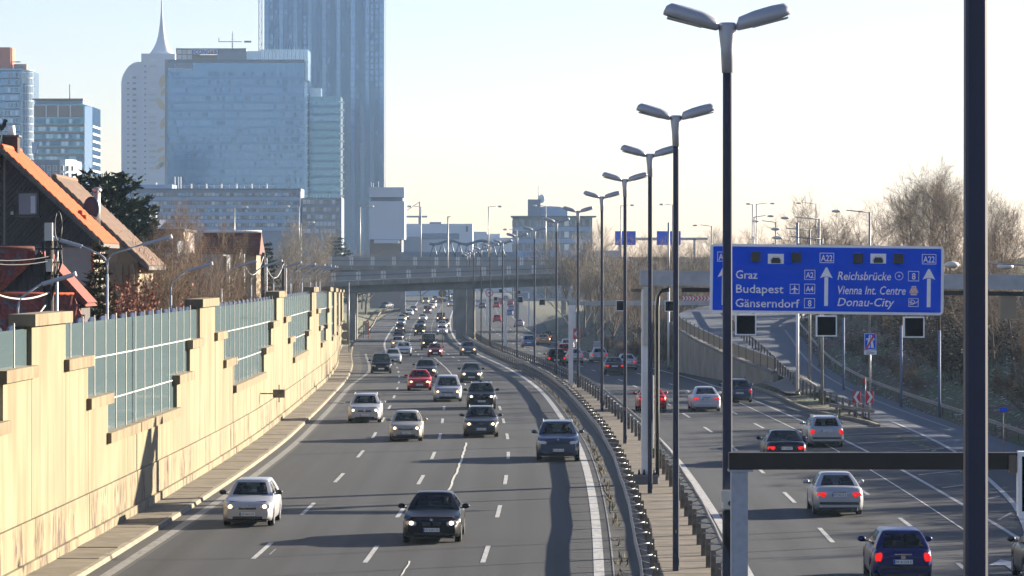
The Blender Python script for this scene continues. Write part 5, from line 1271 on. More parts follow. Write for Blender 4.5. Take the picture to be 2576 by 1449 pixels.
for k in range(2): MB().tube([(X-lx+.35*k,2,Z-2.4-.6),(X-lx+.35*k,2,Z-2.4+.7)], .07, 6).build('flue', M['white'], t)
d = 215; t = thing('house', 'blue-grey walled house partly hidden behind the leafless birches', 'house', (at(300,650,d)[0], d, 2.4)); lx = t.location[0]
M['bluewall'] = mat('blue_grey_render', (.20,.23,.26), .9, var=.06)
block(t, d, 298, 446, 606, 800, 6, M['bluewall'], 'wall', 0, 2.4); zfix(t)
m = MB(); A, B = at(380,672,d-2), at(470,672,d-2); m.add([(A[0]-lx,-2,A[2]-2.4),(B[0]-lx,-2,B[2]-2.4),(B[0]-lx,0,B[2]-2.4+.9),(A[0]-lx,0,A[2]-2.4+.9)], [(0,1,2,3)]); m.build('lean_to_roof', M['roofmetal'], t)
d = 270; t = thing('house', 'house with a dark red tiled roof right of the birches', 'house', (at(600,650,d)[0], d, 2.4)); lx = t.location[0]
A, B = at(512,584,d), at(658,584,d); C_, D_ = at(498,640,d), at(658,640,d); m = MB()
m.add([(C_[0]-lx,-2.2,C_[2]-2.4),(D_[0]-lx,-2.2,D_[2]-2.4),(B[0]-lx,0,B[2]-2.4),(A[0]-lx,0,A[2]-2.4),(A[0]-lx,4,C_[2]-2.4),(B[0]-lx,4,C_[2]-2.4)], [(0,1,2,3),(3,2,5,4),(1,5,2),(0,3,4)]); m.build('roof', M['tile_brown'] if False else mat('maroon_roof', (.13,.055,.04), .8, var=.2, scale=3), t)
for j in range(9):
    z0 = C_[2]-2.4+(A[2]-C_[2])*j/9; y0 = -2.2+2.2*j/9; xa_ = C_[0]-lx+(A[0]-C_[0])*j/9
    MB().box(((xa_+B[0]-lx)/2, y0-.02, z0+.06), (B[0]-lx-xa_, .06, .05)).build('tile_course', M['tile_red'], t)
MB().bbox((C_[0]-lx+.5,-1.5,0),(D_[0]-lx-.3,3,C_[2]-2.4)).build('wall', M['plaster_warm'], t); MB().tube([(A[0]-lx,0,A[2]-2.4+.05),(B[0]-lx,0,B[2]-2.4+.05)], .12, 6).build('ridge', M['white'], t)
t = thing('house', 'cream house wall with a snowy gable, glimpsed through the birch branches', 'house', (at(470,650,d)[0], 222, 2.4)); lx = t.location[0]
for x0, x1, y0 in ((440,462,588),(478,498,640)):
    a, b_ = at(x0,y0,222), at(x1,y0,222); MB().bbox((a[0]-lx,0,0),(b_[0]-lx,2,a[2]-2.4)).build('wall', M['plaster_warm'], t)
MB().bbox((at(440,0,222)[0]-lx,.5,0),(at(560,0,222)[0]-lx,6,at(0,640,222)[2]-2.4)).build('wall', M['bluewall'], t)
# small shed at the right edge between shrubs
d = 165; x = (2534-1288)*d/F; t = thing('shed', 'small sunlit cream hut among the shrubs at the right edge', 'shed', (x, d, CAM_Z-(802-672)*d/F)); MB().box((0,0,.55),(.75,.75,1.1)).build('wall', M['plaster_warm'], t); MB().box((0,0,1.17),(.95,.95,.14)).build('roof', M['roofmetal'], t)

# ------------------------------------------------------------------ side street lamps, utility poles, wires
def swan(d, u, ztip, arm, lab, double=False, head=.95):
    x = RX(d)+u; t = thing('street_lamp', lab, 'street lamp', (x, d, 2.4), 0, 'swan neck lamps of the side street'); z = ztip-2.4
    for s in ((1,-1) if double else (1,)):
        zz = z if s > 0 else z-.05
        A = arm if s > 0 else arm*.85; P = [(0,0,zz-1.5)] + [(s*(.30-.30*math.cos(a)),0,zz-1.15+.45*math.sin(a)) for a in [R_(q) for q in (0,25,50,75)]] + [(s*(A-head),0,zz-.38)]
        MB().tube(P, .035, 6).build('arm', M['post_grey'], t)
        m = MB(); m.loft([[(s*q,-.10,zq),(s*q,.10,zq),(s*q,.08,zq+.085),(s*q,-.08,zq+.085)][::s] for q, zq in ((A-head,zz-.42),(A,zz-.12))], True, 0, False); h = m.build('lamp_head', M['lamp'], t)
        m = MB(); m.loft([[(s*q,-.085,zq-.05),(s*q,.085,zq-.05),(s*q,.085,zq-.002),(s*q,-.085,zq-.002)][::s] for q, zq in ((A-head+.05,zz-.41),(A-.04,zz-.13))], True, 0, False); m.build('diffuser', M['lampglass'], h)
        MB().box((s*(A+.02),0,zz-.09),(.06,.2,.14),Matrix.Rotation(-.3*s,3,'Y')).build('end_cap', M['white'], h)
    MB().tube([(0,0,0),(0,0,z-1.45)], [.06,.045], 8).build('pole', M['post_grey'], t)
ord_ = ['nearest','second nearest','third nearest','fourth nearest','fifth nearest','sixth nearest','seventh nearest','eighth nearest','ninth nearest','tenth nearest','farthest']
for i, (d, zt) in enumerate(((104,8.58),(124,9.9),(145,8.95),(170,9.1),(193,9.15),(216,9.1),(240,9.0),(262,8.95),(285,8.9),(308,8.85),(332,8.8))):
    swan(d, -17.65, zt, 1.72 if i != 1 else 2.3, 'swan neck street lamp behind the noise wall, %s of its row%s' % (ord_[i], ', with two arms' if i == 1 else ''), i == 1, 1.0 if i != 1 else 1.05)
M['wood_pole'] = mat('tarred_pole', (.045,.035,.028), .85, var=.35, scale=5, stretch=(3,3,.4), bump=.3)
M['wire'] = mat('pale_cable', (.42,.40,.37), .6); M['wire_dark'] = mat('dark_cable', (.02,.02,.02), .6)
def upole(px, ytop, d, lab, brace=False):
    x, _, z = at(px, ytop, d); t = thing('utility_pole', lab, 'utility pole', (x, d, 2.4), 0, 'wooden utility poles'); h = z-2.4
    MB().tube([(0,0,0),(0,0,h-.1)], [.17,.13], 8).build('pole', M['wood_pole'], t); MB().tube([(.25,-.05,0),(.25,-.05,h-.5)], .05, 6).build('conduit', M['white'], t)
    if brace: MB().tube([(-1.0,.3,0),(-.05,.1,h*.72)], .12, 8).build('brace', M['wood_pole'], t)
    MB().box((-.02,-.1,h+.12),(.26,.24,.60)).build('pole_box', M['cream'], t) if brace else None
    if brace:
        MB().box((0,-.12,h-1.0),(.24,.24,.42)).build('pole_box', M['cream'], t)
        m = MB(); r2 = random.Random(3)
        for k in range(14):
            a = r2.uniform(-.45,-.15) if k % 2 else r2.uniform(.2,.4); m.tube([(a,-.1,h-.2-r2.random()*.3),(a+r2.uniform(-.2,.2),-.25,h-.9),(a*.3,-.2,h-1.6-r2.random()*.6)], .018, 4)
        m.tube([(.3+.12*math.cos(q),-.1,h+.3+.5*math.sin(q)) for q in [2*math.pi*k/12 for k in range(13)]], .02, 4); m.build('cable_bundle', M['wire_dark'], t)
        for k in range(3): MB().box((.0,-.1,h-.45-.45*k),(.9,.08,.06)).build('crossarm', M['wood_pole'], t)
    return Vector((x, d, 2.4+h))
tops = [upole(125,592,114,'thick tarred utility pole with boxes and tangled cables, braced by a slanting strut',True)]
for px, y, d, lab in ((566,640,205,'dark utility pole right of the leafless birches'),(605,620,230,'utility pole before the dark conifer, left'),(663,632,262,'utility pole before the dark conifer, right'),(713,652,300,'utility pole near the left end of the rear bridge')): tops.append(upole(px, y, d, lab))
def cable(a, b, sag, r, mt, lab, grp='overhead cables at the left'):
    a, b = Vector(a), Vector(b); m = MB(); P = [a.lerp(b, k/14)-Vector((0,0,sag*4*(k/14)*(1-k/14))) for k in range(15)]
    o = mb_rel(m.tube(P, r, 5), a).build('cable', mt, None, tuple(a)); tag(o, lab, 'cable', grp)
T0 = tops[0]
cable(T0+Vector((0,-.1,-1.9)), at(-60,712,108), .35, .035, M['wire'], 'pale cable sagging from the thick pole to the left edge')
cable(T0+Vector((-.1,-.15,-2.3)), at(-40,822,105), .5, .028, M['wire'], 'pale cable dropping steeply from the thick pole past the nearest swan neck lamp')
cable(T0+Vector((0,-.1,-.7)), at(-60,650,100), .1, .02, M['wire_dark'], 'dark cable running left from the top of the thick pole, upper')
cable(T0+Vector((0,-.1,-.85)), at(-60,657,101), .12, .02, M['wire_dark'], 'dark cable running left from the top of the thick pole, lower')
cable(T0+Vector((-.2,0,-3.6)), at(70,822,110), .2, .018, M['wire'], 'thin cable slanting across the porch roof')
for k in range(1, 4): cable(tops[k]-Vector((0,0,.5)), tops[k+1]-Vector((0,0,.4)), 1.4, .03, M['wire'], 'slack pale cable between the utility poles, span %s from the left' % ('first','second','third')[k-1])

# ------------------------------------------------------------------ trees
M['bark'] = mat('bark', (.095,.075,.055), .9, var=.3, scale=6, stretch=(1,1,.3), bump=.4)
M['bark_birch'] = mat('birch_bark', (.42,.38,.33), .8, col2=(.12,.10,.09), scale=4, stretch=(.6,.6,2.5))
M['twig'] = mat('twig', (.14,.10,.066), .9, var=.25, scale=.6); M['twig_red'] = mat('red_brown_twig', (.15,.10,.07), .9, var=.25, scale=.6); M['twig_pale'] = mat('pale_twig', (.22,.19,.15), .9, var=.2, scale=.6)
M['needle'] = mat('dark_needles', (.018,.032,.016), .8, col2=(.040,.060,.026), scale=1.5); M['needle2'] = mat('green_needles', (.045,.065,.026), .8, col2=(.025,.040,.018), scale=1.5)
M['leaf_red'] = mat('red_leaf', (.24,.05,.02), .8, col2=(.10,.035,.02), scale=1.2); M['leaf_brown'] = mat('withered_leaf', (.13,.08,.04), .9, col2=(.07,.045,.028), scale=.9); M['leaf_ivy'] = mat('ivy_leaf', (.035,.05,.018), .7, col2=(.10,.075,.02), scale=1.0)
def ortho(v):
    a = Vector((0,0,1)) if abs(v.z) < .9 else Vector((1,0,0)); u = v.cross(a).normalized(); return u, v.cross(u)
def bare_tree(seed, H, trunk_h=.28, spread=.62, nb=(13,7,5,4), droop=0., twig_r=.010, lean=0, up=.25, multi=1, fork=False):
    r = random.Random(seed); tk, cr = MB(), MB()
    def seg(mb, pts, rads, n): mb.tube(pts, rads, n, caps=False)
    def grow(p, dr, ln, rad, lv):
        n = 4 if lv < 2 else 3 if lv < 3 else 2; pts = [p]; rads = [rad]; d = dr.copy()
        for i in range(n):
            d = (d + Vector((r.gauss(0,.13), r.gauss(0,.13), r.gauss(0,.10) + (up*.22 if lv < 3 else .02) - (droop*.35 if lv >= 2 else 0)))).normalized()
            pts.append(pts[-1] + d*(ln/n)); rads.append(max(twig_r*.6, rad*(1-.75*(i+1)/n)))
        seg(tk if lv == 0 else cr, pts, rads, 6 if lv == 0 else 4 if lv == 1 else 3)
        if lv >= len(nb): return
        k = nb[lv]
        for j in range(k):
            t = (trunk_h + (1-trunk_h)*((j+.6)/k)) if lv == 0 else (.22 + .78*((j+r.random()*.8)/k)); t = min(t, .98)
            i = min(int(t*n), n-1); q = pts[i].lerp(pts[i+1], t*n-i); dd = (pts[i+1]-pts[i]).normalized(); u, w = ortho(dd)
            a = r.uniform(0, 6.28) if lv > 0 else j*2.4 + r.uniform(-.4,.4); side = u*math.cos(a) + w*math.sin(a); ang = r.uniform(.45,.95)*spread*1.3
            nd = (dd*math.cos(ang) + side*math.sin(ang)).normalized(); nd = (nd + Vector((0,0,up*.35))).normalized()
            grow(q, nd, ln*((.62 - .25*t) if lv == 0 else r.uniform(.42,.66)), max(twig_r, rads[i]*(.55 if lv == 0 else .5)), lv+1)
    for s in range(multi):
        a = 6.28*s/max(1,multi); dr = Vector((lean + (.22*math.cos(a) if multi > 1 else 0), (.22*math.sin(a) if multi > 1 else 0), 1)).normalized()
        grow(Vector((0,0,-.3)), dr, H*(.95 if multi == 1 else r.uniform(.75,.95)), H*.016 if multi == 1 else H*.011, 0)
    return tk, cr
def leafy(cr, c, rad, n, size, r, flat=.6):
    for _ in range(n):
        v = Vector((r.gauss(0,1), r.gauss(0,1), r.gauss(0,1))); v.normalize(); p = Vector(c) + Vector((v.x*rad[0], v.y*rad[1], v.z*rad[2]))*r.random()**.4
        a, b_ = ortho(Vector((r.gauss(0,1), r.gauss(0,1), r.gauss(0,1))).normalized()); s = size*r.uniform(.6,1.3)
        cr.add([p-a*s, p+b_*s*flat, p+a*s, p-b_*s*flat], [(0,1,2,3)])
def conifer(seed, H, R0, layers=16, per=9, size=.22, irregular=.25, start=.12, tip=.15):
    r = random.Random(seed); tk, cr = MB(), MB(); tk.tube([(0,0,-.3),(0,0,H*.6),(0,0,H)], [H*.018,H*.010,.02], 7)
    for i in range(layers):
        t = start + (1-start)*i/layers; z = H*t; L_ = R0*((1-t)**.75 + tip)*r.uniform(1-irregular,1+irregular)
        for k in range(per):
            a = k*6.283/per + i*1.1 + r.uniform(-.25,.25); l_ = L_*r.uniform(.7,1.1); e = r.uniform(-.12,.30)
            P = [Vector((0,0,z)), Vector((math.cos(a)*l_*.55, math.sin(a)*l_*.55, z+e*l_*.4)), Vector((math.cos(a)*l_, math.sin(a)*l_, z+e*l_*.9+.1*l_))]
            cr.tube(P, [.05,.03,.012], 3, caps=False)
            for q in range(int(9+l_*11)):
                u = .2+.8*r.random(); p = P[0].lerp(P[1], u*2) if u < .5 else P[1].lerp(P[2], u*2-1)
                p = p + Vector((r.gauss(0,.11), r.gauss(0,.11), r.gauss(0,.09)))*max(.6,l_*.6); dv = Vector((math.cos(a)+r.gauss(0,.7), math.sin(a)+r.gauss(0,.7), r.gauss(.25,.5))).normalized(); u2, w2 = ortho(dv); s = size*r.uniform(.6,1.4)
                cr.add([p-u2*s*.22, p+dv*s, p+u2*s*.22], [(0,1,2)]); cr.add([p-w2*s*.22, p+dv*s*.9, p+w2*s*.22], [(0,1,2)])
    return tk, cr
def shrub(seed, H, Wd, stems=16, leaves=0, lsize=.08, twig=.009, sub=6):
    r = random.Random(seed); tk, cr = MB(), MB()
    for s in range(stems):
        a = r.uniform(0,6.28); k = r.uniform(.2,1); p = Vector((math.cos(a)*Wd*.2*k, math.sin(a)*Wd*.2*k, -.2)); d = Vector((math.cos(a)*k*.7*Wd/H, math.sin(a)*k*.7*Wd/H, 1)).normalized(); ln = H*r.uniform(.65,1.05); pts = [p]; 
        for i in range(4): d = (d+Vector((r.gauss(0,.14), r.gauss(0,.14), r.gauss(0,.08)))).normalized(); pts.append(pts[-1]+d*ln/4)
        tk.tube(pts, [.035,.026,.018,.012,.007], 4, caps=False)
        for j in range(sub*2):
            t = r.uniform(.25,1)*3.99; i = int(t); q = pts[i].lerp(pts[i+1], t-i); dd = (d+Vector((r.gauss(0,.8), r.gauss(0,.8), r.gauss(.2,.4)))).normalized(); e = q+dd*r.uniform(.3,.9)*H*.28
            m_ = q.lerp(e,.5)+Vector((r.gauss(0,.06),r.gauss(0,.06),r.gauss(0,.06))); cr.tube([q,m_,e], [twig,twig*.8,twig*.5], 3, caps=False)
            for w in range(3): g = m_.lerp(e, r.random()); cr.tube([g, g+(dd+Vector((r.gauss(0,.7),r.gauss(0,.7),r.gauss(0,.6)))).normalized()*r.uniform(.12,.35)*H*.3], [twig*.7,twig*.4], 3, caps=False)
            if leaves: leafy(cr, e, (H*.09,)*3, leaves, lsize, r)
    return tk, cr
PROTO = {}; TOP = {}
def proto(key, maker, bark, twig):
    if key not in PROTO:
        tk, cr = maker(); PROTO[key] = (tk.mesh('trunk', bark), cr.mesh('crown', twig)); zz = sorted(v[2] for v in cr.v); TOP[key] = zz[int(len(zz)*.997)]
    return PROTO[key]
def plant(key, lab, x, d, z, s=1, rz=None, name='bare_tree', cat='tree', group=None, sz=None):
    tkm, crm = PROTO[key]; t = thing(name, lab, cat, (x, d, z), rnd.uniform(0,6.28) if rz is None else rz, group)
    sc = (s, s, s*(sz or 1)); t.scale = sc
    inst('trunk', tkm, t); inst('crown', crm, t); return t
bk, tw = M['bark'], M['twig']
proto('big', lambda: bare_tree(11, 12, .16, .70, (9,7,6,5), up=.42, twig_r=.010, multi=3), bk, tw)
proto('bareA', lambda: bare_tree(21, 9, .2, .6, (10,7,5,4), up=.35, twig_r=.009), bk, tw)
proto('bareB', lambda: bare_tree(22, 9, .15, .75, (10,7,5,4), up=.2, twig_r=.009), bk, tw)
proto('bareC', lambda: bare_tree(23, 8, .1, .5, (7,6,5,4), up=.45, twig_r=.009, multi=3), bk, tw)
proto('pale', lambda: bare_tree(31, 9, .15, .6, (11,7,6,4), up=.4, twig_r=.012), M['bark'], M['twig_pale'])
proto('birch', lambda: bare_tree(41, 10, .25, .42, (11,7,6,4), droop=.28, up=.5, twig_r=.008), M['bark_birch'], M['twig_red'])
proto('pine', lambda: conifer(51, 9, 3.0, 18, 12, .34, .35, .16, .26), bk, M['needle'])
proto('spruce', lambda: conifer(52, 8, 1.5, 20, 8, .20, .2, .08, .08), bk, M['needle2'])
proto('ivy', lambda: conifer(53, 7, .95, 20, 8, .20, .45, .05, .15), bk, M['leaf_ivy'])
proto('redbush', lambda: shrub(61, 3.2, 3, 16, 9, .07), bk, M['leaf_red'])
proto('thicket', lambda: shrub(62, 3.4, 3.4, 22, 0, sub=8, twig=.011), bk, M['twig_red'])
proto('scrub', lambda: shrub(63, 2.6, 3.6, 18, 5, .07, .011), bk, M['leaf_brown'])
proto('scrubdark', lambda: shrub(64, 3.4, 4.2, 20, 12, .09, .011), bk, mat('dead_foliage', (.060,.042,.028), .95, col2=(.035,.028,.018), scale=.8))
# left of the motorway
def L_(key, px, ytop, d, Hn, lab, name='bare_tree', cat='tree', grp=None, base=2.4, widen=1):
    x, _, z = at(px, ytop, d); s = (z-base)/TOP[key]; t = plant(key, lab, x, d, base, s*widen, None, name, cat, grp, 1/widen)
L_('pine', 258, 440, 200, 9.0, 'dark green pine rising behind the orange roofed house', 'pine_tree', widen=1.05)
L_('pine', 335, 500, 225, 9.0, 'lower dark pine just right of the tall pine', 'pine_tree', widen=.9)
L_('birch', 452, 486, 200, 9.2, 'tallest leafless birch with drooping twigs, left of the dark red roof'); L_('birch', 505, 528, 185, 9.2, 'leafless birch right of the tallest birch'); L_('birch', 400, 530, 190, 9.2, 'leafless birch left of the tallest birch'); L_('bareC', 430, 560, 160, 7.6, 'many stemmed bare tree in front of the birches')
L_('bareA', 545, 560, 215, 8.8, 'bare tree partly in front of the dark red roof')
for px, y, d, lab in ((740,548,440,'tallest pale grey leafless tree above the rear bridge'),(700,590,430,'pale leafless tree at the left of the grey tree group'),(785,572,450,'pale leafless tree at the right of the grey tree group'),(665,612,420,'low pale leafless tree beside the red roof')): L_('pale', px, y, d, 8.8, lab, grp='pale leafless trees by the bridge', base=1)
L_('spruce', 845, 598, 640, 8, 'small dark evergreen left of the white block tower', 'conifer', base=1, widen=2.2); L_('bareB', 880, 615, 640, 8.8, 'low brownish tree right of the small evergreen', base=0, widen=1.5); L_('bareB', 920, 630, 650, 8.8, 'lowest brownish tree under the white block tower', base=0, widen=1.6)
L_('spruce', 672, 612, 300, 8, 'dark conifer behind the utility poles', 'conifer', widen=1.1); L_('spruce', 640, 640, 290, 8, 'broad conifer left of the dark conifer', 'conifer', widen=1.3)
L_('ivy', 250, 618, 140, 7, 'narrow ivy clad conifer against the house corner', 'conifer'); L_('ivy', 238, 690, 139, 7, 'lower ivy clad evergreen at the foot of the house', 'conifer', widen=1.5)
for px, y, d, lab in ((285,715,152,'rust red bush right of the ivy conifer'),(335,690,160,'larger rust red bush behind the noise wall'),(380,705,168,'rust red bush at the third swan neck lamp'),(310,760,150,'dark red low bush on top of the noise wall edge')): L_('redbush', px, y, d, 3.3, lab, 'bush', 'bush', 'rust red bushes behind the noise wall', widen=.55)
for i, (px, y, d) in enumerate(((360,640,158),(410,650,160),(455,660,165),(500,655,170),(545,675,180),(580,690,190),(620,690,210),(430,700,150),(390,690,152),(480,700,162),(520,700,168),(330,650,152),(600,715,235),(640,700,245),(560,700,200))): L_('thicket', px, y, d+18, 3.5, 'brown leafless shrub in the thicket behind the noise wall', 'bush', 'bush', 'leafless shrubs behind the noise wall', widen=.6)
for i, (px, y, d) in enumerate(((350,600,165),(395,590,168),(480,600,178),(530,610,190),(575,630,205))): L_('bareC', px, y, d, 7.6, 'slender leafless tree in the thicket behind the noise wall', 'bare_tree', 'tree', 'slender leafless trees behind the noise wall')
for px, d in ((615,330),(700,360),(760,380),(800,395)): L_('bareB', px, 650, d, 8.8, 'bare tree near the left end of the rear bridge', grp='bare trees by the bridge end')
# right hand woods
def Rw(key, px, ytop, d, Hn, lab, name='bare_tree', cat='tree', grp=None, widen=1.):
    x, _, z = at(px, ytop, d); b_ = terrain(x, d)-.1; s = max(.2, (z-b_)/TOP[key]); plant(key, lab, x, d, b_, s*widen, None, name, cat, grp, 1/widen)
Rw('big', 2335, 398, 300, 11.3, 'biggest leafless tree with a wide fan crown, right of the blue sign'); Rw('big', 2285, 440, 310, 11.3, 'tall leafless tree just left of the biggest one'); Rw('big', 2390, 430, 295, 11.3, 'tall leafless tree touching the biggest one on its right')
Rw('bareA', 2060, 482, 330, 8.6, 'leafless tree with a high crown left of the biggest one'); Rw('bareA', 2100, 520, 320, 8.6, 'leafless tree between the high crowned tree and the biggest one'); Rw('big', 2500, 470, 260, 11.3, 'leafless tree at the right edge behind the foreground post')
Rw('pale', 1470, 560, 470, 8.6, 'pale feathery tree at the right end of the rear bridge'); Rw('pale', 1440, 590, 470, 8.6, 'lower pale feathery tree before the grey office building', widen=1.2)
gl = 'leafless trees of the wood on the right'; r5 = random.Random(5)
for px, y, d in [(1520,585,470),(1545,610,430),(1575,590,460),(1600,600,420),(1625,585,440),(1650,605,400),(1680,600,420),(1710,590,400),(1740,610,390),(1770,600,400),(1800,570,420),(1590,650,380),(1640,650,370),(1670,660,360),(1540,650,400),(1720,650,380),(1760,640,380),(1500,630,430),(1650,690,345),(1610,700,360)]:
    Rw(r5.choice(('pale','bareC','bareA')), px, y, d, 8.4, 'leafless tree in the pale wood behind the lamp posts', grp='leafless trees of the pale wood', widen=1.15)
for px, y, d in [(1840,590,400),(1880,580,380),(1930,568,370),(1975,535,380),(2030,515,370),(2130,505,350),(2175,525,345),(2230,530,320),(2420,545,280),(2540,530,245),(2600,560,230),(2500,560,220),(2550,580,210),(2440,570,235),(2380,580,250),(2320,580,265),(2260,590,280),(2200,590,290),(2140,590,300),(2080,590,310),(2020,590,330),(1960,600,350),(1900,610,360)]:
    Rw(r5.choice(('bareA','bareB','bareC','bareB')), px, y, d, 8.4, 'leafless tree in the wood on the bank above the slip road', grp=gl, widen=1.2)
gs = 'dark shrubs on the slip road bank'
for d in range(150, 336, 9):
    for k in range(3):
        x = XR(d)+2.5+k*3.2+r5.uniform(-1,1)+ (2.5 if d < 215 else 0); z = terrain(x, d)
        plant(r5.choice(('scrubdark','thicket','scrub','scrubdark')), 'dark leafless shrub on the bank above the slip road', x, d+r5.uniform(-3,3), z-.1, r5.uniform(.75,1.35)*(.45 if k == 0 else 1), None, 'bush', 'bush', gs)
for px, y, d in [(1560,760,370),(1600,770,360),(1640,770,350),(1670,790,338),(1530,790,400),(1580,820,355),(1620,830,345),(1660,850,335),(1690,760,350)]:
    x, _, z = at(px, y, d); plant(r5.choice(('thicket','scrub')), 'brown shrub on the verge left of the retaining wall', x, d, terrain(x, d)-.1, r5.uniform(.6,.95), None, 'bush', 'bush', 'shrubs left of the retaining wall')
# trees beside the right carriageway towards the camera (their shade falls on the lanes)
for d in range(96, 190, 6):
    for k in range(4):
        x = 27.5+k*3.2+r5.uniform(-1.2,1.2); key = r5.choice(('bareC','scrub','scrubdark','thicket','scrubdark')); z = terrain(x, d)-.1; plant(key, 'leafless tree in the wood on the bank above the slip road', x, d+r5.uniform(-3,3), z, max(.3, min(1.1, (r5.uniform(5.4,7.4)+.29*(x-29)-z)/TOP[key])), None, 'bare_tree', 'tree', gl)
for px, d in ((770,760),(830,700),(910,820),(980,900),(1060,950),(1130,980),(1210,1000),(1290,980),(1370,900),(1440,800)):
    L_('bareB', px, 640, d, 8.8, 'hazy leafless tree far behind the bridges', grp='hazy leafless trees behind the bridges', base=-1, widen=1.8)

# ------------------------------------------------------------------ the hazy air
hz = MB().bbox((-720,-75,-8),(720,2030,158)); m = bpy.data.materials.new('haze'); m.use_nodes = True; n = m.node_tree.nodes; n.clear()
out = n.new('ShaderNodeOutputMaterial'); pv = n.new('ShaderNodeVolumePrincipled'); pv.inputs['Color'].default_value = (.50,.72,1,1); pv.inputs['Density'].default_value = .00008; pv.inputs['Anisotropy'].default_value = .35
m.node_tree.links.new(pv.outputs[0], out.inputs['Volume']); tag(hz.build('haze', m), kind='stuff')
# ------------------------------------------------------------------ cars
def paint(name, col, metal=.35, rough=.28):
    return mat('paint_'+name, col, rough, metal, coat=.0 if max(col) < .05 else .2, spec=.22 if max(col) < .05 else .3)
PC = {k: paint(k, c, m) for k, c, m in (('silver',(.40,.41,.43),.3),('white',(.52,.53,.55),.0),('black',(.006,.006,.007),.05),('dark_grey',(.045,.047,.052),.4),('grey',(.14,.15,.16),.5),('blue_grey',(.04,.06,.11),.4),
 ('red',(.42,.015,.02),.15),('dark_red',(.17,.012,.015),.3),('blue',(.005,.008,.085),.1),('light_blue',(.12,.22,.40),.4),('navy',(.010,.012,.030),.3),('beige',(.36,.34,.29),.3),('green_grey',(.055,.060,.055),.4),('gold',(.30,.24,.13),.5),('maroon',(.13,.03,.028),.3))}
M['tyre'] = mat('tyre_rubber', (.012,.012,.012), .85); M['rim'] = mat('alloy_rim', (.42,.42,.43), .35, .8); M['trim'] = mat('black_trim', (.018,.018,.019), .6); M['chrome'] = mat('chrome_trim', (.55,.55,.56), .15, .9)
M['lens'] = mat('headlamp_lens', (.50,.50,.48), .12, .3); M['lit'] = mat('headlamp_lit', (.9,.8,.6), .3, emit=((1,.60,.28), 1.6)); M['fog'] = mat('foglamp_lit', (.9,.85,.7), .3, emit=((1,.7,.4), 1.5))
M['tail'] = mat('tail_lamp', (.30,.008,.008), .25, emit=((1,.02,.01), .12)); M['brake'] = mat('tail_lamp_lit', (.6,.02,.02), .25, emit=((1,.012,.004), .20)); M['plate'] = mat('number_plate', (.70,.71,.70), .5); M['platered'] = mat('plate_letters', (.02,.02,.02), .6); M['plateblue'] = mat('plate_blue_strip', (.01,.06,.40), .6); M['indicator'] = mat('indicator_amber', (.5,.18,.01), .3)
M['seat'] = mat('seat_fabric', (.035,.035,.038), .9); M['cabinfloor'] = mat('cabin_lining', (.02,.02,.022), .9)
ST = {  # z as fraction of the overall height H, s as fraction of the length L
 'hatch': dict(top=[(0,.42),(.012,.47),(.05,.54),(.12,.585),(.20,.625),(.27,.655),(.32,.665),(.75,.675),(.96,.67),(.985,.62),(1,.50)], ws=.235, rf=.43, rr=.86, rb=.975, wr=.635),
 'sedan': dict(top=[(0,.40),(.01,.45),(.04,.52),(.12,.575),(.24,.635),(.30,.655),(.34,.665),(.74,.675),(.80,.69),(.86,.70),(.96,.69),(.985,.64),(1,.52)], ws=.27, rf=.43, rr=.66, rb=.83, wr=.60),
 'wagon': dict(top=[(0,.41),(.01,.47),(.04,.54),(.12,.585),(.24,.635),(.30,.655),(.34,.665),(.75,.675),(.96,.67),(.985,.62),(1,.50)], ws=.265, rf=.42, rr=.90, rb=.975, wr=.64),
 'suv': dict(top=[(0,.45),(.01,.51),(.04,.585),(.12,.625),(.24,.66),(.29,.675),(.33,.685),(.75,.69),(.96,.685),(.985,.63),(1,.52)], ws=.255, rf=.41, rr=.87, rb=.97, wr=.66),
 'mpv': dict(top=[(0,.36),(.01,.42),(.05,.49),(.12,.545),(.18,.585),(.24,.605),(.30,.61),(.75,.62),(.97,.61),(.985,.56),(1,.44)], ws=.17, rf=.38, rr=.90, rb=.975, wr=.66),
 'van': dict(top=[(0,.38),(.01,.45),(.04,.52),(.10,.555),(.15,.575),(.20,.585),(.30,.59),(.75,.59),(.985,.585),(.995,.5),(1,.42)], ws=.13, rf=.27, rr=.97, rb=.99, wr=.84)}
def lerp(a, b, t): return a+(b-a)*t
CARM = {}
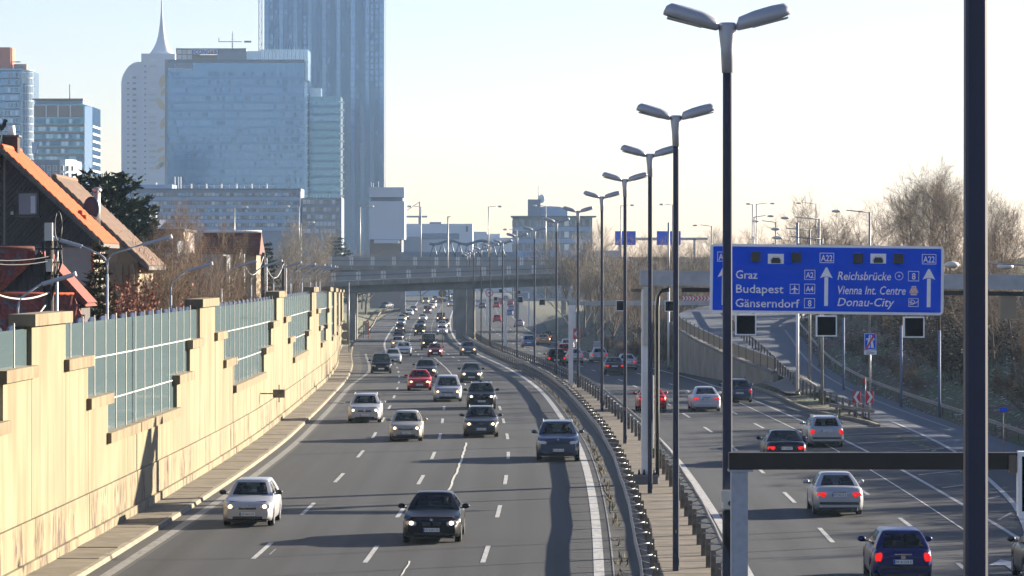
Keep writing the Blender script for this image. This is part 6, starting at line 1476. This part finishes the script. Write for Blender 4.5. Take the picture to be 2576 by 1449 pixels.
def car_meshes(style, L, Wd, H, opts=()):
    key = (style, L, Wd, H) + tuple(opts)
    if key in CARM: return CARM[key]
    S_ = ST[style]; tp = S_['top']; T = np.array(tp); 
    zt = lambda s: float(np.interp(s/L, T[:,0], T[:,1]))*H
    r = .195*H if style not in ('van','mpv') else .175*H
    if style in ('suv',): r = .215*H
    r = min(max(r, .29), .37); fo = .175*L if style != 'van' else .19*L; fo = max(.72, fo*.98); wb = L*.595; ro = fo + wb; Ra = r + .055
    clear = .17 if style != 'suv' else .24
    out = {'r': r, 'axles': (fo, ro), 'zt': zt}
    # lower body
    def wf(s):
        f = max(0, 1-s/(.16*L)); b = max(0, 1-(L-s)/(.12*L)); return Wd/2*(1-.20*f**2.4-.16*b**2.6)
    def zb(s):
        z = clear + .10*max(0, 1-s/.35) + .12*max(0, 1-(L-s)/.4)
        for a in (fo, ro):
            q = Ra*Ra-(s-a)**2
            if q > 0: z = max(z, r + math.sqrt(q)*.98)
        return z
    ss = [0,.015,.04,.09,.16,.25,.36,.5]
    for a in (fo, ro): ss += [a-Ra-.01, a-Ra+.002] + [a+Ra*math.sin(q) for q in (-1.2,-.8,-.4,0,.4,.8,1.2)] + [a+Ra-.002, a+Ra+.01]
    ss += frange(fo+Ra+.1, ro-Ra-.1, .25) + [L-.4,L-.28,L-.18,L-.10,L-.05,L-.02,L] + [L*q for q in (.2,.24,.27,.3,.8,.84)]
    ss = sorted(set(round(s, 4) for s in ss if 0 <= s <= L)); mb = MB(); rings = []
    for s in ss:
        w, b, t = wf(s), zb(s), zt(s); h = t-b; hh = max(h, .05)
        half = [(0,b),(w*.84,b),(w*.95,b+hh*.06),(w*.985,b+hh*.22),(w,b+hh*.48),(w*.985,b+hh*.72),(w*.955,b+hh*.86),(w*.90,b+hh*.95),(w*.80,t),(w*.55,t+.018),(w*.25,t+.028),(0,t+.030)]
        ring = half + [(-x, z) for x, z in reversed(half[1:-1])]
        rings.append([(x, s, z) for x, z in ring])
    mb.loft(rings, True, 0, True); mb.v = [(-x, y, z) for x, y, z in mb.v]
    out['body'] = mb.mesh('body', PC['silver'])
    # cabin
    ws, rf, rr, rb = S_['ws']*L, S_['rf']*L, S_['rr']*L, S_['rb']*L; wr = S_['wr']
    zbel = lambda s: zt(s)-.012
    zr = H-.035
    def ringpts(v, shrink=1.0):
        f = lerp(ws, rf, v**.92); b = lerp(rb, rr, v**1.1 if style in ('sedan','hatch') else v**.9); w = Wd/2*lerp(.89, wr, v**1.35); bow = .16*(1-.5*v); bb = .07*(1-.3*v)
        mid = [lerp(f+bow, b-bb, q) for q in (.0,.02,.36,.40,.70,.735,.98,1.0)]
        pts = [(0,f),(.45*w,f+bow*.16),(.80*w,f+bow*.55),(.93*w,f+bow*.86)] + [(w*(1.0 if 0<i<7 else .985), m_) for i, m_ in enumerate(mid)] + [(.92*w,b-bb*.75),(.78*w,b-bb*.5),(.40*w,b-bb*.12),(0,b)]
        res = []
        for x, y in pts:
            z0 = zbel(y); z = lerp(z0, zr-.03*(x/w)**2*0, v); res.append((x*shrink, y, z))
        return res
    VS = (0,.10,.35,.65,.88,1.0); grid = [ringpts(v) for v in VS]; n = len(grid[0])
    allr = [g + [(-x, y, z) for x, y, z in reversed(g[1:-1])] for g in grid]
    N = len(allr[0]); cab = MB(); V = [p for g in allr for p in g]; fs = []
    def cell(j, k):   # window cells in the half ring
        jj = j if j < n-1 else N-1-j
        if 1 <= k <= 3:
            if jj in (0,1): return 'windscreen'
            if jj in (5,): return 'side_window'
            if jj in (7,) and style != 'van': return 'side_window'
            if jj in (9,) and style in ('wagon','mpv','suv'): return 'side_window'
            if jj in (n-3, n-2) : return 'rear_window'
        return None
    panes = {}
    for k in range(len(VS)-1):
        for j in range(N):
            j2 = (j+1) % N; f = (k*N+j, k*N+j2, (k+1)*N+j2, (k+1)*N+j); c = cell(j, k)
            if c == 'windscreen' and False: pass
            if c is None: fs.append(f)
            else:
                side = 'l' if j < n-1 else 'r'; jj = j if j < n-1 else N-1-j
                panes.setdefault((c, '' if c in ('windscreen','rear_window') else side+str(jj)), []).append(f)
    # roof skin
    top = allr[-1]; cyy = sum(p[1] for p in top)/N; base = len(V)
    for sc, dz in ((.90,.022),(.55,.040),(.02,.046)): V += [(x*sc, cyy+(y-cyy)*(.96 if sc > .8 else sc), z+dz) for x, y, z in top]
    prev = (len(VS)-1)*N
    for q in range(3):
        for j in range(N): fs.append((prev+j, prev+(j+1)%N, base+q*N+(j+1)%N, base+q*N+j))
        prev = base+q*N
    cab.add(V, fs, 0, True); out['roof'] = cab.mesh('roof', PC['silver'])
    pm = []
    for (c, sd_), F_ in panes.items():
        m = MB(); idx = sorted(set(i for f in F_ for i in f)); mp = {i: k for k, i in enumerate(idx)}
        VV = [(V[i][0]*.992, lerp(V[i][1], cyy, .004), V[i][2]) for i in idx]
        m.add(VV, [tuple(mp[i] for i in f) for f in F_], 0, True); pm.append((c, m.mesh(c, M['carglass'])))
    out['panes'] = pm
    m = MB(); V2 = [(x*.94, cyy+(y-cyy)*.97, z+.035) for x, y, z in allr[0]]; m.add(V2, [tuple(range(N))]); out['parcel'] = m.mesh('cabin_lining', M['cabinfloor'])
    # underbody block
    m = MB(); m.bbox((-Wd*.36,.25,clear-.02),(Wd*.36,L-.25,zt(L*.5)-.15)); 
    for a in (fo, ro): m.bbox((-Wd*.40,a-Ra,r*.9),(Wd*.40,a+Ra,r+Ra*.8))
    out['under'] = m.mesh('underbody', M['trim'])
    out.update(L=L, W=Wd, H=H, style=style, ws=ws, rr=rr, rb=rb, zr=zr, wf=wf)
    CARM[key] = out; return out
WH = {}
def wheel_meshes(r):
    k = round(r, 2)
    if k not in WH:
        m = MB(); w = .105; n = 22
        prof = [(r*.70,-w),(r*.95,-w),(r,-w*.7),(r,w*.7),(r*.95,w),(r*.70,w)]
        m.loft([[(x, q*math.cos(2*math.pi*i/n), q*math.sin(2*math.pi*i/n)) for i in range(n)] for q, x in prof], True, 0, True); ty = m.mesh('wheel', M['tyre'])
        m = MB(); m.loft([[(x, q*math.cos(2*math.pi*i/n), q*math.sin(2*math.pi*i/n)) for i in range(n)] for q, x in ((r*.70,w*.8),(r*.70,w*1.02),(r*.60,w*1.02),(r*.60,w*.75))], False, 0, False)
        for i in range(5): a = 2*math.pi*i/5; m.box((w*.95, math.cos(a)*r*.32, math.sin(a)*r*.32), (.03, r*.58, r*.16), Matrix.Rotation(a, 3, 'X'))
        m.ball((w*.95,0,0),(.02,r*.16,r*.16),8,4); WH[k] = (ty, m.mesh('rim', M['rim']))
    return WH[k]
LAMPM = {}
def lamp_mesh(kind, w, h, dp):
    k = (kind, round(w,2), round(h,2))
    if k not in LAMPM:
        m = MB(); rr_ = []
        for y, s in ((dp,.9),(-.02,1),(-.045,.93),(-.06,.75)): rr_.append([(x*s, y, z*s) for x, z in ((-w/2,-h*.25),(-w*.38,-h/2),(w*.30,-h/2),(w/2,-h*.15),(w/2,h*.32),(w*.30,h/2),(-w*.35,h*.38),(-w/2,h*.15))])
        rr_ = [q[::-1] for q in rr_]
        m.loft(rr_[::-1], True, 0, True); LAMPM[k] = m.mesh(kind, M['lens'] if kind == 'headlight' else M['tail'])
    return LAMPM[k]
def simple(name, mt, size, bev=.0):
    k = (name, mt.name, size)
    if k not in LAMPM: m = MB(); (m.bevbox((0,0,0), size, bev) if bev else m.box((0,0,0), size)); LAMPM[k] = m.mesh(name, mt)
    return LAMPM[k]
DIM = {'hatch':(3.95,1.69,1.48),'small':(3.55,1.63,1.47),'sedan':(4.75,1.82,1.45),'sedan_s':(4.5,1.73,1.42),'wagon':(4.75,1.84,1.52),'suv':(4.75,1.93,1.70),'suv_s':(4.45,1.80,1.56),'mpv':(4.6,1.81,1.70),'van':(4.9,1.90,1.95),'minivan':(4.2,1.75,1.80)}
STY = {'small':'hatch','sedan_s':'sedan','suv_s':'suv','minivan':'van'}
def car(kind, colr, px, py, label, away=False, lit=True, plate=None, detail=2, brake=False, rails=False, grille='bar', yaw=None, emblem=None, fogs=False, d=None, taxi=False, dim=None, two_tone=None, tall_tail=False, group='cars on the motorway', cat='car', name='car', occupants=0, x=None, zoff=0):
    L, Wd, H = dim or DIM[kind]; mm = car_meshes(STY.get(kind, kind), L, Wd, H); style = mm['style']
    if d is None: X, D = px_on_ground(px, py)
    else: D = d; X = (px-1288)*d/F
    hd = heading(D) if yaw is None else yaw
    # local frame: front at y = 0 facing -Y. oncoming cars show their front at D; departing ones their rear
    t = thing(name, label, cat, (X, D, zg(D)+.004+zoff), 0, group)
    if not away: t.rotation_euler.z = -hd
    else: t.rotation_euler.z = math.pi - hd; t.location.x += math.sin(hd)*L; t.location.y += math.cos(hd)*L
    pm = PC[colr]
    inst('body', mm['body'], t, mat=pm); inst('roof', mm['roof'], t, mat=(PC[two_tone] if two_tone else pm)); inst('underbody', mm['under'], t); inst('cabin_lining', mm['parcel'], t)
    for c, me in mm['panes']:
        if detail == 0 and c == 'side_window': inst(c, me, t); continue
        inst(c, me, t)
    r = mm['r']; ty, ri = wheel_meshes(r)
    for a in mm['axles']:
        for s in (-1, 1):
            w = inst('wheel', ty, t, (s*(Wd/2-.115), a, r), (0, 0, 0 if s > 0 else math.pi))
            if detail > 0: inst('rim', ri, w)
    zt = mm['zt']; zl = zt(.12)-.085*H/1.45 if style != 'van' else zt(.12)-.10; wl = mm['wf'](.10)
    hl = (.36, .17, .20) if style != 'van' else (.30,.24,.2)
    for s in (-1, 1):
        if not away or detail > 1:
            h = inst('headlight', lamp_mesh('headlight', hl[0], hl[1], hl[2]), t, (s*(wl-.155), .085, zl), (R_(-14), 0, R_(20*s)), (s, 1, 1))
            if lit:
                q = .08 if detail > 1 else .10 if detail == 1 else .13
                MBk = ('bulb', round(q,3))
                if MBk not in LAMPM: m_ = MB(); m_.ball((0,0,0),(q,.03,q*.85),10,6); LAMPM[MBk] = m_.mesh('bulb', M['lit'])
                inst('bulb', LAMPM[MBk], h, (-.03,-.055,0))
        if not away and fogs:
            inst('fog_lamp', simple('fog_lamp', M['fog'], (.13,.03,.08), .01), t, (s*(wl-.22), .045, .36))
        ztl = zt(L-.05)*1.0-.12
        if away or detail > 1:
            tm = M['brake'] if brake else M['tail']
            if tall_tail or style in ('mpv','van','hatch','wagon','suv') : w_, h_ = .20, (.26 if not tall_tail else .34)
            else: w_, h_ = .34, .17
            inst('taillight', lamp_mesh('taillight', w_, h_, .16), t, (s*(mm['wf'](L-.08)-w_*.46), L-.055, ztl), (0, 0, math.pi - R_(24*s)), (s,1,1), mat=tm)
    if detail > 0:
        for s in (-1, 1):
            m_ = ('mirror',); 
            if m_ not in LAMPM:
                q = MB(); q.ball((0,0,0),(.125,.07,.085),10,6); LAMPM[m_] = q.mesh('mirror', PC['silver'])
            mi = inst('mirror', LAMPM[m_], t, (s*(Wd/2+.10), mm['ws']+.42, zt(mm['ws']+.4)+.09), mat=(M['trim'] if emblem == 'blackmirror' or style == 'van' or kind == 'hatch' and colr in ('silver',) else pm))
            inst('mirror_foot', simple('mirror_foot', M['trim'], (.16,.05,.04)), mi, (-s*.10,.0,-.06))
    if not away:
        zg_ = zl-.02
        gw = {'bar':.78,'wide':1.05,'kidney':.30,'v':.62,'mesh':.9}[grille]
        gl_ = inst('grille', simple('grille', M['trim'], (gw,.06,.11 if grille != 'mesh' else .2), .02), t, (0, .028, zg_-.02), (R_(-10),0,0)) if grille != 'kidney' else None
        if grille == 'kidney':
            for s in (-1,1):
                g2 = inst('grille', simple('grille', M['trim'], (.27,.06,.16), .03), t, (s*.16,.022,zg_), (R_(-10),0,0)); inst('grille_frame', simple('grille_frame', M['chrome'], (.29,.05,.18), .03), g2, (0,.02,0))
        elif detail > 1 and grille != 'mesh': inst('grille_frame', simple('grille_frame', M['chrome'], (gw+.04,.05,.135), .02), gl_, (0,.02,0))
        inst('lower_grille', simple('lower_grille', M['trim'], (Wd*.60,.07,.13), .03), t, (0,.02,.30 if style != 'suv' else .36))
        if detail > 1: inst('bumper_lip', simple('bumper_lip', M['trim'], (Wd*.78,.2,.05), .015), t, (0,.13,.19 if style != 'suv' else .26))
        if style == 'suv' and detail > 1:
            for s in (-1,1): inst('lower_grille', simple('lower_grille', M['trim'], (.34,.07,.14), .03), t, (s*.60,.05,.55))
    else:
        inst('bumper', simple('bumper', M['trim'] if kind not in ('sedan',) else pm, (Wd*.80,.06,.09), .02), t, (0,L+.01,.45)); inst('valance', simple('valance', M['trim'], (Wd*.74,.12,.16), .03), t, (0,L-.04,.24))
        if detail > 1:
            inst('boot_handle', simple('boot_handle', M['chrome'] if colr != 'white' else M['trim'], (.46,.03,.035)), t, (0,L+.005,zt(L-.06)-.07))
            MBk = ('pipe',)
            if MBk not in LAMPM: m_ = MB(); m_.tube([(0,-.2,0),(0,.05,0)], .035, 8); LAMPM[MBk] = m_.mesh('exhaust_pipe', M['steel_dark'])
            inst('exhaust_pipe', LAMPM[MBk], t, (-.45,L,.22))
    if detail > 0:
        y, z, rz = (-.035, .43 if style != 'suv' else .50, 0) if not away else (L+.025, .62 if style in ('hatch','suv','mpv','van') else .74, math.pi)
        if away and kind == 'wagon': z = .80
        p = inst('number_plate', simple('number_plate', M['plate'], (.52,.02,.12)), t, (0,y,z), (0,0,rz))
        if detail > 1: inst('plate_strip', simple('plate_strip', M['plateblue'], (.045,.004,.11)), p, (-.235,-.0125,0))
        if plate: 
            o = text(plate, .105, p, (-.20,-.0125,-.038), M['platered'], width=.43, name='plate_text', extrude=.001)
    if emblem in ('oval','disc') :
        k = ('emblem',)
        if k not in LAMPM:
            m_ = MB(); N = 16
            for i in range(N):
                a0, a1 = 2*math.pi*i/N, 2*math.pi*(i+1)/N; m_.add([(.075*q*math.cos(a),0,.055*q*math.sin(a)) for a in (a0,a1) for q in (.78,1)], [(0,1,3,2)])
            m_.add([(-.055,0,.012),(0,0,-.012),(.055,0,.012),(0,0,.0)], [(0,1,3),(1,2,3)]); LAMPM[k] = m_.mesh('emblem', M['chrome'])
        inst('emblem', LAMPM[k], t, (0,-.012,zl+.03) if not away else (0,L+.03,zt(L-.05)-.13), (0,0,0 if not away else math.pi))
    if emblem == 'four_rings' or emblem == 'slash' or emblem == 'roundel' or emblem == 'square':
        m_ = MB(); y, z = (-.016, zl) if not away else (-(L+.03), zt(L-.05)-.12)
        if emblem == 'four_rings':
            for c in range(4):
                for i in range(12): a0, a1 = 2*math.pi*i/12, 2*math.pi*(i+1)/12; m_.add([(-.12+.08*c+.05*q*math.cos(a), y, z+.05*q*math.sin(a)) for a in (a0,a1) for q in (.78,1)], [(0,1,3,2)])
        elif emblem == 'slash': m_.add([(-.3,y-.02,z-.06),(-.27,y-.02,z-.06),(.3,y-.02,z+.06),(.27,y-.02,z+.06)], [(0,1,2,3)]); m_.prism([(.07*math.cos(2*math.pi*k/14), z+.07*math.sin(2*math.pi*k/14)) for k in range(14)], y-.028, y-.02, 'y')
        elif emblem == 'square': m_.box((0,y,z),(.12,.01,.10))
        else: m_.prism([(.045*math.cos(2*math.pi*k/14), zt(.15)+.012+.045*math.sin(2*math.pi*k/14)) for k in range(14)], .02, .03, 'y')
        o = m_.build('emblem', M['chrome'], t)
        if away: o.rotation_euler.z = math.pi
    if rails:
        for s in (-1,1):
            k = ('rail', kind)
            if k not in LAMPM:
                m_ = MB(); a, b_ = S_len(mm); m_.tube([(0,a,0),(0,a+.12,.06),(0,b_-.12,.06),(0,b_,0)], .022, 6); LAMPM[k] = m_.mesh('roof_rail', M['steel'])
            inst('roof_rail', LAMPM[k], t, (s*Wd*.335,0,H-.04))
    if taxi: inst('taxi_sign', simple('taxi_sign', M['yellow'], (.34,.14,.13), .02), t, (0,L*.5,H+.07))
    if detail > 1 or (detail == 1 and away):
        sy = mm['ws']+1.15 if style not in ('van',) else mm['ws']+1.0; zs = zt(sy)
        for s in (-1,1):
            inst('seat', simple('seat', M['seat'], (.46,.14,.42), .06), t, (s*.36, sy, zs+.05), (R_(-10),0,0)); inst('headrest', simple('headrest', M['seat'], (.26,.10,.18), .04), t, (s*.36, sy+.05, zs+.34))
            if style != 'van': inst('seat', simple('seat', M['seat'], (.46,.14,.42), .06), t, (s*.36, sy+.85, zs+.0), (R_(-12),0,0))
        if not away and detail > 1:
            k = ('wheel_rim',)
            if k not in LAMPM:
                m_ = MB(); m_.tube([(.18*math.cos(2*math.pi*i/14),0,.18*math.sin(2*math.pi*i/14)) for i in range(15)], .018, 5, caps=False); LAMPM[k] = m_.mesh('steering_wheel', M['trim'])
            inst('steering_wheel', LAMPM[k], t, (.36, sy-.50, zs+.02), (R_(-25),0,0)); inst('dashboard', simple('dashboard', M['cabinfloor'], (Wd*.72,.35,.10), .03), t, (0,mm['ws']+.55,zt(mm['ws']+.5)+.03))
    if occupants:
        sy = mm['ws']+1.02; zs = zt(sy)
        for s, lab in ((1,'driver'),(-1,'passenger'))[:occupants]: person_in(t, s*.36, sy, zs, label, lab, away)
    return t
def S_len(mm): S_ = ST[mm['style']]; return mm['L']*(S_['rf']+.03), mm['L']*(S_['rr']-.03)
PERS = {}
M['skin'] = mat('skin', (.42,.25,.17), .6); M['hair'] = mat('dark_hair', (.03,.02,.015), .8); M['coat_dark'] = mat('dark_coat', (.05,.05,.06), .9, var=.2); M['coat_red'] = mat('rust_coat', (.22,.07,.04), .9, var=.2)
def person_mesh():
    if 'b' in PERS: return PERS['b']
    def skin(vs, es, rad, lv, mats):
        me = bpy.data.meshes.new('p'); me.from_pydata(vs, es, []); o = bpy.data.objects.new('p', me); COL.objects.link(o)
        md = o.modifiers.new('s', 'SKIN'); sk = me.skin_vertices[0].data
        for i, q in enumerate(rad): sk[i].radius = (q, q)
        sk[0].use_root = True; md.use_smooth_shade = True; sb = o.modifiers.new('u', 'SUBSURF'); sb.levels = lv; sb.render_levels = lv
        bpy.context.view_layer.update(); m2 = bpy.data.meshes.new_from_object(o.evaluated_get(bpy.context.evaluated_depsgraph_get())); bpy.data.objects.remove(o)
        return m2
    # seated: pelvis, torso, neck, head; arms to the wheel; thighs, shins. Facing -Y, seat height at z 0
    v = [(0,0,.08),(0,.02,.28),(0,.03,.46),(0,.0,.56),(0,-.02,.64),(0,-.035,.74),(.17,.03,.47),(.24,-.10,.27),(.14,-.36,.30),(.13,-.44,.32),(-.17,.03,.47),(-.24,-.10,.27),(-.14,-.36,.30),(-.13,-.44,.32),(.11,-.05,.06),(.13,-.45,.12),(.12,-.55,-.28),(-.11,-.05,.06),(-.13,-.45,.12),(-.12,-.55,-.28)]
    e = [(0,1),(1,2),(2,3),(3,4),(4,5),(2,6),(6,7),(7,8),(8,9),(2,10),(10,11),(11,12),(12,13),(0,14),(14,15),(15,16),(0,17),(17,18),(18,19)]
    rad = [.15,.14,.14,.055,.085,.08,.075,.05,.038,.04,.075,.05,.038,.04,.09,.07,.05,.09,.07,.05]
    me = skin(v, e, rad, 2, None); me.materials.append(M['coat_dark']); me.materials.append(M['skin'])
    for p in me.polygons:
        c = p.center; p.material_index = 1 if (c.z > .545 and abs(c.x) < .14) or c.y < -.40 and c.z > .22 else 0
    h = MB(); h.ball((0,.0,.735),(.093,.105,.085),12,8); face = MB(); face.ball((0,-.118,.695),(.014,.02,.018),6,4)
    for s in (-1,1): face.ball((s*.035,-.108,.715),(.012,.008,.008),6,4); face.ball((s*.088,-.01,.695),(.012,.022,.03),6,4)
    face.box((0,-.108,.655),(.05,.012,.010)); h.v = [(x, y+.022, z+.01) for x, y, z in h.v]
    PERS['b'] = (me, h.mesh('hair', M['hair']), face.mesh('face', M['skin'])); return PERS['b']
def person_in(t, x, y, zs, carlab, role, away):
    me, hr, fc = person_mesh(); R3 = t.rotation_euler.to_matrix(); p = R3 @ Vector((x, y, zs-.42)) + t.location
    o = inst('person', me, None, p, (0, 0, t.rotation_euler.z)); tag(o, 'dark coated %s inside the %s' % (role, carlab.split(',')[0]), 'person', 'people seated in cars'); inst('hair', hr, o); inst('face', fc, o)
# oncoming traffic, nearest first
car('hatch','silver',622,1326,'silver hatchback nearest the noise wall, headlights on',plate='GF·844 DP',occupants=2,emblem='oval',grille='v',dim=(3.9,1.70,1.48))
car('sedan','black',1085,1368,'glossy black saloon nearest the camera, headlights on',plate='W·KIKI 25',occupants=1,emblem='roundel',grille='kidney',dim=(4.85,1.85,1.47),fogs=False)
car('suv','blue_grey',1404,1161,'grey blue off-roader beside the thick white edge line',plate='W·49914 B',occupants=1,rails=True,grille='wide',lit=False,emblem='roundel')
car('hatch','beige',1021,1111,'pale silver hatchback in the second lane, left of the dark estate',plate='W·48067 P',occupants=2,emblem='disc',dim=(3.82,1.65,1.45))
car('wagon','dark_grey',1210,1101,'dark grey estate with roof rails in the third lane',plate='KO·935 C',occupants=1,rails=True,emblem='disc',dim=(4.5,1.79,1.50))
car('wagon','silver',917,1064,'silver estate with a diagonal badge, in the left lane',plate='W·51176 S',occupants=2,rails=True,emblem='slash',dim=(4.82,1.86,1.54))
car('suv_s','black',1211,1030,'black compact off-roader right behind the dark estate',plate='W·46109 W',rails=True,grille='kidney',emblem='roundel')
car('mpv','silver',1126,1011,'large silver people carrier',plate='W·16675 T',occupants=2,emblem='disc',dim=(4.65,1.86,1.64),lit=True)
car('sedan_s','red',1055,983,'bright red saloon left of the silver people carrier',plate='W·74657 J',dim=(4.5,1.73,1.44))
car('sedan','dark_grey',1072,951,'dark saloon behind the bright red one',detail=1)
car('hatch','green_grey',1186,963,'dark olive hatchback right of the centre, headlights bright',plate='W·15964 H',detail=1)
car('mpv','black',959,940,'tall black people carrier near the noise wall',lit=False,detail=1)
car('hatch','silver',989,916,'silver blue hatchback behind the black people carrier',detail=1,lit=False)
car('suv_s','white',1016,896,'white crossover with a dark cross grille',detail=1,grille='wide',lit=False)
car('small','dark_red',1095,898,'dark red small car in front of the black van',detail=1)
car('sedan_s','grey',1179,894,'grey hatchback alone in the right lane, headlights on',detail=1,dim=(4.3,1.84,1.50))
car('van','black',1079,880,'black van behind the dark red small car',detail=1)
g = dict(detail=1)
for k, c, x, y, lab in (('hatch','beige',1001,876,'beige car half hidden behind the white crossover'),('sedan_s','maroon',1003,858,'dark maroon car with bright headlights above the beige one'),('minivan','black',1055,845,'black box van in the middle lane under the bridge'),('sedan','silver',1112,842,'silver black saloon left of the edge line under the bridge'),
 ('sedan','silver',1112,828,'silver car tucked behind the silver black saloon'),('sedan_s','maroon',1006,835,'brown red car in the left lane under the bridge'),('suv_s','white',1008,822,'white car behind the brown red car')): car(k, c, x, y, lab, **g)
car('sedan','beige',1011,809,'beige taxi in the left lane queue',detail=1,taxi=True); car('sedan','green_grey',1019,804,'dark taxi with a lit sign right of the beige taxi',detail=1,taxi=True)
for k, c, x, y, lab in (('sedan','white',1030,794,'white car leading the left queue'),('sedan','grey',1040,785,'grey car behind the white car in the left queue'),('sedan_s','dark_grey',1059,826,'dark grey car in the middle lane behind the black box van'),('sedan','silver',1063,808,'silver grey car in the middle lane'),('van','black',1109,811,'dark van in the right lane under the bridge'),
 ('suv','dark_grey',1118,825,'dark off-roader in front of the dark van'),('van','maroon',1075,790,'maroon van in the middle lane far off'),('sedan','silver',1083,779,'silver car behind the maroon van'),('suv','white',1089,775,'white off-roader far off in the middle lane'),('van','gold',1071,765,'far vehicle with two glaring headlights'),
 ('sedan','silver',1134,771,'silver car far off near the median'),('sedan','white',1143,763,'white car behind the far silver one'),('sedan','white',1125,757,'far white car below the rear bridge'),('suv','silver',1139,752,'farthest silver car near the median'),('sedan','maroon',1103,763,'far red brown car between the queues'),
 ('hatch','grey',1094,758,'far grey car behind the white off-roader')):
    car(k, c, x, y, lab, detail=0)
car('sedan','dark_grey',961,0,'dark car on the joining road at the far left',d=735,lit=False,detail=0,yaw=.35,zoff=1.9); car('sedan_s','dark_grey',1012,771,'dark car merging from the joining road, headlights on',detail=0)
# departing traffic
A = dict(away=True, lit=False)
car('hatch','blue',2272,1471,'blue hatchback leaving at the lower right, cut by the bottom edge',plate='W·41318 E',emblem='square',brake=True,tall_tail=False,dim=(3.95,1.66,1.44),**A)
car('sedan_s','silver',2112,1299,'silver saloon under the brown gantry beam',plate='W·29510 Y',occupants=1,tall_tail=False,dim=(4.5,1.73,1.43),brake=True,emblem='disc',**A)
car('wagon','silver',2080,1126,'silver estate with roof rails in the right lane',plate='W·60094 X',rails=True,dim=(4.6,1.72,1.47),brake=True,emblem='disc',**A)
car('sedan','navy',1979,1171,'black saloon just above the brown gantry beam',plate='W·18290 I',brake=True,emblem='four_rings',**A)
car('sedan','white',1778,1036,'white notchback right of the second lamp post',plate='W·20356 E',brake=True,dim=(4.55,1.77,1.46),emblem='disc',**A)
car('hatch','blue_grey',1860,1013,'grey blue hatchback half hidden by the tallest lamp post',plate='W·37205 L',dim=(4.3,1.8,1.48),detail=2,**A)
car('sedan_s','red',1642,1036,'red saloon hidden partly by the white gantry leg',dim=(4.4,1.74,1.42),brake=True,**A)
car('sedan','dark_grey',1547,943,'dark saloon between the fourth and third lamp posts',detail=1,brake=True,**A); car('sedan_s','silver',1580,931,'silver blue saloon ahead of the dark saloon',detail=1,brake=True,**A)
car('hatch','silver',1509,912,'silver hatchback ahead of the dark saloon',detail=1,**A); car('hatch','white',1447,914,'white hatchback beside the far gantry post',detail=1,**A); car('mpv','black',1401,922,'black people carrier left of the far gantry post',detail=1,brake=True,**A)
car('hatch','red',1421,899,'red hatchback ahead of the black people carrier',detail=1,**A); car('hatch','white',1428,884,'pale car ahead of the red hatchback',detail=1,brake=True,**A)
car('sedan','gold',1368,868,'gold saloon with glowing brake lights under the bridge',detail=1,brake=True,**A); car('sedan_s','black',1376,858,'black car ahead of the gold saloon',detail=1,**A); car('mpv','light_blue',1331,874,'bright blue car left of the gold saloon',detail=1,dim=(4.1,1.76,1.56),**A)
for k, c, x, y, lab in (('sedan','silver',1306,823,'silver saloon at the right line under the bridge'),('small','red',1251,810,'red small car in the left departing lane'),('hatch','light_blue',1281,795,'light blue car behind the far displays'),('hatch','light_blue',1286,783,'light blue car ahead of the other light blue one'),('hatch','red',1284,769,'far red car in the middle departing lane'),
 ('minivan','red',1249,775,'far red van in the left departing lane'),('van','red',1258,767,'far red lorry ahead of the red van'),('sedan','white',1205,771,'far white car beside the bridge columns'),('sedan','dark_grey',1213,776,'far dark car beside the bridge columns'),('sedan','grey',1272,756,'farthest grey car in the departing lanes')):
    car(k, c, x, y, lab, detail=0, **A)
car('hatch','dark_grey',2664,1474,'dark car entering at the right edge, only its mirror showing',dim=(4.2,1.7,1.45),detail=1,**A)
